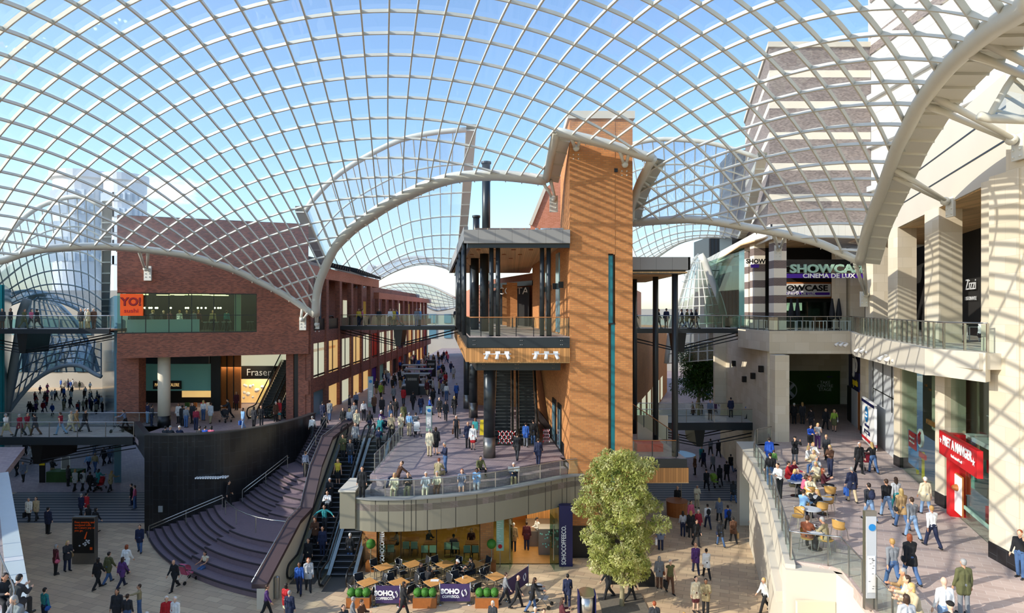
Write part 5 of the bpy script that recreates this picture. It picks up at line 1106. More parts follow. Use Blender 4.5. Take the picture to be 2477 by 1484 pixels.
# ---------------------------------------------------------------- people
def sag(a): return V((0, -math.sin(a), -math.cos(a)))          # a hanging limb swung forward by a (the figure faces -Y)
R_ = math.radians
POSE = {  # legs: (thigh, knee) left/right; arms: (forward, outward, elbow, inward) left/right; lean, head pitch, hip height or None
 'stand': dict(leg=((2, 3), (-2, 4)), arm=((4, 9, 12, 0), (-2, 9, 14, 0))),
 'walk': dict(leg=((22, 6), (-19, 20)), arm=((-17, 6, 10, 0), (16, 6, 16, 0)), lean=3),
 'stroll': dict(leg=((14, 6), (-12, 14)), arm=((10, 6, 14, 0), (-9, 6, 10, 0)), lean=2),
 'fold': dict(leg=((3, 3), (-3, 4)), arm=((30, 12, 95, 55), (28, 12, 100, 58))),
 'hold': dict(leg=((4, 4), (-4, 5)), arm=((22, 8, 80, 25), (18, 8, 75, 25)), head=14),
 'phone': dict(leg=((3, 3), (-4, 6)), arm=((48, 12, 118, 20), (4, 9, 14, 0)), head=6),
 'photo': dict(leg=((4, 3), (-4, 4)), arm=((62, 18, 95, 35), (62, 18, 95, 35)), head=-12),
 'push': dict(leg=((18, 8), (-16, 18)), arm=((38, 8, 42, 5), (38, 8, 42, 5)), lean=10, head=6),
 'point': dict(leg=((3, 3), (-3, 4)), arm=((84, 10, 8, 0), (-2, 9, 14, 0)), head=-4),
 'spread': dict(leg=((8, 10), (-6, 8)), arm=((20, 62, 18, 0), (20, 62, 18, 0)), lean=8),
 'rail': dict(leg=((6, 4), (-4, 6)), arm=((12, 10, 84, 20), (12, 10, 84, 20)), lean=12, head=4),
 'sit': dict(leg=((86, 84), (84, 82)), arm=((34, 10, 50, 18), (32, 10, 52, 18)), lean=4, hip=.50, head=8),
 'sitfold': dict(leg=((88, 92), (80, 78)), arm=((36, 10, 88, 42), (34, 10, 86, 42)), lean=-3, hip=.50),
 'eat': dict(leg=((84, 88), (86, 86)), arm=((30, 6, 80, 32), (26, 6, 66, 30)), lean=12, hip=.50, head=14),
 'ground': dict(leg=((100, 118), (96, 122)), arm=((20, 14, 40, 20), (24, 14, 40, 20)), lean=16, hip=.14, head=16, spread=24),
 'recline': dict(leg=((70, 30), (82, 66)), arm=((-38, 14, 8, 0), (10, 14, 40, 10)), lean=-24, hip=.14, head=-4),
}
def skeleton(name):
    p = POSE[name]; lean = R_(p.get('lean', 0)); hd = R_(p.get('head', 0)); spread = R_(p.get('spread', 3))
    leg = [(R_(a), R_(k)) for a, k in p['leg']]; J = {}
    def chain(hip, side, a, k):
        s = spread*side; t = sag(a); t = V((math.sin(s)*(.35 if abs(a) < 1.2 else 1), t.y*math.cos(s), t.z)); kn = hip+t.normalized()*.43
        q = sag(a-k); an = kn+V((q.x, q.y, q.z))*.41; return kn, an
    hz = p.get('hip')
    if hz is None: hz = max(.43*math.cos(a)+.41*math.cos(a-k) for a, k in leg)+.085
    pel = V((0, 0, hz)); J['pel'] = pel
    up = V((0, -math.sin(lean), math.cos(lean))); fw = V((0, -math.cos(lean), -math.sin(lean)))
    J['waist'] = pel+up*.14; J['chest'] = pel+up*.36; J['neck'] = pel+up*.53; J['nk2'] = pel+up*.60+fw*.01
    hu = V((0, -math.sin(lean*.5+hd), math.cos(lean*.5+hd))); J['head'] = J['nk2']+hu*.105+fw*.015; J['hu'] = hu
    J['hf'] = V((0, -hu.z, hu.y))
    for i, side in enumerate((1, -1)):
        h = pel+V((side*.088, 0, -.02)); J['hip', i] = h; kn, an = chain(h, side, *leg[i]); J['kn', i] = kn; J['an', i] = an
        sa = leg[i][0]-leg[i][1]; fa = max(-.3, min(.5, -sa*.6)) if hz > .6 else 0
        J['toe', i] = an+V((side*.02, -.17*math.cos(fa), -.045-.1*math.sin(fa)*0)); J['heel', i] = an+V((0, .045, -.045))
        sh = pel+up*.478+V((side*.175, 0, 0)); J['sh', i] = sh
        f, o, e, n = (R_(x) for x in p['arm'][i]); f += lean*.5
        d = V((side*math.sin(o), -math.sin(f)*math.cos(o), -math.cos(f)*math.cos(o))); el = sh+d*.285; J['el', i] = el
        d2 = V((side*math.sin(o)*math.cos(n)-side*math.sin(n)*.9, -math.sin(f+e)*math.cos(n), -math.cos(f+e)*math.cos(n))).normalized(); wr = el+d2*.25; J['wr', i] = wr; J['ha', i] = wr+d2*.085; J['hd', i] = d2
    return J
def capsule(bm, a, b, ra, rb, seg=8):
    a, b = V(a), V(b); d = b-a; L = d.length
    if L < 1e-4: d = V((0, 0, 1)); L = 1e-4
    q = d.to_track_quat('Z', 'Y').to_matrix(); rings = []
    for k in (-80, -45, -10): r = R_(k); rings.append((ra*math.cos(r), ra*math.sin(r)))
    for k in (10, 45, 80): r = R_(k); rings.append((rb*math.cos(r), L+rb*math.sin(r)))
    vs = [[bm.verts.new(a+q @ V((r*math.cos(2*math.pi*j/seg), r*math.sin(2*math.pi*j/seg), z))) for j in range(seg)] for r, z in rings]
    for k in range(5):
        for j in range(seg): bm.faces.new((vs[k][j], vs[k][(j+1) % seg], vs[k+1][(j+1) % seg], vs[k+1][j]))
    bm.faces.new(vs[0][::-1]); bm.faces.new(vs[-1])
def ellips(bm, c, rx, ry, rz, up=V((0, 0, 1)), fw=V((0, -1, 0))):
    c = V(c); x = up.cross(fw).normalized(); s, t = 8, 12; vs = [[bm.verts.new(c+x*(rx*math.sin(a)*math.cos(b))-fw*(ry*math.sin(a)*math.sin(b))+up*(rz*math.cos(a))) for b in (2*math.pi*j/t for j in range(t))] for a in (math.pi*(k+.5)/s for k in range(s))]
    for k in range(s-1):
        for j in range(t): bm.faces.new((vs[k][j], vs[k+1][j], vs[k+1][(j+1) % t], vs[k][(j+1) % t]))
    bm.faces.new(vs[0]); bm.faces.new(vs[-1][::-1])
def body_shapes(bm, J, what, lod):
    g = dict(skin=0, top=.012, coat=.02, vest=.02, pants=.014, jeans=.014, skirt=.012, dress=.014, shoes=.012)[what]
    lg = lambda a, b, t: a.lerp(b, t)
    if what in ('skin', 'top', 'coat', 'dress', 'vest'):
        for s in (-1, 1):
            o = V((s*.06, 0, 0)); capsule(bm, J['pel']+V((s*.06, 0, .02)), J['waist']+V((s*.045, 0, 0)), .105+g, .095+g); capsule(bm, J['waist']+V((s*.045, 0, 0)), J['chest']+V((s*.062, 0, 0)), .09+g, .104+g); capsule(bm, J['chest']+V((s*.062, 0, 0)), J['neck']+V((s*.03, 0, -.045)), .10+g, .06+g)
            i = 0 if s > 0 else 1; capsule(bm, J['neck']+V((s*.035, 0, -.01)), J['sh', i], .052+g*.8, .056+g)
    if what in ('top', 'coat', 'skin', 'dress', 'vest', 'tee'):
        for i in (0, 1):
            e = .55 if what in ('vest',) else 1
            if what == 'vest': continue
            capsule(bm, J['sh', i], J['el', i], .055+g, .042+g)
            if what == 'dress': continue
            capsule(bm, J['el', i], J['wr', i] if what == 'skin' else lg(J['el', i], J['wr', i], .93), .042+g, .028+g)
    if what == 'skin':
        capsule(bm, J['neck'], J['nk2'], .062, .055); capsule(bm, J['nk2'], J['head'], .056, .05)
        ellips(bm, J['head']+J['hu']*.01, .078, .095, .118, J['hu'], J['hf']); f = J['hf']; capsule(bm, J['head']-J['hu']*.055+f*.035, J['head']-J['hu']*.085+f*.05, .052, .03)
        capsule(bm, J['head']+f*.088, J['head']+f*.108-J['hu']*.028, .010, .017, 6)
        for s in (-1, 1): capsule(bm, J['head']+V((s*.078, 0, 0))-J['hu']*.02, J['head']+V((s*.084, 0, 0))+J['hu']*.025-f*.01, .014, .018, 6)
        for i in (0, 1):
            capsule(bm, J['hip', i], J['kn', i], .085, .052); capsule(bm, J['kn', i], J['an', i], .052, .036); capsule(bm, J['heel', i], J['toe', i], .038, .03)
            w, h, d = J['wr', i], J['ha', i], J['hd', i]; side = (1, -1)[i]; x = d.cross(V((0, 1, 0)) if abs(d.y) < .8 else V((0, 0, 1))).normalized(); y = d.cross(x).normalized()
            capsule(bm, w, h, .028, .034)
            if lod == 0:
                for k in range(4):
                    o = y*((k-1.5)*.019); L = (.036, .042, .04, .03)[k]; b = h+o+d*.02; m_ = b+d*L; capsule(bm, b, m_, .0105, .0095, 6); capsule(bm, m_, m_+d*L*.7-x*.014*side, .0095, .0085, 6)
                capsule(bm, w+y*-.02+d*.03, w+y*-.052+d*.07, .013, .011, 6); capsule(bm, w+y*-.052+d*.07, w+y*-.056+d*.1, .011, .009, 6)
            else: capsule(bm, h, h+d*.06, .03, .02, 6)
    if what in ('pants', 'jeans'):
        capsule(bm, J['pel']+V((-.05, 0, .05)), J['pel']+V((.05, 0, .05)), .105+g, .105+g)
        for i in (0, 1):
            capsule(bm, J['pel']+V(((1, -1)[i]*.05, 0, 0)), J['hip', i], .105+g, .095+g); capsule(bm, J['hip', i], J['kn', i], .09+g, .06+g); capsule(bm, J['kn', i], lg(J['kn', i], J['an', i], .96), .06+g, .053+g)
    if what in ('coat', 'skirt', 'dress'):
        t = .55 if what == 'coat' else .85; r = .10 if what == 'coat' else .085
        a = [lg(J['hip', i], J['kn', i], t*.8 if what == 'coat' else t) for i in (0, 1)]
        for i in (0, 1): capsule(bm, J['hip', i]+V((0, 0, .04)), a[i], .115+g, r+g)
        capsule(bm, (J['hip', 0]+J['hip', 1])/2, (a[0]+a[1])/2, .11, .10+g*.5); capsule(bm, a[0], a[1], r+g*.4, r+g*.4)
        if what != 'coat': capsule(bm, J['pel']+V((-.05, 0, .05)), J['pel']+V((.05, 0, .05)), .11+g, .11+g)
    if what == 'shoes':
        for i in (0, 1): capsule(bm, J['heel', i], J['toe', i], .042+g*.5, .036+g*.5); capsule(bm, J['an', i], J['an', i]-V((0, 0, .03)), .04, .04)
def hair_shapes(bm, J, style):
    h, u, f = J['head'], J['hu'], J['hf']
    if style == 'hat': ellips(bm, h+u*.07-f*.01, .095, .11, .075, u, f); capsule(bm, h+u*.05+f*.08, h+u*.045+f*.12, .05, .04); return
    ellips(bm, h+u*.045-f*.022, .088, .098, .092, u, f); ellips(bm, h-f*.04, .082, .072, .085, u, f)
    if style == 'long':
        for s in (-1, 1): capsule(bm, h+V((s*.05, 0, 0))-f*.035, h+V((s*.06, 0, 0))-u*.2-f*.05, .05, .038)
        capsule(bm, h-f*.06, h-u*.24-f*.06, .06, .045)
    if style == 'bob':
        for s in (-1, 1): capsule(bm, h+V((s*.05, 0, 0))-f*.03, h+V((s*.06, 0, 0))-u*.09-f*.03, .05, .042)
        capsule(bm, h-f*.05, h-u*.1-f*.05, .06, .055)
    if style == 'tail': capsule(bm, h-f*.1+u*.02, h-f*.13-u*.14, .035, .018); ellips(bm, h-f*.1+u*.03, .03, .03, .03, u, f)
MESHC = {}
TMP = bpy.data.collections.new('workbench'); C.children.link(TMP)
def part_mesh(pose, what, lod):
    key = (pose, what, lod)
    if key in MESHC: return MESHC[key]
    J = MESHC.get(('J', pose)) or skeleton(pose); MESHC['J', pose] = J
    bm = bmesh.new(); hairy = what in ('short', 'long', 'bob', 'tail', 'hat')
    if hairy: hair_shapes(bm, J, what)
    else: body_shapes(bm, J, what, lod)
    me = bpy.data.meshes.new('%s_shape' % what); bm.to_mesh(me); bm.free()
    ob = bpy.data.objects.new('tmp', me); TMP.objects.link(ob)
    r = ob.modifiers.new('r', 'REMESH'); r.mode = 'VOXEL'; r.voxel_size = (.0125 if what == 'skin' else .018) if lod == 0 else (.026 if lod == 1 else .045); r.adaptivity = 0
    s = ob.modifiers.new('s', 'SMOOTH'); s.factor = .5; s.iterations = 2 if lod == 0 else 1
    dg = bpy.context.evaluated_depsgraph_get(); m2 = bpy.data.meshes.new_from_object(ob.evaluated_get(dg)); bpy.data.objects.remove(ob)
    if 'sit' in pose or pose == 'eat': pass
    m2.name = 'person_%s' % what; m2.materials.clear()
    m2.materials.append(MATS['skin' if what == 'skin' else ('hair' if hairy and what != 'hat' else ('leather' if what == 'shoes' else 'cloth'))])
    m2.polygons.foreach_set('use_smooth', [True]*len(m2.polygons)); MESHC[key] = m2; return m2
COL = dict(black='17181b', charcoal='2c2e33', navy='1c2440', grey='7e8184', lightgrey='b5b7b8', white='eceae4', cream='dccfae', beige='c4b08c', tan='a98a5e', brown='5a3b28', red='b01c22', crimson='8c1f33', pink='d0617e', purple='59356f', blue='2b5aa8', jeans='46638c', lightjeans='86a2c2', sky='7fa9cf', teal='2c8a8c', green='4e7a3a', olive='5c5c38', khaki='9c8d68', yellow='d8b93c', orange='cf6a26', maroon='552028', stripe='6a7488', lime='8fae3c', rust='8a4a2c', royal='1f4fb0')
HAIR = dict(black='141110', brown='3a2617', fair='b08a4e', blond='cfae6a', grey='9a9894', white='d9d6cf', ginger='8e431f', bald='c99a7c', dark='231812')
NAMEH = dict(fair='fair', blond='blond', ginger='ginger', grey='grey', white='white', black='black', brown='brown', dark='dark', bald='bald')
PEOPLE = []; LABELS = {}
def person(at, rz, pose, hair, style, top, tk, bot, bk, where, group=None, lod=0, h=1.0, label=None, act=None, shoe='black', parts=True):
    """at: feet on the floor (or base of the seat); rz 0 faces the camera; hair/style, top colour/kind, bottom colour/kind"""
    o = bpy.data.objects.new('person', part_mesh(pose, 'skin', lod)); C.objects.link(o)
    o.location = at; o.rotation_euler.z = R_(rz); s = h*.985; o.scale = (s, s, s)
    sk = random.choice(('d9a98a', 'cf9c7c', 'dcb096', 'c58f6e', 'd4a382')); o.color = hexc(sk)
    if hair == 'black' and random.random() < .15: o.color = hexc('7c543c')
    def pt(what, name, col):
        c = bpy.data.objects.new(name, part_mesh(pose, what, lod)); C.objects.link(c); c.parent = o; c.color = hexc(col); return c
    pt(tk, dict(top='top', coat='coat', dress='dress', vest='vest', tee='top')[tk], COL[top])
    if tk != 'dress': pt(bk, dict(pants='trousers', jeans='jeans', skirt='skirt')[bk], COL[bot])
    if style not in (None, 'bald') and hair != 'bald': pt(style, 'hat' if style == 'hat' else 'hair', HAIR.get(hair) or COL[hair])
    pt('shoes', 'shoes', COL[shoe])
    if label is None:
        garment = dict(top='top', coat='coat', dress='dress', vest='waistcoat')[tk]; low = dict(pants='trousers', jeans='jeans', skirt='skirt')[bk]
        tc = {'jeans': 'blue', 'lightjeans': 'pale blue', 'lightgrey': 'pale grey', 'sky': 'light blue', 'royal': 'bright blue', 'stripe': 'blue striped'}
        hh = 'bald person' if hair == 'bald' or style is None else ('person in a %s hat' % hair if style == 'hat' else '%s haired person' % NAMEH.get(hair, hair))
        tn = tc.get(top, top); bn = tc.get(bot, bot) if bk != 'jeans' else {'jeans': 'blue', 'lightjeans': 'pale', 'navy': 'dark'}.get(bot, bot)
        label = '%s in %s %s%s %s %s' % (hh, tn, garment, '' if tk == 'dress' else ' and %s %s' % (bn, low), act or {'stand': 'standing', 'walk': 'walking', 'stroll': 'strolling', 'fold': 'standing arms folded', 'hold': 'standing', 'phone': 'on the phone', 'photo': 'taking a photo', 'push': 'pushing', 'point': 'pointing', 'spread': 'gripping both rails', 'rail': 'leaning', 'sit': 'sitting', 'sitfold': 'sitting', 'eat': 'sitting', 'ground': 'sitting cross legged', 'recline': 'reclining'}[pose], where)
    w = label.split()
    if len(w) > 16: label = ' '.join(w[:16])
    o['label'] = label; o['category'] = 'person'; o['group'] = group or 'shoppers on foot'
    PEOPLE.append(o); return o
def deflabels():
    """one shared label only for figures nothing tells apart; others keep their own wording"""
    seen = {}
    for o in PEOPLE: seen.setdefault(o['label'], []).append(o)
    return {k: v for k, v in seen.items() if len(v) > 1}
# ---------------------------------------------------------------- plants
def leaf_cloud(name, parent, mat, blobs, count, size, seed, loc):
    rnd = random.Random(seed); vs = []; fs = []; tot = sum(b[3]**2 for b in blobs)
    for (x, y, z, r, fl) in blobs:
        for k in range(int(count*r*r/tot)):
            u = V((rnd.gauss(0, 1), rnd.gauss(0, 1), rnd.gauss(0, 1))).normalized(); rr = r*(.45+.6*rnd.random()**.6)
            p = V((x, y, z))+V((u.x*rr, u.y*rr, u.z*rr*fl)); d = (u*.6+V((rnd.gauss(0, .6), rnd.gauss(0, .6), rnd.gauss(-.25, .5)))).normalized()
            w = d.cross(V((rnd.random()-.5, rnd.random()-.5, 1))).normalized()*size*.2; L = size*(.7+.6*rnd.random()); a = len(vs)
            vs += [p-d*L*.5, p-w, p+d*L*.5, p+w]; fs.append((a, a+1, a+2, a+3))
    m = MB(); m.add(vs, fs); return m.build(name, mat, parent)
tb = G(1508, 1468)
tree = empty('ash_tree', tb, 'airy yellow green tree in a square bed in front of the brick tower', 'tree')
m = MB(); tp_ = smoothpts([tb+V((-.08, 0, 0)), tb+V((-.05, 0, 1.5)), tb+V((.0, .05, 3.2)), tb+V((-.05, 0, 5.0)), tb+V((.05, 0, 6.9))], 14); m.tube(tp_, .13, 10, .03); trunk = m.build('trunk', 'bark', tree, True)
rnd = random.Random(5)
for k in range(22):
    z = 1.7+k*.22; a = k*2.4; L = 1.9-.045*abs(k-5)*1.2; s = tp_[min(13, int(z/.5))]; s = V((tb.x-.02, tb.y, z))
    e = s+V((math.cos(a)*L, math.sin(a)*L, L*.75)); mid = s.lerp(e, .5)+V((0, 0, -.15)); MB().tube(smoothpts([s, mid, e], 6), .045, 5, .012).build('branch', 'bark', tree, True)
blobs = []
for k in range(58):
    z = 1.95+5.7*(k/57); t = (z-1.9)/5.9; R = 2.3*(.68+.32*math.sin(math.pi*t))*(1 if t > .12 else .7); a = k*2.399; q = R*(.35+.6*rnd.random())*(1 if t < .93 else .6)
    blobs.append((tb.x+math.cos(a)*q-.1, tb.y+math.sin(a)*q, z-.15, .42+.3*rnd.random(), .75))
leaf_cloud('leafy_crown', tree, 'leaf_ash', blobs, 32000, .17, 3, tb)['kind'] = 'stuff'
MB().box(tb.x-1.15, tb.x+1.15, tb.y-1.2, tb.y+1.3, 0, .05).build('planting_bed', 'soil', tree)
sb_ = P(1690, 1000, 78); sb_.z = 0
t2 = empty('street_tree', sb_, 'dense dark green tree standing in the right street beyond the footbridges', 'tree'); MB().tube([sb_, sb_+V((0, 0, 5))], .22, 8, .12).build('trunk', 'bark', t2, True)
blobs = [(sb_.x+math.cos(k*2.4)*2.3*rnd.random(), sb_.y+math.sin(k*2.4)*2.3*rnd.random(), 4.6+5.2*k/30, 1.5, .8) for k in range(30)]
leaf_cloud('leafy_crown', t2, 'leaf_street', blobs, 15000, .32, 9, sb_)['kind'] = 'stuff'
# ---------------------------------------------------------------- coffee shop furniture
def mk(name, label, cat, group=None): return empty(name, (0, 0, 0), label, cat, group)
def proto_table():
    r = mk('cafe_table', '', 'table'); m = MB()
    for k in range(7): m.box(-.4, .4, -.4+k*.1155, -.4+k*.1155+.105, .715, .745)
    m.build('slatted_top', 'table_wood', r); m = MB(); m.box(-.38, .38, -.38, -.34, .67, .71); m.box(-.38, .38, .34, .38, .67, .71); m.box(-.38, -.34, -.34, .34, .67, .71); m.box(.34, .38, -.34, .34, .67, .71); m.build('apron', 'stainless', r)
    for a in (-1, 1):
        for b in (-1, 1): MB().box(a*.36-.02, a*.36+.02, b*.36-.02, b*.36+.02, 0, .71).build('leg', 'stainless', r)
    return proto(r)
def proto_chair():
    r = mk('cafe_armchair', '', 'chair')
    MB().box(-.25, .25, -.24, .24, .43, .455).build('seat', 'fabric_black', r)
    m = MB(); m.add([(-.23, .25, .5), (.23, .25, .5), (.23, .33, .88), (-.23, .33, .88), (-.23, .27, .5), (.23, .27, .5), (.23, .35, .88), (-.23, .35, .88)], [(0, 1, 2, 3), (5, 4, 7, 6), (3, 2, 6, 7), (0, 4, 5, 1), (0, 3, 7, 4), (1, 5, 6, 2)]); m.build('backrest', 'fabric_black', r)
    m = MB(); m.tube([(-.25, .25, .45), (-.25, .34, .9), (.25, .34, .9), (.25, .25, .45)], .022, 6); m.build('back_frame', 'stainless', r, True)
    for s in (-1, 1):
        MB().tube([(s*.27, -.24, 0), (s*.27, -.24, .65), (s*.27, .28, .67)], .022, 6).build('arm', 'stainless', r, True); MB().tube([(s*.27, .26, 0), (s*.26, .26, .5)], .016, 6).build('leg', 'stainless', r)
        MB().tube([(s*.27, -.24, 0), (s*.27, -.24, .44)], .018, 6).build('leg', 'stainless', r)
    return proto(r)
T0, C0 = proto_table(), proto_chair(); used = set()
def place(p0, loc, rz, label, group=None, s=1.0, cat=None):
    if p0.name in used: o = copy_tree(p0)
    else: o = p0; used.add(p0.name)
    o.matrix_basis = Matrix.Translation(V(loc)) @ Matrix.Rotation(R_(rz), 4, 'Z') @ Matrix.Scale(s, 4)
    o['label'] = label
    if group: o['group'] = group
    return o
TB = [(928, 1372, 'at the end by the first topiary tree', [0, 90, 180]), (998, 1365, 'second in the row against the shop window', [0, 90, 200, 270]), (1077, 1365, 'third in the row against the shop window', [0, 90, 180, 270]), (1148, 1365, 'at the end by the menu board', [0, 90, 200, 270]),
      (889, 1409, 'in the front row beside the escalator', [0, 90, 180, 270]), (966, 1409, 'behind the first purple banner', [0, 85, 180, 270]), (1049, 1409, 'under the white papers', [90, 175, 270]), (1126, 1403, 'with paper cups', [0, 180]), (1199, 1395, 'at the outer corner by the third banner', [0, 180])]
for px, py, wh, an in TB:
    p = G(px, py, .74); place(T0, (p.x, p.y, 0), 38+random.random()*8, 'square slatted wood table with steel legs %s' % wh, 'slatted coffee shop tables')
    for k, a in enumerate(an):
        b = R_(a+42); place(C0, (p.x+math.sin(b)*.68, p.y-math.cos(b)*.68, 0), a+42+180+random.uniform(-12, 12), 'black mesh armchair at the table %s' % wh, 'chairs at the table %s' % wh)
def proto_planter():
    r = mk('box_planter', '', 'planter'); m = MB(); m.box(-.58, .58, -.22, .22, 0, .5); m.build('timber_box', 'wood', r); MB().box(-.55, .55, -.19, .19, .5, .51).build('soil', 'soil', r)
    for x in (-.37, 0, .37):
        b = MB(); b.ball((x, 0, .70), .21, n=14, m=10); o = b.build('topiary_ball', 'leaf_box', r, True)
        rn = random.Random(int(x*100)); q = MB()
        for k in range(260):
            u = V((rn.gauss(0, 1), rn.gauss(0, 1), rn.gauss(0, 1))).normalized(); c = V((x, 0, .70))+u*.21; w = u.cross(V((rn.random(), rn.random(), 1))).normalized()*.02; q.add([c-w, c+u*.035, c+w], [(0, 1, 2)])
        l = q.build('leaves', 'leaf_box', o)
    return proto(r)
PL0 = proto_planter()
for px, wh in ((868, 'beside the foot of the escalators'), (1028, 'between the two purple banners'), (1178, 'near the outer end of the seating')):
    p = G(px, 1468); place(PL0, p, 0, 'wooden trough with three clipped green balls %s' % wh, 'topiary troughs round the coffee tables')
def banner(px0, px1, y, d0, d1, lab, txt=True):
    a = P(px0, y, d0); b = P(px1, y, d1); rz = math.atan2(b.y-a.y, b.x-a.x); L = (V((b.x, b.y))-V((a.x, a.y))).length
    r = mk('cafe_banner', lab, 'banner'); m = MB(); m.box(0, L, -.01, .01, .12, 1.0); m.build('purple_cloth', 'banner_purple', r)
    for x in (0, L): q = MB(); q.tube([(x, 0, .02), (x, 0, 1.08)], .025, 8); q.build('post', 'stainless', r, True); MB().lathe((x, 0, 0), [(.2, 0), (.19, .02), (.03, .04)], 20).build('base', 'stainless', r)
    if txt:
        text('SOHO', .33, 'white', (L*.34, -.02, .62), name='lettering', parent=r, bold=.018); text('COFFEECO.', .17, 'white', (L*.36, -.02, .36), name='lettering', parent=r, bold=.006)
    for s in (-1, 1):
        q = MB(); c = V((L*.8, -.02, .56)); pts = [c+V((s*(.03+.09*math.sin(math.pi*k/12)), 0, s*(.16-.03*k))) for k in range(11)]; q.tube(pts, [.055-.0045*k for k in range(11)], 6); q.build('swirl_mark', 'white', r)
    r.matrix_basis = Matrix.Translation((a.x, a.y, 0)) @ Matrix.Rotation(rz, 4, 'Z'); return r
banner(908, 968, 1466, 31.0, 31.0, 'purple SOHO banner near the escalators, partly hidden by a passer-by'); banner(1064, 1138, 1462, 31.2, 31.2, 'purple SOHO banner in the middle of the coffee seating'); banner(1226, 1278, 1440, 31.6, 33.4, 'purple banner with white swirl standing at an angle beyond the troughs', False)
for px, wh in ((897, 'by the outer brick pier of the coffee shop'), (1189, 'beside the menu board')):
    p = P(px, 1380, 35.2); p.z = 0; r = empty('topiary_tree', p, 'ball headed topiary tree in wooden box %s' % wh, 'potted tree'); MB().box(p.x-.25, p.x+.25, p.y-.25, p.y+.25, 0, .5).build('timber_box', 'wood', r); MB().tube([p+V((0, 0, .5)), p+V((0, 0, 1.3))], .025, 6).build('stem', 'bark', r)
    m = MB(); m.ball(p+V((0, 0, 1.5)), .27, n=14, m=10); m.build('foliage_ball', 'leaf_box', r, True)
m = MB(); t = empty('paper_cups', G(1120, 1400, .74), 'white paper cup on the table of the diner in a white cap', 'cup'); p = G(1120, 1400, .745); MB().lathe(p, [(.03, 0), (.04, .1)], 10).build('cup', 'white', t)
p = G(1052, 1405, .75); thing_mesh(MB().box(p.x-.22, p.x+.2, p.y-.13, p.y+.13, .75, .757), 'open_newspaper', 'white', 'white open papers spread on the coffee table', 'newspaper')
# inside the coffee shop
for k, (x, y) in enumerate([(-7.4, 37.4), (-6.1, 37.9), (-4.9, 37.3), (-3.6, 37.8), (-2.4, 37.3)]):
    t = empty('shop_table', (x, y, .05), 'dark table inside the coffee shop window', 'table', 'tables inside the coffee shop'); MB().box(x-.4, x+.4, y-.35, y+.35, .75, .8).build('table_top', 'wood', t); MB().box(x-.05, x+.05, y-.05, y+.05, .05, .75).build('leg', 'steel_black', t)
    for s in (-.62, .62):
        c = empty('shop_chair', (x+s*.4, y-.6, .05), 'pale green backed chair inside the coffee shop window', 'chair', 'chairs inside the coffee shop'); MB().box(x+s*.4-.2, x+s*.4+.2, y-.82, y-.78, .5, .92).build('backrest', 'cream_wall', c); MB().box(x+s*.4-.2, x+s*.4+.2, y-.82, y-.42, .47, .5).build('seat', 'steel_black', c)
        for a in (-.18, .18):
            for b in (-.8, -.44): MB().box(x+s*.4+a-.015, x+s*.4+a+.015, y+b-.015, y+b+.015, .05, .47).build('leg', 'steel_black', c)
# ---------------------------------------------------------------- street furniture
p = P(1419, 1484, 29.8); p.z = 0; t = empty('litter_bin', p, 'big oval stainless steel litter bin at the lower edge of the plaza', 'bin')
m = MB(); m.lathe(p, [(.36, 0), (.38, 1.1)], 24); m.build('steel_drum', 'stainless', t, True); m = MB(); m.box(p.x-.42, p.x-.36, p.y-.3, p.y+.3, 0, 1.25); m.build('blue_side_panel', 'navy', t); m = MB(); m.box(p.x+.36, p.x+.42, p.y-.3, p.y+.3, 0, 1.25); m.build('blue_side_panel', 'navy', t)
m = MB(); m.add([(p.x+.4*math.cos(a)*1.08, p.y+.4*math.sin(a), 1.22+.08*math.sin(a)) for a in (2*math.pi*k/24 for k in range(24))]+[(p.x+.4*math.cos(a)*1.08, p.y+.4*math.sin(a), 1.1) for a in (2*math.pi*k/24 for k in range(24))], [tuple(range(24))]+[(i, (i+1) % 24, 24+(i+1) % 24, 24+i) for i in range(24)]); m.build('sloped_lid', 'stainless', t)
a, b = G(1545, 1421), G(1584, 1421); thing_mesh(MB().box(a.x, b.x, a.y, a.y+.8, 0, .62), 'cube_bench', 'steel_black', 'black block bench beside the tree bed', 'bench')
a = G(1478, 1415); thing_mesh(MB().box(a.x, a.x+.8, a.y, a.y+.7, 0, .5), 'cube_bench', 'steel_black', 'black block bench hidden behind the tree trunk', 'bench')
a = G(1832, 1290); thing_mesh(MB().box(a.x, a.x+1.0, a.y, a.y+.7, 0, .5), 'cube_bench', 'steel_black', 'black block bench under the white terrace wall', 'bench')
a, b = G(174, 1366), G(230, 1366); t = empty('advert_stand', a, 'tall black illuminated poster stand with orange writing on a grey base', 'advertising stand'); H = 2.75
MB().box(a.x, b.x, a.y, a.y+.25, 0, H).build('housing', 'stainless_dull', t); MB().box(a.x+.06, b.x-.06, a.y-.02, a.y, .65, H-.08).build('poster', 'black', t)
cxm = (a.x+b.x)/2
for k, s in enumerate(('Free evening and', 'weekend calls', 'on Canary pay as', 'you go.')): text(s, .17, 'orange', (cxm-.5, a.y-.03, 2.45-k*.16), name='poster_lettering', parent=t, align='LEFT')
m = MB(); m.tube([(cxm+.1, a.y-.03, 1.5), (cxm+.22, a.y-.03, 1.9)], .05, 6, .02); m.build('poster_figure', 'orange', t); m = MB(); rn = random.Random(2)
for k in range(9): m.ball((cxm-.25+rn.random()*.6, a.y-.02, 1.05+rn.random()*.35), .06, .01, .05, 8, 5)
m.build('poster_shapes', 'pale_grey', t); MB().box(b.x-.28, b.x-.14, a.y-.035, a.y-.02, .85, 1.0).build('poster_logo', 'orange', t)
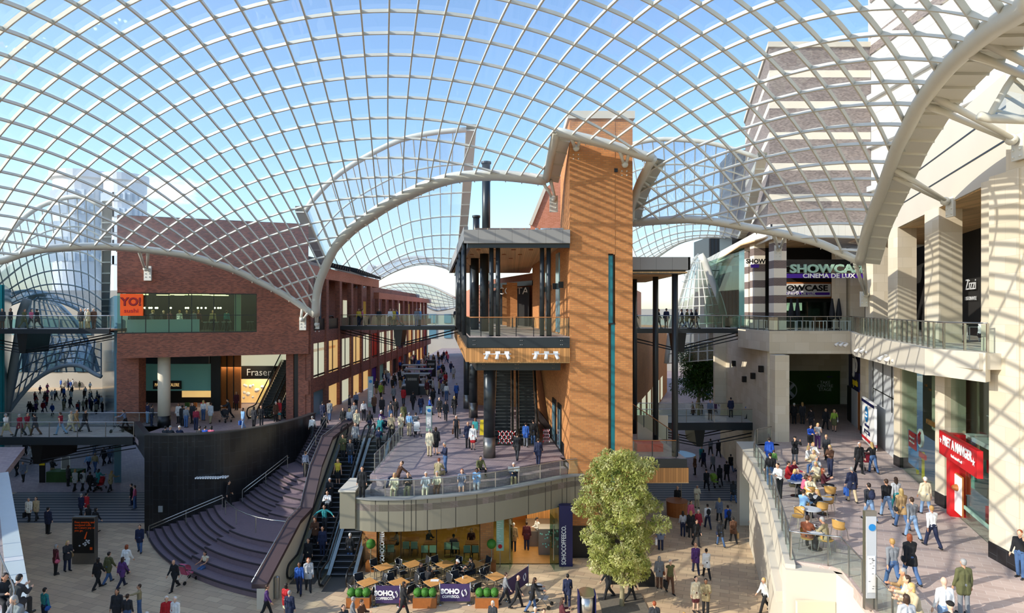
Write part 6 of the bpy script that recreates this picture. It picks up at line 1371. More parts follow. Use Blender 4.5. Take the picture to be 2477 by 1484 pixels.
for px, w, py, lab in ((997, 31, 957, 'black film poster stand standing mid way down the middle street'), (1043, 22, 912, 'smaller looking black film poster stand further down the middle street')):
    p = G(px, py, L1); w2 = w*p.y/F/2; t = empty('advert_stand', p, lab, 'advertising stand'); MB().box(p.x-w2, p.x+w2, p.y, p.y+.3, L1, L1+2.3).build('housing', 'steel_black', t); MB().box(p.x-w2*.85, p.x+w2*.85, p.y-.03, p.y, L1+.7, L1+2.2).build('poster', 'black', t)
    m = MB()
    for k in range(5): m.ball((p.x-w2*.6+k*w2*.3, p.y-.02, L1+1.75), .13, .02, .2, 8, 6)
    m.build('poster_portraits', 'grey', t)
def totem(px, py, z, h, w, lab, d=None):
    p = G(px, py, z) if d is None else V(XY(px, d)+(z,)); t = empty('wayfinding_totem', p, lab, 'sign'); MB().box(p.x-w/2, p.x+w/2, p.y, p.y+.14, z, z+h).build('slab', 'stainless' if d else 'sage_metal', t)
    MB().box(p.x-w*.42, p.x+w*.42, p.y-.02, p.y, z+h*.12, z+h*.95).build('face_panel', 'pale_grey', t); c = disc((p.x+(.02), p.y-.035, z+h*.84), w*.3, 20, th=.01).build('blue_circle', 'blue', t)
    MB().box(p.x-w*.32, p.x+w*.32, p.y-.03, p.y-.02, z+h*.18, z+h*.55).build('map_panel', 'white', t); m = MB(); rn = random.Random(px)
    for k in range(14): x = p.x-w*.28+rn.random()*w*.4; zz = z+h*(.2+.33*rn.random()); m.box(x, x+w*.15, p.y-.036, p.y-.03, zz, zz+.02)
    m.build('map_lines', 'grey', t); return t
totem(896, 985, L1, 2.9, .5, 'pale wayfinding totem with blue circle beside the brick arcade'); totem(1037.5, 1044, L1, 1.9, .45, 'short pale totem with blue circle in the middle of the upper street'); tt_ = totem(2107, 0, L1, 3.05, .36, 'tall steel totem with blue circle and street map on the cafe terrace', d=19.2)
def lattice_barrier(px0, px1, py, lab):
    a, b = G(px0, py, L1), G(px1, py, L1); t = empty('folding_barrier', a, lab, 'barrier'); n = 4; L = (b-a).length
    for q, (mat, s) in enumerate((('red', 0), ('white', .5))):
        m = MB()
        for k in range(n):
            x0 = a.x+(b.x-a.x)*k/n; x1 = a.x+(b.x-a.x)*(k+1)/n
            for z0, z1 in ((.1, .55), (.55, 1.0)):
                for (u0, v0, u1, v1) in ((x0, z0, x1, z1), (x0, z1, x1, z0)):
                    for j in range(4):
                        if j % 2 == q: m.beam((u0+(u1-u0)*j/4, a.y, L1+v0+(v1-v0)*j/4), (u0+(u1-u0)*(j+1)/4, a.y, L1+v0+(v1-v0)*(j+1)/4), .03, .06)
        m.build('%s_bars' % mat, mat, t)
lattice_barrier(1205, 1247, 1078, 'red and white folding lattice barrier closing the foot of the escalator'); lattice_barrier(1314, 1329, 1074, 'narrow folded red and white lattice barrier by the side doors')
a = G(1167, 1052, L1); t = empty('floor_sign', a, 'small yellow warning sign stood behind the round column', 'sign')
for s in (-1, 1): MB().add([(a.x-.2, a.y+s*.2, L1), (a.x+.2, a.y+s*.2, L1), (a.x+.16, a.y, L1+1.1), (a.x-.16, a.y, L1+1.1)], [(0, 1, 2, 3)]).build('panel', 'yellow', t)
# market stalls
p = G(145, 1168); t = empty('market_stall', p, 'dark green draped promotion table with poster boards in the left passage', 'stall'); MB().box(p.x-1.2, p.x+1.4, p.y, p.y+1.2, 0, .9).build('draped_table', 'leaf_dark', t); MB().box(p.x-.5, p.x+.3, p.y+.8, p.y+.85, .9, 2.1).build('poster_board', 'white', t); MB().box(p.x-.42, p.x+.22, p.y+.78, p.y+.8, 1.0, 2.0).build('poster', 'grey', t)
MB().box(p.x-1.7, p.x-1.2, p.y-.1, p.y-.05, 0, 2.3).build('black_banner', 'black', t); MB().box(p.x-1.68, p.x-1.22, p.y-.13, p.y-.1, 1.5, 2.25).build('yellow_banner_top', 'yellow', t)
for k, (px, py, w) in enumerate(((1000, 912, 3.0), (1012, 925, 3.4), (1005, 940, 3.0))):
    p = G(px, py+16, L1); t = empty('street_kiosk', p, ['grey topped kiosk furthest down the middle street', 'grey topped kiosk behind the film poster stand', 'grey topped kiosk nearest in the middle street'][k], 'kiosk'); MB().box(p.x-w/2, p.x+w/2, p.y, p.y+1.4, L1+.95, L1+1.05).build('counter_top', 'pale_grey', t); MB().box(p.x-w/2+.1, p.x+w/2-.1, p.y+.1, p.y+1.3, L1, L1+.95).build('counter_body', 'dark_metal_sheet', t); MB().box(p.x-w/2, p.x+w/2, p.y, p.y+1.4, L1+2.2, L1+2.3).build('canopy', 'grey', t); MB().box(p.x-.05, p.x+.05, p.y+.7, p.y+.8, L1+1.05, L1+2.2).build('post', 'stainless', t)
p = V((13.0, 45.5, 0)); t = empty('blue_parasol', p, 'round pale blue parasol over a drinks stall behind the corner deck', 'parasol'); p = P(1648, 1098, 45); MB().lathe((p.x, p.y, p.z-.05), [(1.0, 0), (.5, .16), (.03, .26)], 28).build('canopy', 'sky_blue' if 'sky_blue' in MATS else 'pale_grey', t); MB().tube([(p.x, p.y, 0), (p.x, p.y, p.z)], .03, 8).build('pole', 'stainless', t); t = thing_mesh(MB().lathe((p.x-.4, p.y-.3, 0), [(.7, 0), (.75, 1.0), (.8, 1.05)], 20), 'round_bar', 'wood', 'round timber bar counter under the pale blue parasol', 'counter')
a, b = G(700, 1490), (0, 0)
thing_mesh(MB().lathe(G(674, 1455)+V((-.2, .3, 0)), [(.13, 0), (.13, 1.1), (.05, 1.15)], 14), 'steel_bollard', 'stainless', 'stainless bollard at the foot of the cream stair wall', 'bollard')
for k, (d, wd) in enumerate(((44.5, 'under the terrace corner by the passage'), (37.5, 'half way along the terrace edge'), (31.5, 'nearest the big end pillar'))):
    c = V((PR(d, -1.75)[0], d, 12.35)); t = empty('floodlight_row', c, 'row of small white floodlights on the fascia %s' % wd, 'light'); MB().tube([c+V((.1, .8, .1)), c+V((-.2, -.8, .1))], .025, 6).build('bar', 'white', t)
    for q in range(3): b = c+V((-.08, -.6+q*.6, .05)); MB().tube([b, b+V((-.3, -.1, -.18))], .06, 10, .12).build('lamp_head', 'white', t, True)
# upper terrace furniture
for k, px in enumerate((1914, 1929, 2013, 2029)):
    p = V(XY(px, 49.5)+(L2,)); t = empty('closed_parasol', p, 'folded black parasol outside the cinema entrance, %s' % ('first of four along the railing', 'second of four along the railing', 'third of four along the railing', 'nearest the stone piers')[k], 'parasol', 'folded parasols on the upper terrace'); MB().lathe(p, [(.03, .2), (.03, .8), (.2, .9), (.22, 1.3), (.06, 2.5)], 10).build('folded_canopy', 'fabric_black', t); MB().lathe(p, [(.25, 0), (.25, .08)], 12).build('base', 'steel_black', t)
def proto_white():
    r = mk('terrace_table', '', 'table'); MB().box(-.4, .4, -.4, .4, .72, .75).build('table_top', 'white', r)
    for a in (-1, 1):
        for b in (-1, 1): MB().box(a*.36-.02, a*.36+.02, b*.36-.02, b*.36+.02, 0, .72).build('leg', 'white', r)
    return proto(r)
W0 = proto_white()
for k, (px, d) in enumerate([(1912, 48), (1945, 48.5), (1975, 47.5), (2000, 48.2), (2035, 47.6), (2062, 48), (1885, 50), (2080, 49.3), (1840, 50.5)]): place(W0, V(XY(px, d)+(L2,)), random.randint(-20, 20), 'white square table on the upper terrace outside the cinema', 'white tables outside the cinema')
for d, w in ((31, 2.6), (28, 2.4), (34.5, 2.6)): p = V(PR(d, w)+(L2,)); place(W0, p, 20, 'white square table on the upper terrace behind the big pillars', 'white tables behind the pillars')
p = V(PR(25.8, 1.6)+(L2,)); t = empty('timber_planter', p, 'orange timber planter with small green shrub behind the upper railing', 'planter'); MB().box(p.x-.3, p.x+.5, p.y-.6, p.y+.6, L2, L2+.9).build('timber_box', 'wood', t); leaf_cloud('shrub', t, 'leaf_street', [(p.x, p.y, L2+1.05, .3, .8)], 300, .12, 2, p)
MB().box(p.x-.75, p.x-.35, p.y-.3, p.y+.3, L2+.0, L2+1.0).build('cream_panel', 'cream', t)
# wicker chairs and round tables on the cafe terrace
def proto_wicker():
    r = mk('wicker_chair', '', 'chair'); MB().lathe((0, 0, .43), [(.22, 0), (.24, .04)], 16).build('seat', 'wicker', r)
    m = MB(); n = 12; A = [(.25*math.sin(a), .25*math.cos(a)) for a in (R_(-80+160*k/n) for k in range(n+1))]
    m.add([(x, y, .5) for x, y in A]+[(x*1.1, y*1.1, .84-.08*abs(k-6)/6) for k, (x, y) in enumerate(A)], [(i, i+1, n+2+i, n+1+i) for i in range(n)]); m.build('woven_back', 'wicker', r)
    m = MB(); m.tube([(x*1.1, y*1.1, .85-.08*abs(k-6)/6) for k, (x, y) in enumerate(A)], .015, 6); m.build('back_frame', 'stainless', r, True)
    for a in (-1, 1):
        for b in (-1, 1): MB().tube([(a*.24, b*.24, 0), (a*.2, b*.18, .45)], .014, 6).build('leg', 'stainless', r)
    return proto(r)
def proto_round():
    r = mk('round_table', '', 'table'); MB().lathe((0, 0, .72), [(.4, 0), (.4, .03)], 24).build('table_top', 'pale_grey', r); MB().tube([(0, 0, .02), (0, 0, .72)], .035, 8).build('leg', 'stainless', r); MB().lathe((0, 0, 0), [(.26, 0), (.24, .03)], 16).build('base', 'steel_black', r)
    return proto(r)
WK, RT = proto_wicker(), proto_round()
RTB = [(1962, 1232, 'carrying cups between the blue shirt and cream jacket diners'), (1972, 1283, 'nearest the glass corner of the terrace'), (1990, 1205, 'in front of the diner in a maroon top'), (1925, 1165, 'among the crowded diners at the far end')]
for px, py, wh in RTB:
    p = G(px, py, L1+.74); place(RT, (p.x, p.y, L1), 0, 'small round steel table %s' % wh, 'round tables on the cafe terrace')
for k, (px, py, rz, wh) in enumerate([(2008, 1215, 150, 'empty, facing the railing behind the steel table'), (2002, 1240, 170, 'empty, pulled out beside the woman in black'), (1930, 1275, -70, 'empty, against the glass railing'), (1952, 1330, -40, 'with the diner in a coral jacket on it'), (2000, 1335, 40, 'with the diner in a khaki coat on it'), (2030, 1305, 120, 'empty, nearest the tall totem'), (1942, 1256, -90, 'with the diner in a blue shirt on it'), (1988, 1256, 150, 'with the fair haired diner in black on it'), (1958, 1216, 170, 'with the diner in a cream jacket on it')]):
    place(WK, G(px, py, L1), rz, 'woven cane bistro chair %s' % wh, 'cane bistro chairs on the cafe terrace')
m = MB(); p = G(1972, 1278, L1+.76)
for k in range(5): q = empty('coffee_cup', p, 'white coffee cup on the round table at the glass corner', 'cup', 'cups on the corner table'); c = V((p.x+.2*math.cos(k*1.3), p.y+.2*math.sin(k*1.3), L1+.755)); MB().lathe(c, [(.03, 0), (.045, .07)], 10).build('cup', 'white', q); MB().lathe(c, [(.07, 0), (.08, .008)], 12).build('saucer', 'white', q)
# ---------------------------------------------------------------- pushchairs and bags
def proto_push():
    r = mk('pushchair', '', 'pushchair'); m = MB()
    for s in (-.24, .24): m.tube([(s, -.35, .12), (s, .25, .75), (s, .42, 1.0)], .015, 6); m.tube([(s, .35, .12), (s, -.1, .55)], .015, 6)
    m.tube([(-.24, .42, 1.0), (.24, .42, 1.0)], .02, 6); m.build('frame', 'stainless_dull', r)
    for s in (-.26, .26):
        for y in (-.38, .38): q = MB(); q.tube([(s-.02, y, .1), (s+.02, y, .1)], .1, 12); q.build('wheel', 'steel_black', r)
    m = MB(); m.box(-.2, .2, -.25, .15, .42, .48); m.add([(-.2, .15, .45), (.2, .15, .45), (.2, .32, .95), (-.2, .32, .95), (-.2, .2, .45), (.2, .2, .45), (.2, .36, .95), (-.2, .36, .95)], [(0, 1, 2, 3), (5, 4, 7, 6), (3, 2, 6, 7)]); m.build('seat', 'cloth', r)
    m = MB(); n = 8
    for k in range(n): a, b = math.pi*k/n*.6, math.pi*(k+1)/n*.6; m.quad((-.22, .33-.42*math.sin(a), .72+.32*math.cos(a)), (.22, .33-.42*math.sin(a), .72+.32*math.cos(a)), (.22, .33-.42*math.sin(b), .72+.32*math.cos(b)), (-.22, .33-.42*math.sin(b), .72+.32*math.cos(b)))
    m.build('hood', 'cloth', r); return proto(r)
PS = proto_push()
def pushchair(at, rz, col, label):
    o = place(PS, at, rz, label, 'pushchairs')
    for c in o.children: c.color = hexc(COL[col])
    return o
for px, py, z, rz, col, lb in [(452, 1408, 0, 160, 'pink', 'pink striped pushchair beside the man in a black coat by the stairs'), (1313, 1468, 0, 70, 'lightgrey', 'black framed pushchair with a white bag near the coffee seating'), (243, 1186, 0, 10, 'red', 'red pushchair in the group under the lower footbridge'), (228, 1188, 0, -5, 'charcoal', 'dark pushchair in the group under the lower footbridge'), (933, 1052, L1, 60, 'navy', 'navy pushchair steered by the woman in a purple top'), (1008, 1056, L1, 20, 'white', 'white hooded pushchair in the middle of the upper street'), (283, 1046, L1, -60, 'charcoal', 'charcoal pushchair on the lower left footbridge'), (2098, 1136, L1, 170, 'crimson', 'pink lined pushchair pushed away along the cafe terrace'), (545, 1022, L1, 60, 'charcoal', 'dark pushchair near the poster panels under the restaurant box'), (1728, 1178, 0, 20, 'lime', 'lime green pushchair on the striped paving of the right street')]: pushchair(G(px, py, z), rz, col, lb)
p = V(XY(966, 62.5)+(L2,)); pushchair(p, 90, 'red', 'red pushchair on the middle upper footbridge')
def bag(o, kind, col, label, side=1):
    """a bag held by or slung on a person"""
    M = Matrix.Translation(o.location) @ Matrix.Rotation(o.rotation_euler.z, 4, 'Z') @ Matrix.Scale(o.scale[0], 4)
    me = BAGM.get(kind)
    if me is None:
        m = MB()
        if kind == 'carrier': m.box(-.06, .06, -.16, .16, -.42, -.06); m.tube([(0, -.09, -.07), (0, -.05, .03), (0, .05, .03), (0, .09, -.07)], .008, 5)
        if kind == 'handbag': m.ball((0, 0, -.28), .06, .15, .12, 10, 7); m.tube([(0, -.1, -.22), (0, -.03, .2), (0, .03, .2), (0, .1, -.22)], .01, 5)
        if kind == 'backpack': m.ball((0, 0, 0), .15, .1, .22, 12, 8); m.ball((0, .08, -.05), .1, .05, .1, 10, 6)
        tmp = m.build('bag_shape', 'cloth'); me = tmp.data; bpy.data.objects.remove(tmp); BAGM[kind] = me
    c = bpy.data.objects.new({'carrier': 'shopping_bag', 'handbag': 'handbag', 'backpack': 'backpack'}[kind], me); C.objects.link(c)
    off = V((side*.27, -.03, .74)) if kind == 'carrier' else (V((side*.25, .02, 1.12)) if kind == 'handbag' else V((0, .2, 1.22)))
    c.matrix_basis = M @ Matrix.Translation(off); c.color = hexc(COL[col]); c['label'] = label; c['category'] = 'bag'; c['group'] = 'bags carried by shoppers'; return c
BAGM = {}
# ---------------------------------------------------------------- the people, one by one
# px py rz pose hair style top kind bottom kind | where
def rows(z, txt, where='', lod=0, group=None, d=None, **kw):
    out = []
    for ln in txt.strip().split('\n'):
        a, _, wh = ln.partition('|'); f = a.split(); px, py, rz = map(float, f[:3]); pose, hair, st_, tp_, tk, bt, bk = f[3:10]; h = float(f[10]) if len(f) > 10 else random.uniform(.95, 1.03)
        at = G(px, py, z) if d is None else V(XY(px, d+random.uniform(-.5, .5))+(z,))
        out.append(person(at, rz, pose, hair, None if st_ == 'bald' else st_, tp_, tk, bt, bk, (wh.strip() or where), lod=lod, h=h, group=group, **kw))
    return out
A_ = rows(0, '''70 1262 10 stroll grey short white coat black pants|on the striped paving with a dark briefcase
88 1260 0 stroll brown bob beige coat charcoal pants|on the striped paving beside the white shirt
116 1292 175 stand black short navy coat black pants|alone below the striped paving
40 1152 0 stroll dark short black coat black pants|by the left terrace edge under the footbridge
56 1166 15 stroll grey bob stripe coat black pants|holding a cream bag under the footbridge
135 1391 150 stand grey bob maroon coat black pants|left of the black poster stand with pink bag
163 1382 60 hold blond long charcoal coat navy jeans|close to the black poster stand
236 1425 170 walk dark bob black coat black pants|below the black poster stand
262 1412 165 walk dark short olive coat jeans jeans|below the black poster stand
295 1422 165 walk brown long purple coat navy jeans|right of the poster stand group
305 1394 175 walk ginger bob white coat charcoal pants|right of the poster stand group
338 1337 20 stroll dark short navy coat jeans jeans|near the foot of the slate wall
422 1428 -20 walk bald bald black coat black pants|beside the pink pushchair
283 1517 10 stand brown bob charcoal coat charcoal jeans|at the bottom edge facing the pointing man
308 1526 180 stand brown short charcoal top jeans jeans|at the bottom edge below the stairs
337 1497 -60 point brown short khaki top jeans jeans|at the bottom edge
403 1532 20 stand white short red coat black pants|at the bottom edge beside the stairs
424 1532 -10 stand white short white coat navy pants|at the bottom edge beside the red coat
355 1575 0 stand white short cream coat beige pants|cropped by the bottom edge below the stairs
108 1513 160 stand black short teal top navy jeans|behind the near glass railing with blue bag
208 1250 175 stroll black short red coat white skirt|on the striped paving
196 1251 175 stroll grey short navy coat black pants|on the striped paving beside the red coat
230 1291 160 walk black bob black coat sky skirt|just beyond the black poster stand
213 1282 170 stroll brown bob black coat charcoal pants|hidden partly by the black poster stand
318 1224 -60 stand black short black coat navy jeans|by the yellow lit shop doorway
326 1232 -70 stand brown short pink top jeans jeans|by the yellow lit shop doorway
181 1188 175 stroll fair bob lightgrey coat black pants|in the pushchair group under the footbridge
200 1187 175 stroll dark short lightgrey coat black pants|in the pushchair group under the footbridge
217 1190 180 walk black short black coat black pants|in the pushchair group under the footbridge
236 1186 175 push black long teal coat black pants|in the group under the footbridge
267 1190 170 push fair long khaki coat charcoal pants|in the group under the footbridge
165 1177 160 stand brown long charcoal coat black pants|beside the green draped stall
127 1160 180 hold black long black top khaki pants|at the green draped stall
214 1140 0 walk white short sky top navy pants|beyond the pushchair group
230 1142 10 walk fair long khaki top jeans jeans|beyond the pushchair group
251 1126 0 walk black short black coat black pants|beyond the pushchair group
265 1122 180 walk black short stripe coat navy pants|beyond the pushchair group
228 1099 0 walk dark short grey coat jeans jeans|in the shade beneath the footbridge
62 1102 180 walk dark short charcoal coat black pants|in the shade beneath the footbridge
77 1122 0 walk fair short white coat black pants|in the shade beneath the footbridge
644 1497 110 walk brown short purple top black pants|passing the foot of the cream stair wall
692 1497 160 stand dark bob red coat cream skirt|at the foot of the escalators
700 1518 170 stand grey short navy coat black pants|at the foot of the escalators
724 1438 10 stroll black long blue top navy jeans|stepping off the escalator
746 1430 20 stroll ginger bob lightgrey coat charcoal pants|stepping off the escalator
852 1530 100 walk grey short grey coat jeans jeans|at the bottom edge below the first trough
873 1546 70 hold brown short brown coat black pants|at the bottom edge below the first trough
830 1560 40 stand black bob charcoal coat black pants|cropped by the bottom edge by the escalators
975 1492 110 walk dark bob black coat black pants|passing the first SOHO banner with a red bag
1222 1463 100 walk brown short grey top charcoal jeans|passing the angled purple banner
1251 1472 90 walk bald bald black top black pants|passing the angled purple banner
1287 1481 95 push brown long black coat jeans jeans|a stroller on the plaza
1373 1468 175 walk black short navy coat navy pants|alone left of the tree
1192 1542 -30 stand white bob charcoal coat grey pants|at the bottom edge below the troughs
1359 1540 100 hold brown long maroon coat charcoal pants|at the bottom edge left of the litter bin
1295 1560 0 stand white short sky coat beige pants|cropped by the bottom edge
1315 1568 10 stand brown short charcoal coat black pants|cropped by the bottom edge
1639 1233 170 walk bald bald black coat black pants|alone at the edge of the striped paving
1686 1229 0 hold grey short cream coat beige pants|beyond the group behind the tree
1712 1279 180 walk dark short white top navy jeans|with a black backpack
1740 1262 180 stroll blond long stripe coat black pants|in a checked pattern beside the backpackers
1761 1284 180 walk dark short royal top black pants|with a navy backpack
1743 1322 185 walk black long charcoal coat jeans jeans|with a shoulder bag
1774 1314 180 walk black short brown coat black pants|carrying a tan paper bag
1652 1298 170 stand dark long lightgrey top navy jeans|with a black shopping bag behind the tree
1671 1301 175 stand fair long black coat charcoal jeans|with long fair hair behind the tree
1689 1295 10 stand white short crimson coat navy pants|in the group behind the tree
1671 1272 20 stand brown bob pink coat beige pants|in the group behind the tree
1684 1322 20 stroll dark short black coat charcoal pants|in front of the group behind the tree
1683 1388 175 walk bald bald purple coat navy jeans|crossing the plaza
1709 1399 180 walk dark short white coat black pants|crossing the plaza beside the purple coat
1683 1481 10 stand black bob cream coat maroon skirt|in the sunny patch
1707 1486 -10 hold black short khaki coat black pants|in the sunny patch beside the cream coat
1825 1303 -60 hold brown short stripe top jeans jeans|under the white terrace wall
1849 1482 -80 walk blond tail white top black pants|alone in the sun under the terrace wall
1598 1331 175 stand brown short stripe coat navy pants|beside the treetop with a white bag
1595 1424 175 stand grey bob grey coat brown pants|right of the tree with a tan bag
1621 1436 10 stroll white short olive vest brown pants|right of the tree
1471 1450 -70 walk black short black coat black pants|left of the tree trunk
1526 1457 90 walk black long black coat black pants|right of the tree trunk with white bag
1513 1378 0 stand brown short cream coat grey pants|behind the tree trunk
1583 1550 180 stand ginger short charcoal coat black pants|cropped by the bottom edge below the tree
1655 1580 10 stand fair short brown coat jeans jeans|cropped by the bottom edge in the sun''')
B_ = rows(0, '''1709 1186 180 walk dark hat black coat black pants|beside the lime pushchair
1741 1174 180 walk black long black coat black pants|on the striped paving of the right street
1758 1164 175 walk dark short black coat black pants|on the striped paving of the right street
1787 1178 180 photo dark short navy coat black pants|on the striped paving of the right street
1808 1182 180 walk brown short lightgrey top white pants|on the striped paving of the right street
1800 1216 178 walk dark short black top black pants|with a backpack below the striped paving
1774 1216 180 walk dark long charcoal coat jeans jeans|below the striped paving
1768 1142 180 walk black short black coat jeans jeans|further up the right street
1738 1106 180 walk black short black coat black pants|further up the right street
1719 1103 180 walk dark short grey top black pants|further up the right street
1697 1123 0 walk white short teal coat black pants|further up the right street
1702 1132 180 walk black short navy coat black pants|further up the right street
1681 1149 -80 stand blond long brown coat black pants|near the round timber bar
1724 1140 0 walk dark short grey coat black pants|further up the right street
1803 1142 10 walk black long black coat navy jeans|further up the right street
1784 1126 0 walk fair short charcoal coat black pants|further up the right street
1826 1178 180 walk brown short grey coat black jeans|beside the white terrace wall''', lod=1, group='shoppers on foot')
# stairs
for px, py, z, rz, po, h_, s_, a1, a2, b1, b2, wh in [(552, 1226, 1.7, 100, 'stroll', 'black', 'short', 'black', 'coat', 'black', 'pants', 'by the slate wall on the stair landing with orange bag'), (739, 1153, 3.4, 170, 'stand', 'brown', 'short', 'stripe', 'top', 'black', 'pants', 'on the second landing of the stairs'), (755, 1060, 4.9, 180, 'walk', 'grey', 'short', 'white', 'top', 'charcoal', 'pants', 'climbing the top flight of the stairs'), (784, 1052, 4.95, 175, 'walk', 'black', 'short', 'black', 'coat', 'black', 'pants', 'at the head of the stairs'), (780, 1022, 5.5, 180, 'stroll', 'dark', 'short', 'navy', 'coat', 'navy', 'pants', 'just above the stair head'), (797, 1018, 5.5, 180, 'stroll', 'brown', 'short', 'grey', 'coat', 'jeans', 'jeans', 'just above the stair head')]:
    person(G(px, py, z), rz, po, h_, s_, a1, a2, b1, b2, wh)
q = G(460, 1400, 0); person((q.x+.5, q.y+.75, -.08), -20, 'sit', 'black', 'bob', 'cream', 'vest', 'jeans', 'jeans', 'on the lowest step beside the pushchair')
q = G(489, 1392, 0); person((q.x+.2, q.y+1.3, .28), 10, 'ground', 'dark', 'short', 'purple', 'top', 'maroon', 'pants', 'on the second seat tier', h=.6, label='small child in patterned purple top sitting on the lower seat tiers of the stairs')
# escalator riders
def ride(x, y, rz, pose, hair, st_, t_, tk, b, bk, wh, h=1):
    base = lambda y: 0 if y <= 35.2 else (L1 if y >= 44.2 else L1*(y-35.2)/9.0)
    return person((x, y, base(y)), rz, pose, hair, None if st_ == 'bald' else st_, t_, tk, b, bk, wh, h=h, group='riders on the escalators')
for r in [(-11.0, 43.6, 'stand', 'dark', 'bob', 'grey', 'coat', 'black', 'pants'), (-11.6, 42.6, 'hold', 'black', 'short', 'olive', 'coat', 'charcoal', 'pants'), (-11.0, 42.2, 'stand', 'brown', 'long', 'charcoal', 'coat', 'jeans', 'jeans'), (-11.4, 40.6, 'stand', 'blond', 'long', 'yellow', 'vest', 'black', 'skirt'), (-11.5, 39.2, 'hold', 'white', 'short', 'black', 'coat', 'charcoal', 'pants'), (-11.4, 38.3, 'fold', 'dark', 'bob', 'white', 'top', 'black', 'pants'), (-11.3, 37.4, 'spread', 'black', 'bob', 'teal', 'top', 'charcoal', 'pants'), (-11.6, 36.6, 'rail', 'ginger', 'long', 'brown', 'coat', 'black', 'pants'), (-11.0, 36.0, 'stand', 'brown', 'short', 'navy', 'coat', 'navy', 'pants'), (-11.6, 35.3, 'stand', 'brown', 'short', 'black', 'coat', 'beige', 'pants')]:
    ride(r[0], r[1], 0, r[2], r[3], r[4], r[5], r[6], r[7], r[8], 'riding down the packed escalator')
for r in [(-9.3, 35.6, 'stand', 'white', 'short', 'black', 'coat', 'jeans', 'jeans'), (-9.1, 37.4, 'stand', 'bald', 'bald', 'black', 'coat', 'charcoal', 'pants'), (-9.4, 38.6, 'stand', 'black', 'short', 'charcoal', 'coat', 'black', 'pants'), (-9.3, 43.2, 'rail', 'dark', 'short', 'navy', 'top', 'black', 'pants'), (-9.4, 44.2, 'push', 'white', 'bob', 'teal', 'top', 'teal', 'pants')]:
    ride(r[0], r[1], 180, *r[2:], 'riding up the escalator under the balcony')
# balcony bench: sitting on the lower tier, feet on the walkway
def onbench(px, **k):
    a = min([(I1[i][0]+(I1[i+1][0]-I1[i][0])*t/8, I1[i][1]+(I1[i+1][1]-I1[i][1])*t/8) for i in range(len(I1)-1) for t in range(8)], key=lambda q: abs(CX+q[0]*F/q[1]-px)); return V((a[0], a[1]+.16, 4.67))
for px, po, h_, s_, a1, a2, b1, b2, wh in [(954, 'sit', 'blond', 'long', 'cream', 'coat', 'beige', 'pants', 'first on the balcony bench'), (985, 'sitfold', 'brown', 'short', 'black', 'top', 'khaki', 'pants', 'head tipped back on the balcony bench'), (1030, 'sit', 'white', 'short', 'lightgrey', 'coat', 'cream', 'pants', 'on the balcony bench'), (1057, 'sit', 'white', 'bob', 'cream', 'top', 'brown', 'pants', 'on the balcony bench'), (1117, 'sit', 'ginger', 'long', 'stripe', 'dress', 'black', 'pants', 'on the balcony bench'), (1153, 'eat', 'black', 'bob', 'sky', 'coat', 'lightgrey', 'pants', 'bent forward on the balcony bench'), (1243, 'eat', 'white', 'short', 'navy', 'coat', 'khaki', 'pants', 'reading a newspaper on the balcony bench')]:
    person(onbench(px), 0, po, h_, s_, a1, a2, b1, b2, wh, group='people resting on the balcony')
p = onbench(1243); thing_mesh(MB().add([(p.x-.33, p.y-.52, 5.55), (p.x, p.y-.46, 5.5), (p.x+.33, p.y-.52, 5.55), (p.x+.33, p.y-.62, 5.85), (p.x, p.y-.56, 5.8), (p.x-.33, p.y-.62, 5.85)], [(0, 1, 4, 5), (1, 2, 3, 4)]), 'newspaper', 'pale_grey', 'open newspaper held by the reader in navy on the balcony', 'newspaper')
rows(4.95, '876 1207 0 stand dark short black coat black pants|at the balcony end gripping the rail', group='people resting on the balcony')
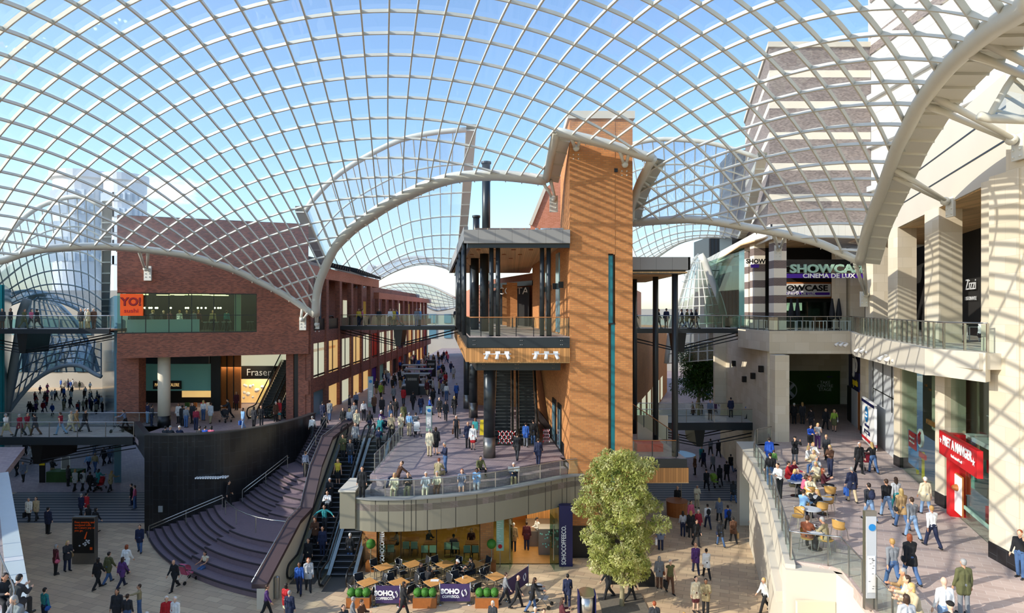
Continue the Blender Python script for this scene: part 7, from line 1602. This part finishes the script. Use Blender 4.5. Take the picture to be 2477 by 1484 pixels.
C_ = rows(L1, '''961 1158 -60 recline brown short brown coat navy jeans|on the deck behind the balcony bench
1059 1152 170 ground ginger short khaki coat khaki pants|beside the standing navy jumper
1077 1144 -60 hold grey short navy top jeans jeans|behind the balcony bench
1160 1140 20 ground dark short olive top black pants|on the open deck before the column
1039 1104 175 stand grey short cream coat beige pants|in the middle of the deck
1054 1100 178 stand brown bob black coat black skirt|next to the cream coat on the deck
1104 1060 0 stroll white short charcoal vest black pants|between two carried bags
1132 1084 0 stand bald bald navy coat black pants|beside the red skirt
1144 1088 0 stand fair bob white coat red skirt|facing the camera before the column
1150 1068 -20 stroll brown long teal coat navy jeans|just behind the red skirt
1251 1114 165 walk dark short black coat charcoal pants|near the folding barrier
1302 1127 170 walk black short navy coat navy pants|close to the tower side wall
1272 1081 178 stroll dark short blue coat grey pants|at the foot of the pavilion escalator
1290 1076 178 stroll dark short black coat jeans jeans|at the foot of the pavilion escalator
830 1038 0 stand dark short black coat charcoal pants|with open blue shirt above the stairs
845 1044 170 stand blond bob lightgrey top navy jeans|above the escalators
863 1047 20 stroll blond long cream coat charcoal pants|above the escalators
894 1047 180 walk brown long black top navy jeans|above the escalators
918 1048 80 push white short purple top teal pants|the navy pushchair
947 1060 10 phone fair bob beige coat black pants|by the glass balustrade top
970 1055 10 hold white bob cream coat charcoal pants|by the glass balustrade top
990 1055 175 stand grey short sky top beige pants|beside the white pushchair
1005 1052 180 push dark short grey coat charcoal pants|the white pushchair
845 1004 90 stand dark bob charcoal top navy jeans|in the crowd at the arcade corner
861 992 0 stand dark short stripe top black pants|in the crowd at the arcade corner
880 1018 30 stand black short white top charcoal jeans|in the crowd at the arcade corner
924 1008 10 stroll brown bob black coat black pants|in the upper street crowd
945 1018 175 stand dark short charcoal vest jeans jeans|in the upper street crowd
957 1011 175 stand bald bald black coat black pants|in the upper street crowd
976 1028 175 stand brown bob olive coat brown pants|in the upper street crowd
921 963 0 walk fair bob lime coat black pants|in the upper street crowd
952 973 0 walk brown bob grey coat black pants|in the upper street crowd
976 979 170 stand black bob red coat charcoal pants|in the upper street crowd
999 992 175 walk dark short black coat black pants|before the film poster stand
1018 1002 180 walk dark short navy coat jeans jeans|before the film poster stand
1039 1005 90 walk grey short royal top black pants|bending by the short totem
1047 981 0 walk black long black coat black pants|beyond the short totem
1063 1011 0 stroll grey short black coat black skirt|in a dark suit beyond the short totem
1078 1018 0 stroll dark bob charcoal coat charcoal pants|with a handbag beyond the short totem
1099 1005 180 walk blond long black coat charcoal pants|near the dark columns
1080 969 175 stand black bob white top jeans jeans|near the dark columns
1104 966 178 walk grey short blue coat navy pants|near the dark columns
1071 960 170 walk bald bald grey coat charcoal pants|near the dark columns
1033 957 0 walk ginger bob maroon coat beige pants|beyond the film poster stand
857 1024 10 stand brown short grey coat navy jeans|in the crowd at the arcade corner
905 1000 0 stroll dark bob brown coat black pants|in the crowd at the arcade corner
357 1025 150 stand black short navy top lightjeans jeans|left of the cream round column
367 1032 150 stand dark short charcoal top navy jeans|left of the cream round column
432 1025 0 stand brown long white coat charcoal pants|right of the cream round column
441 1031 180 stand black short black coat black pants|right of the cream round column
450 1035 178 stand grey short grey top jeans jeans|right of the cream round column
466 1025 0 stand dark bob charcoal coat black pants|before the lit pastry display
474 1041 180 stand brown short crimson top navy jeans|before the lit pastry display
492 1018 180 stand blond long white top jeans jeans|before the lit pastry display
509 1025 180 stroll brown short lightgrey coat khaki pants|in shorts before the black pillar panel
555 1014 -60 push dark short charcoal coat black pants|the dark pushchair by the poster panels
572 993 0 stand black bob maroon coat black pants|by the tall poster panels
588 1039 -30 stroll black short sky top lightjeans jeans|behind the slate wall top
614 1035 170 stand black long charcoal coat black pants|behind the slate wall top
632 1032 10 stand dark short black coat charcoal pants|by the foot of the covered escalator
667 1021 60 stand grey short brown coat black pants|by the foot of the covered escalator
676 1018 -30 stand grey bob red coat teal skirt|by the foot of the covered escalator
15 1056 -90 walk grey short white top beige skirt|on the lower left footbridge
48 1056 -90 walk grey bob crimson coat charcoal pants|on the lower left footbridge
65 1052 80 walk brown short crimson top khaki pants|on the lower left footbridge
85 1054 -90 walk dark short charcoal coat brown pants|on the lower left footbridge
147 1052 -90 walk brown short crimson vest lightjeans jeans|on the lower left footbridge
170 1046 90 walk grey bob cream coat beige pants|on the lower left footbridge
184 1044 90 walk grey short tan coat khaki pants|on the lower left footbridge
205 1046 90 walk black short black coat black pants|on the lower left footbridge
303 1042 -80 push brown short stripe top black pants|the charcoal pushchair on the footbridge''', group='shoppers on the upper street')
for px, h_, s_, a1 in [(399, 'black', 'short', 'charcoal'), (411, 'grey', 'hat', 'charcoal'), (433, 'white', 'hat', 'navy'), (482, 'dark', 'short', 'charcoal'), (495, 'black', 'short', 'royal'), (510, 'black', 'bob', 'pink')]:
    person(V(XY(px, 42.6)+(L1,)), 180, 'sit', h_, s_, a1, 'top', 'black', 'pants', 'behind the slate wall parapet', group='people sitting behind the parapet')
# footbridges
for px, d, z, rz, row in [(5, 52, L2, 20, 'dark long charcoal coat brown pants'), (26, 52.3, L2, -20, 'black bob black top black pants'), (58, 52, L2, 90, 'brown short olive coat olive pants'), (75, 52.5, L2, 90, 'dark bob pink top charcoal pants'), (90, 52, L2, -90, 'black short black coat black pants'), (196, 52, L2, 10, 'grey short charcoal coat khaki pants'), (207, 52.6, L2, -60, 'white bob white coat beige pants'), (214, 52, L2, -80, 'white short cream coat khaki pants'), (227, 52.2, L2, 0, 'grey short brown coat brown pants'), (868, 62, L2, 0, 'dark bob yellow top navy jeans'), (876, 62.5, L2, 90, 'brown short pink top black pants'), (917, 62, L2, 10, 'dark short black coat black pants'), (944, 62, L2, 0, 'black bob white top black pants'), (952, 62.6, L2, 0, 'brown short yellow coat black pants'), (961, 63.1, L2, -90, 'brown short royal coat navy pants'), (1008, 62, L2, 10, 'grey bob grey coat jeans jeans'), (1015, 62.4, L2, -30, 'white short sky coat navy pants'), (1103, 62, L2, 0, 'dark short charcoal coat black pants'),
    (1592, 53.5, L2, 90, 'black short black coat black pants'), (1612, 54, L2, 180, 'dark short navy coat black pants'), (1640, 53.4, L2, -90, 'grey short lightgrey coat grey pants'), (1650, 53.8, L2, -90, 'dark bob navy top black pants'), (1661, 53.2, L2, 90, 'brown short olive coat jeans jeans'), (1674, 53.8, L2, -90, 'grey bob black coat black pants'), (1683, 53.3, L2, 90, 'black long charcoal coat navy jeans'), (1537, 53.6, L2, 90, 'dark short black coat black pants'), (1718, 52.2, L1, 0, 'brown short stripe top black pants'), (1812, 53, L1, -90, 'black long blue top black pants'), (1768, 53.6, L1, 180, 'dark short navy coat black pants')]:
    f = row.split(); nm = 'upper left' if px < 300 else ('middle upper' if px < 1200 else ('upper right' if z == L2 else 'lower right'))
    person(V(XY(px, d)+(z,)), rz, 'walk' if abs(rz) == 90 else 'stand', f[0], f[1], f[2], f[3], f[4], f[5], 'on the %s footbridge' % nm, lod=1, group='people on the footbridges')
# cafe terrace
D_ = rows(L1, '''1960 1088 10 hold dark bob royal top black skirt|in the sun at the passage mouth
1978 1086 -10 hold blond long lightgrey vest purple pants|next to the blue cardigan
1997 1039 0 stroll fair bob black coat black pants|with pink scarf in the passage
2018 1044 -30 phone blond bob lime top olive skirt|in the passage with white bag
1921 1026 180 stand white short black coat black pants|in the shaded passage
1941 1026 178 stand fair long charcoal coat charcoal pants|in tan boots in the shaded passage
1962 1040 180 stand black short black top charcoal pants|in the shaded passage
1923 1123 0 photo black hat black coat grey pants|at the far glass railing
1999 1116 -40 stroll fair short charcoal top black pants|behind the brown top on the terrace
2008 1152 -60 hold blond long brown top navy jeans|beside the seated diners
2078 1145 0 stroll white bob black coat black pants|on the sunny terrace
2112 1145 178 push blond long black top jeans jeans|the pink lined pushchair
2061 1215 178 stroll grey short navy coat beige pants|with a blue bag
2103 1261 180 walk dark short charcoal top lightjeans jeans|with a navy backpack
2145 1252 178 walk brown short black top lightjeans jeans|on the sunny terrace
2168 1240 178 walk brown long lightgrey top teal jeans|on the sunny terrace
2181 1279 178 walk blond long tan coat jeans jeans|in brown boots on the terrace
2207 1303 180 walk brown short grey top lightjeans jeans|on the sunny terrace
2239 1245 180 stroll white short cream coat lightjeans jeans|close to the shop glazing
2255 1325 180 walk fair short white top navy pants|on the sunny terrace
2160 1423 180 walk fair short grey top jeans jeans|hand in hand by the tall totem
2202 1411 180 walk ginger bob black coat jeans jeans|hand in hand with the grey shirt
2331 1488 178 stand grey short olive coat grey pants|on the lower sunny terrace
2285 1550 180 stand bald bald white top lightjeans jeans|cropped at the bottom of the terrace
2193 1592 180 stand brown bob lightgrey top navy jeans|cropped at the bottom of the terrace
2300 1615 180 stand black hat charcoal top black pants|cropped at the bottom of the terrace
2468 1399 -60 phone ginger short black top jeans jeans|at the far edge beside the end pillar
1863 1176 170 stand dark short black top jeans jeans|at the terrace railing
1861 1130 150 stand dark short royal coat jeans jeans|at the railing with a child
1886 1205 -60 rail dark short white top black pants|over the terrace railing''', group='people on the cafe terrace')
person(G(1872, 1138, L1), 160, 'stand', 'brown', 'short', 'green', 'top', 'navy', 'jeans', '', h=.68, label='small child in green top at the cafe terrace railing', group='people on the cafe terrace')
for px, py, rz, po, row, wh in [(1904, 1176, 60, 'sit', 'dark short red coat black pants', 'at the far cafe tables'), (1918, 1172, 30, 'sit', 'brown short crimson coat charcoal pants', 'at the far cafe tables'), (1914, 1196, 60, 'eat', 'blond bob blue top khaki pants', 'by the cafe terrace railing'), (1928, 1196, 0, 'sit', 'grey short royal top charcoal pants', 'by the cafe terrace railing'), (1941, 1212, 80, 'eat', 'brown bob pink top black pants', 'by the cafe terrace railing'), (1958, 1216, 0, 'sit', 'ginger bob cream coat charcoal pants', 'at the round table with cups'), (1942, 1256, 120, 'sit', 'brown short sky top navy pants', 'at the round table with cups'), (1992, 1196, 60, 'sitfold', 'ginger long maroon top black pants', 'on a chair turned from the railing'), (1988, 1256, -120, 'eat', 'fair long black top black pants', 'at the round table with cups'), (1953, 1132, 40, 'sit', 'blond long white top beige pants', 'at the far sunny tables'), (1970, 1144, -60, 'sit', 'blond long beige top jeans jeans', 'at the far sunny tables'), (1966, 1122, 0, 'sit', 'fair bob white coat jeans jeans', 'at the far sunny tables'), (1978, 1176, -60, 'eat', 'blond long cream top khaki pants', 'near the maroon top on the terrace'), (1952, 1330, 140, 'sit', 'brown short rust coat black pants', 'at the glass corner table'), (2000, 1335, -140, 'eat', 'grey short khaki coat charcoal pants', 'at the glass corner table'), (1972, 1160, 0, 'eat', 'grey bob lightgrey coat olive pants', 'at the far sunny tables')]:
    f = row.split(); person(G(px, py, L1), rz, po, *f, wh, group='diners on the cafe terrace')
for k, (px, f_, c1, hr) in enumerate([(1978, 1596, 'beige', 'blond'), (2022, 1566, 'cream', 'brown'), (2040, 1548, 'tan', 'grey')]):
    q = V(XY(px, 0)) if False else None; d = 16.9+k*.5; person(V((11.25+.2*k, d+.3, L1)), -100, 'rail', hr, 'bob' if k < 2 else 'short', c1, 'coat', 'charcoal', 'pants', 'over the rail at the bottom of the cafe terrace', group='people on the cafe terrace')
# near left terrace diners
t_ = G(25, 1500, L1+.7); place(RT, (t_.x, t_.y, L1), 0, 'round table with a diner each side at the lower left railing', 'round tables on the near left terrace')
for px, py, rz, row, wh in [(6, 1486, 60, 'dark bob charcoal top black pants', 'resting chin on hands at the near left terrace'), (34, 1500, 175, 'black short charcoal coat black pants', 'with back turned at the near left terrace'), (50, 1545, -20, 'grey bob grey coat black pants', 'closest to the railing of the near left terrace')]:
    f = row.split(); person(G(px, py, L1), rz, 'eat', *f, wh, group='diners on the near left terrace')
# coffee shop customers
for px, py, rz, row, wh, po in [(1012, 1418, 60, 'brown long charcoal coat black pants', 'leaning over papers at a slatted table', 'eat'), (1033, 1432, 150, 'black bob black coat black pants', 'back turned at the slatted table with papers', 'eat'), (1100, 1410, 60, 'white hat black coat charcoal pants', 'drinking at a slatted table', 'eat'), (1146, 1405, -60, 'black bob black top black pants', 'opposite the white cap', 'eat')]:
    f = row.split(); q = G(px, py); person(q, rz, po, *f, wh, group='customers outside the coffee shop')
for x, y, rz, po, row, wh in [(.1, 37.9, 175, 'stand', 'white short tan coat charcoal pants', 'waiting inside the coffee shop door'), (.9, 38.1, 178, 'stand', 'brown short maroon coat navy pants', 'queueing inside the coffee shop door'), (1.6, 38.9, -60, 'hold', 'dark hat white top black pants', 'serving inside the coffee shop door'), (-7.0, 37.9, -80, 'sit', 'brown bob grey top black pants', 'inside the coffee shop window'), (-5.2, 38.1, 60, 'eat', 'dark short charcoal top black pants', 'inside the coffee shop window'), (-2.5, 38.2, 0, 'sit', 'black bob maroon top black pants', 'inside the coffee shop window'), (-3.5, 37.1, 180, 'sit', 'black short navy top black pants', 'inside the coffee shop window')]:
    f = row.split(); person((x, y, .05), rz, po, *f, wh, lod=1, group='customers inside the coffee shop')
# restaurant guests behind the strip window
for k, (px, w, c) in enumerate([(312, 1.0, 'charcoal'), (322, 1.2, 'black'), (352, 3, 'black'), (385, 2.2, 'black'), (398, 2.6, 'maroon'), (424, 2.4, 'white'), (440, 3, 'navy'), (460, 2.4, 'stripe'), (470, 3, 'maroon'), (508, 2.6, 'khaki'), (545, 1.8, 'teal'), (362, 1.6, 'charcoal')]):
    q = fp(FA, FB_, upx(FA, FB_, px), w); person((q.x, q.y, 13.05), 180 if k % 3 else 20, 'stand', ['dark', 'brown', 'fair'][k % 3], 'short', c, 'top', 'black', 'pants', 'behind the strip window', lod=1, group='guests in the strip window restaurant')
p = rpos(24.4, 1.6, 9.1); person((p.x, p.y, 9.1), -90, 'sit', 'brown', 'short', 'white', 'top', 'charcoal', 'pants', 'on the sandwich shop mezzanine', lod=1, group='sandwich shop customers')
p = rpos(24.6, 1.4, L1); person((p.x, p.y, L1), -90, 'sit', 'dark', 'short', 'black', 'top', 'black', 'pants', 'inside the sandwich shop window', lod=1, group='sandwich shop customers')
p = V(PR(27.2, 1.0)+(L2,)); person(p, 30, 'sit', 'brown', 'short', 'white', 'top', 'black', 'pants', 'on the upper terrace beside the timber planter', lod=1)
# distant crowds
rc = random.Random(11)
def crowd(n, pxa, pxb, ya, yb, z, where, group, bias=1.0):
    for k in range(n):
        t = rc.random()**bias; py = ya+(yb-ya)*t; px = pxa(py)+(pxb(py)-pxa(py))*rc.random()
        top = rc.choice(['black', 'black', 'navy', 'charcoal', 'charcoal', 'grey', 'brown', 'white', 'beige', 'red', 'blue', 'pink', 'purple', 'olive', 'lightgrey', 'sky']); bot = rc.choice(['black', 'black', 'navy', 'jeans', 'charcoal', 'khaki'])
        kind = rc.choice(['coat', 'coat', 'top']); person(G(px, py, z), rc.choice([0, 10, 180, 175, 185, 90, -90]), rc.choice(['walk', 'stroll', 'stand']), rc.choice(['dark', 'brown', 'black', 'fair', 'grey']), rc.choice(['short', 'bob']), top, kind, bot, 'pants', where, lod=2, group=group, parts=False, h=rc.uniform(.93, 1.03),
            label='distant shopper in %s %s and %s trousers %s' % ({'jeans': 'blue', 'lightgrey': 'pale grey', 'sky': 'light blue'}.get(top, top), kind, {'jeans': 'blue'}.get(bot, bot), where))
crowd(95, lambda y: 900+(960-y)*.9, lambda y: 1100+(y-960)*.05, 868, 955, L1, 'far down the middle street', 'distant crowd in the middle street')
crowd(70, lambda y: 60+(1000-y)*.7, lambda y: 250, 915, 1012, 0, 'in the far left street', 'distant crowd in the left street')
crowd(40, lambda y: 1665+(1000-y)*.4, lambda y: 1768, 885, 1015, 0, 'in the far right street', 'distant crowd in the right street')
# bags
def whob(px, py):
    return min(PEOPLE, key=lambda o: abs(CX+o.location.x*F/o.location.y-px)+abs(HY+(CZ-o.location.z)*F/o.location.y-py))
for px, py, kind, col, lab, s in [(70, 1262, 'carrier', 'black', 'dark briefcase carried on the striped paving', -1), (56, 1166, 'handbag', 'cream', 'cream shoulder bag under the lower footbridge', 1), (135, 1391, 'handbag', 'pink', 'bright pink bag beside the poster stand', -1), (163, 1382, 'handbag', 'tan', 'tan shoulder bag beside the poster stand', 1), (552, 1226, 'handbag', 'orange', 'orange bag carried on the stair landing', 1), (108, 1513, 'handbag', 'blue', 'blue shoulder bag behind the near glass railing', -1), (975, 1492, 'carrier', 'crimson', 'dark red bag passing the SOHO banner', 1), (1712, 1279, 'backpack', 'black', 'black backpack on a white shirt', 1), (1761, 1284, 'backpack', 'navy', 'navy backpack on a bright blue shirt', 1), (1800, 1216, 'backpack', 'charcoal', 'dark backpack on the striped paving walker', 1), (1743, 1322, 'handbag', 'navy', 'navy shoulder bag of the walker in blue jeans', 1), (1774, 1314, 'carrier', 'tan', 'tan paper carrier bag', -1), (1652, 1298, 'carrier', 'black', 'black carrier bag behind the tree', -1), (1598, 1331, 'carrier', 'white', 'white carrier bag beside the treetop', 1), (1595, 1424, 'handbag', 'rust', 'tan leather shoulder bag right of the tree', -1), (1526, 1457, 'handbag', 'white', 'white shoulder bag at the tree trunk', 1), (1621, 1436, 'carrier', 'black', 'black bag held by the man in an olive waistcoat', -1), (2061, 1215, 'carrier', 'blue', 'small blue bag on the sunny terrace', 1), (2103, 1261, 'backpack', 'navy', 'navy backpack on the sunny terrace', 1), (2181, 1279, 'handbag', 'black', 'black shoulder bag over a tan coat', 1), (2168, 1240, 'carrier', 'white', 'white carrier bag on the sunny terrace', -1), (2202, 1411, 'handbag', 'black', 'black handbag of the woman by the totem', 1), (2018, 1044, 'handbag', 'white', 'pale shoulder bag in the shaded passage', 1), (1104, 1060, 'carrier', 'brown', 'brown bag carried on the open deck', -1), (1104, 1060, 'carrier', 'charcoal', 'dark bag carried on the open deck', 1), (1078, 1018, 'handbag', 'tan', 'tan handbag beyond the short totem', 1), (200, 1187, 'backpack', 'charcoal', 'dark backpack in the pushchair group', 1), (970, 1055, 'handbag', 'black', 'black handbag at the top of the glass balustrade', 1), (1287, 1481, 'handbag', 'black', 'black shoulder bag of the woman with the stroller', 1), (894, 1047, 'carrier', 'white', 'pale carrier bag above the escalators', -1), (588, 1039, 'carrier', 'blue', 'blue carrier bag behind the slate wall', -1)]:
    bag(whob(px, py), kind, col, lab, s)
# past the 298 that show largest, the remaining far-off figures are one crowd object
order = sorted(PEOPLE, key=lambda o: o.location.y)
rest = order[298:]; vs = []; fs = []; cols = []
import numpy as np
VA, FA_, CA = [], [], []; off = 0
for o in rest:
    M = Matrix.Translation(o.location) @ Matrix.Rotation(o.rotation_euler.z, 4, 'Z') @ Matrix.Diagonal((*o.scale, 1)); Mn = np.array(M)
    for q in [o]+list(o.children):
        me = q.data; n = len(me.vertices); a = np.empty(n*3); me.vertices.foreach_get('co', a); a = a.reshape(-1, 3) @ Mn[:3, :3].T+Mn[:3, 3]; VA.append(a)
        FA_ += [tuple(i+off for i in p_.vertices) for p_ in me.polygons]; CA.append(np.tile(np.array(q.color), (n, 1))); off += n
for o in rest:
    for c in list(o.children): bpy.data.objects.remove(c)
    bpy.data.objects.remove(o)
me = bpy.data.meshes.new('distant_crowd'); me.from_pydata(np.vstack(VA).tolist(), [], FA_); at_ = me.color_attributes.new('garment', 'FLOAT_COLOR', 'POINT'); at_.data.foreach_set('color', np.vstack(CA).ravel()); me.materials.append(MATS['crowd_cloth'])
co_ = bpy.data.objects.new('distant_crowd', me); C.objects.link(co_); tag(co_, 'dense far-off crowd of shoppers filling the ends of the three streets', 'crowd', None, 'stuff')
C.children.unlink(TMP); bpy.data.collections.remove(TMP)
# ---------------------------------------------------------------- sky, sun, lamps, camera
w = bpy.data.worlds.new('World'); bpy.context.scene.world = w; w.use_nodes = True; nt = w.node_tree; nt.nodes.clear()
o = nt.nodes.new('ShaderNodeOutputWorld'); bg = nt.nodes.new('ShaderNodeBackground'); sk = nt.nodes.new('ShaderNodeTexSky')
sk.sky_type = 'NISHITA'; sk.sun_disc = False; sk.sun_elevation = math.radians(27); sk.air_density = 1.15; sk.dust_density = .7; sk.ozone_density = 4.0
SUN = V((3.35, 1.35, 0)).normalized()*math.cos(math.radians(26))-V((0, 0, math.sin(math.radians(26))))   # direction the light travels
sk.sun_rotation = math.atan2(-SUN.x, -SUN.y)
bg.inputs['Strength'].default_value = .30
# one small white cloud low in the sky
tc = nt.nodes.new('ShaderNodeTexCoord'); dd = P(412, 462, 100)-V((0, 0, CZ)); dd.normalize()
dist = nt.nodes.new('ShaderNodeVectorMath'); dist.operation = 'DISTANCE'; dist.inputs[1].default_value = dd
mp = nt.nodes.new('ShaderNodeMapping'); mp.inputs['Scale'].default_value = (1, 1, 2.3)
nt.links.new(tc.outputs['Generated'], mp.inputs[0]); dist.inputs[1].default_value = (dd.x, dd.y, dd.z*2.3)
nt.links.new(mp.outputs[0], dist.inputs[0]); ns = nt.nodes.new('ShaderNodeTexNoise'); ns.inputs['Scale'].default_value = 45; ns.inputs['Detail'].default_value = 6; nt.links.new(mp.outputs[0], ns.inputs['Vector'])
mr = nt.nodes.new('ShaderNodeMapRange'); mr.inputs['From Min'].default_value = .07; mr.inputs['From Max'].default_value = .0; nt.links.new(dist.outputs['Value'], mr.inputs['Value'])
ad = nt.nodes.new('ShaderNodeMath'); ad.operation = 'ADD'; nt.links.new(mr.outputs[0], ad.inputs[0]); nt.links.new(ns.outputs['Fac'], ad.inputs[1])
cr = nt.nodes.new('ShaderNodeMapRange'); cr.inputs['From Min'].default_value = .85; cr.inputs['From Max'].default_value = 1.15; cr.inputs['To Max'].default_value = .9; nt.links.new(ad.outputs[0], cr.inputs['Value'])
mx = nt.nodes.new('ShaderNodeMix'); mx.data_type = 'RGBA'; mx.inputs[7].default_value = (4.2, 4.2, 4.2, 1)
nt.links.new(cr.outputs[0], mx.inputs[0]); nt.links.new(sk.outputs[0], mx.inputs[6]); nt.links.new(mx.outputs[2], bg.inputs[0]); nt.links.new(bg.outputs[0], o.inputs[0])
ld = bpy.data.lights.new('sun', 'SUN'); ld.energy = 4.9; ld.angle = math.radians(.3); ld.color = (1, .93, .82)
lo = bpy.data.objects.new('sun', ld); C.objects.link(lo); lo.rotation_euler = SUN.to_track_quat('-Z', 'Y').to_euler()
def area(loc, sx_, sy_, e, col, rot=(0, 0, 0)):
    l = bpy.data.lights.new('ceiling_lamp', 'AREA'); l.shape = 'RECTANGLE'; l.size = sx_; l.size_y = sy_; l.energy = e; l.color = col
    q = bpy.data.objects.new('ceiling_lamp', l); C.objects.link(q); q.location = loc; q.rotation_euler = rot
area((-4.5, 39.5, 3.2), 6, 4, 60, (1, .72, .4)); area((1.4, 39, 3.2), 2.6, 4, 160, (1, .86, .62))
area((-23.5, 52.5, 16.1), 9, 4, 170, (1, .85, .55)); area((-27, 58.8, 9.4), 6, 1.6, 130, (1, .85, .6)); area((-24.6, 60.8, 8.6), 2.5, .8, 90, (1, .85, .6))
p = rpos(26, 2.2, 8.7); area(tuple(p), 2, 4, 60, (1, .95, .85))
cam = bpy.data.cameras.new('camera'); co = bpy.data.objects.new('camera', cam); C.objects.link(co); co.location = (0, 0, CZ); co.rotation_euler = (math.pi/2, 0, 0)
cam.sensor_width = 36; cam.lens = 36*F/2477; cam.shift_y = 8/2477; cam.clip_end = 1000; bpy.context.scene.camera = co
sc = bpy.context.scene; sc.view_settings.view_transform = 'Standard'; sc.view_settings.look = 'None'; sc.view_settings.gamma = 1; sc.view_settings.exposure = 0.12
sc.cycles.use_adaptive_sampling = True; sc.cycles.adaptive_threshold = .03; sc.cycles.use_denoising = True; sc.cycles.max_bounces = 6; sc.cycles.transparent_max_bounces = 20; sc.cycles.diffuse_bounces = 3; sc.cycles.glossy_bounces = 3; sc.cycles.caustics_reflective = False; sc.cycles.caustics_refractive = False; sc.cycles.sample_clamp_indirect = 6
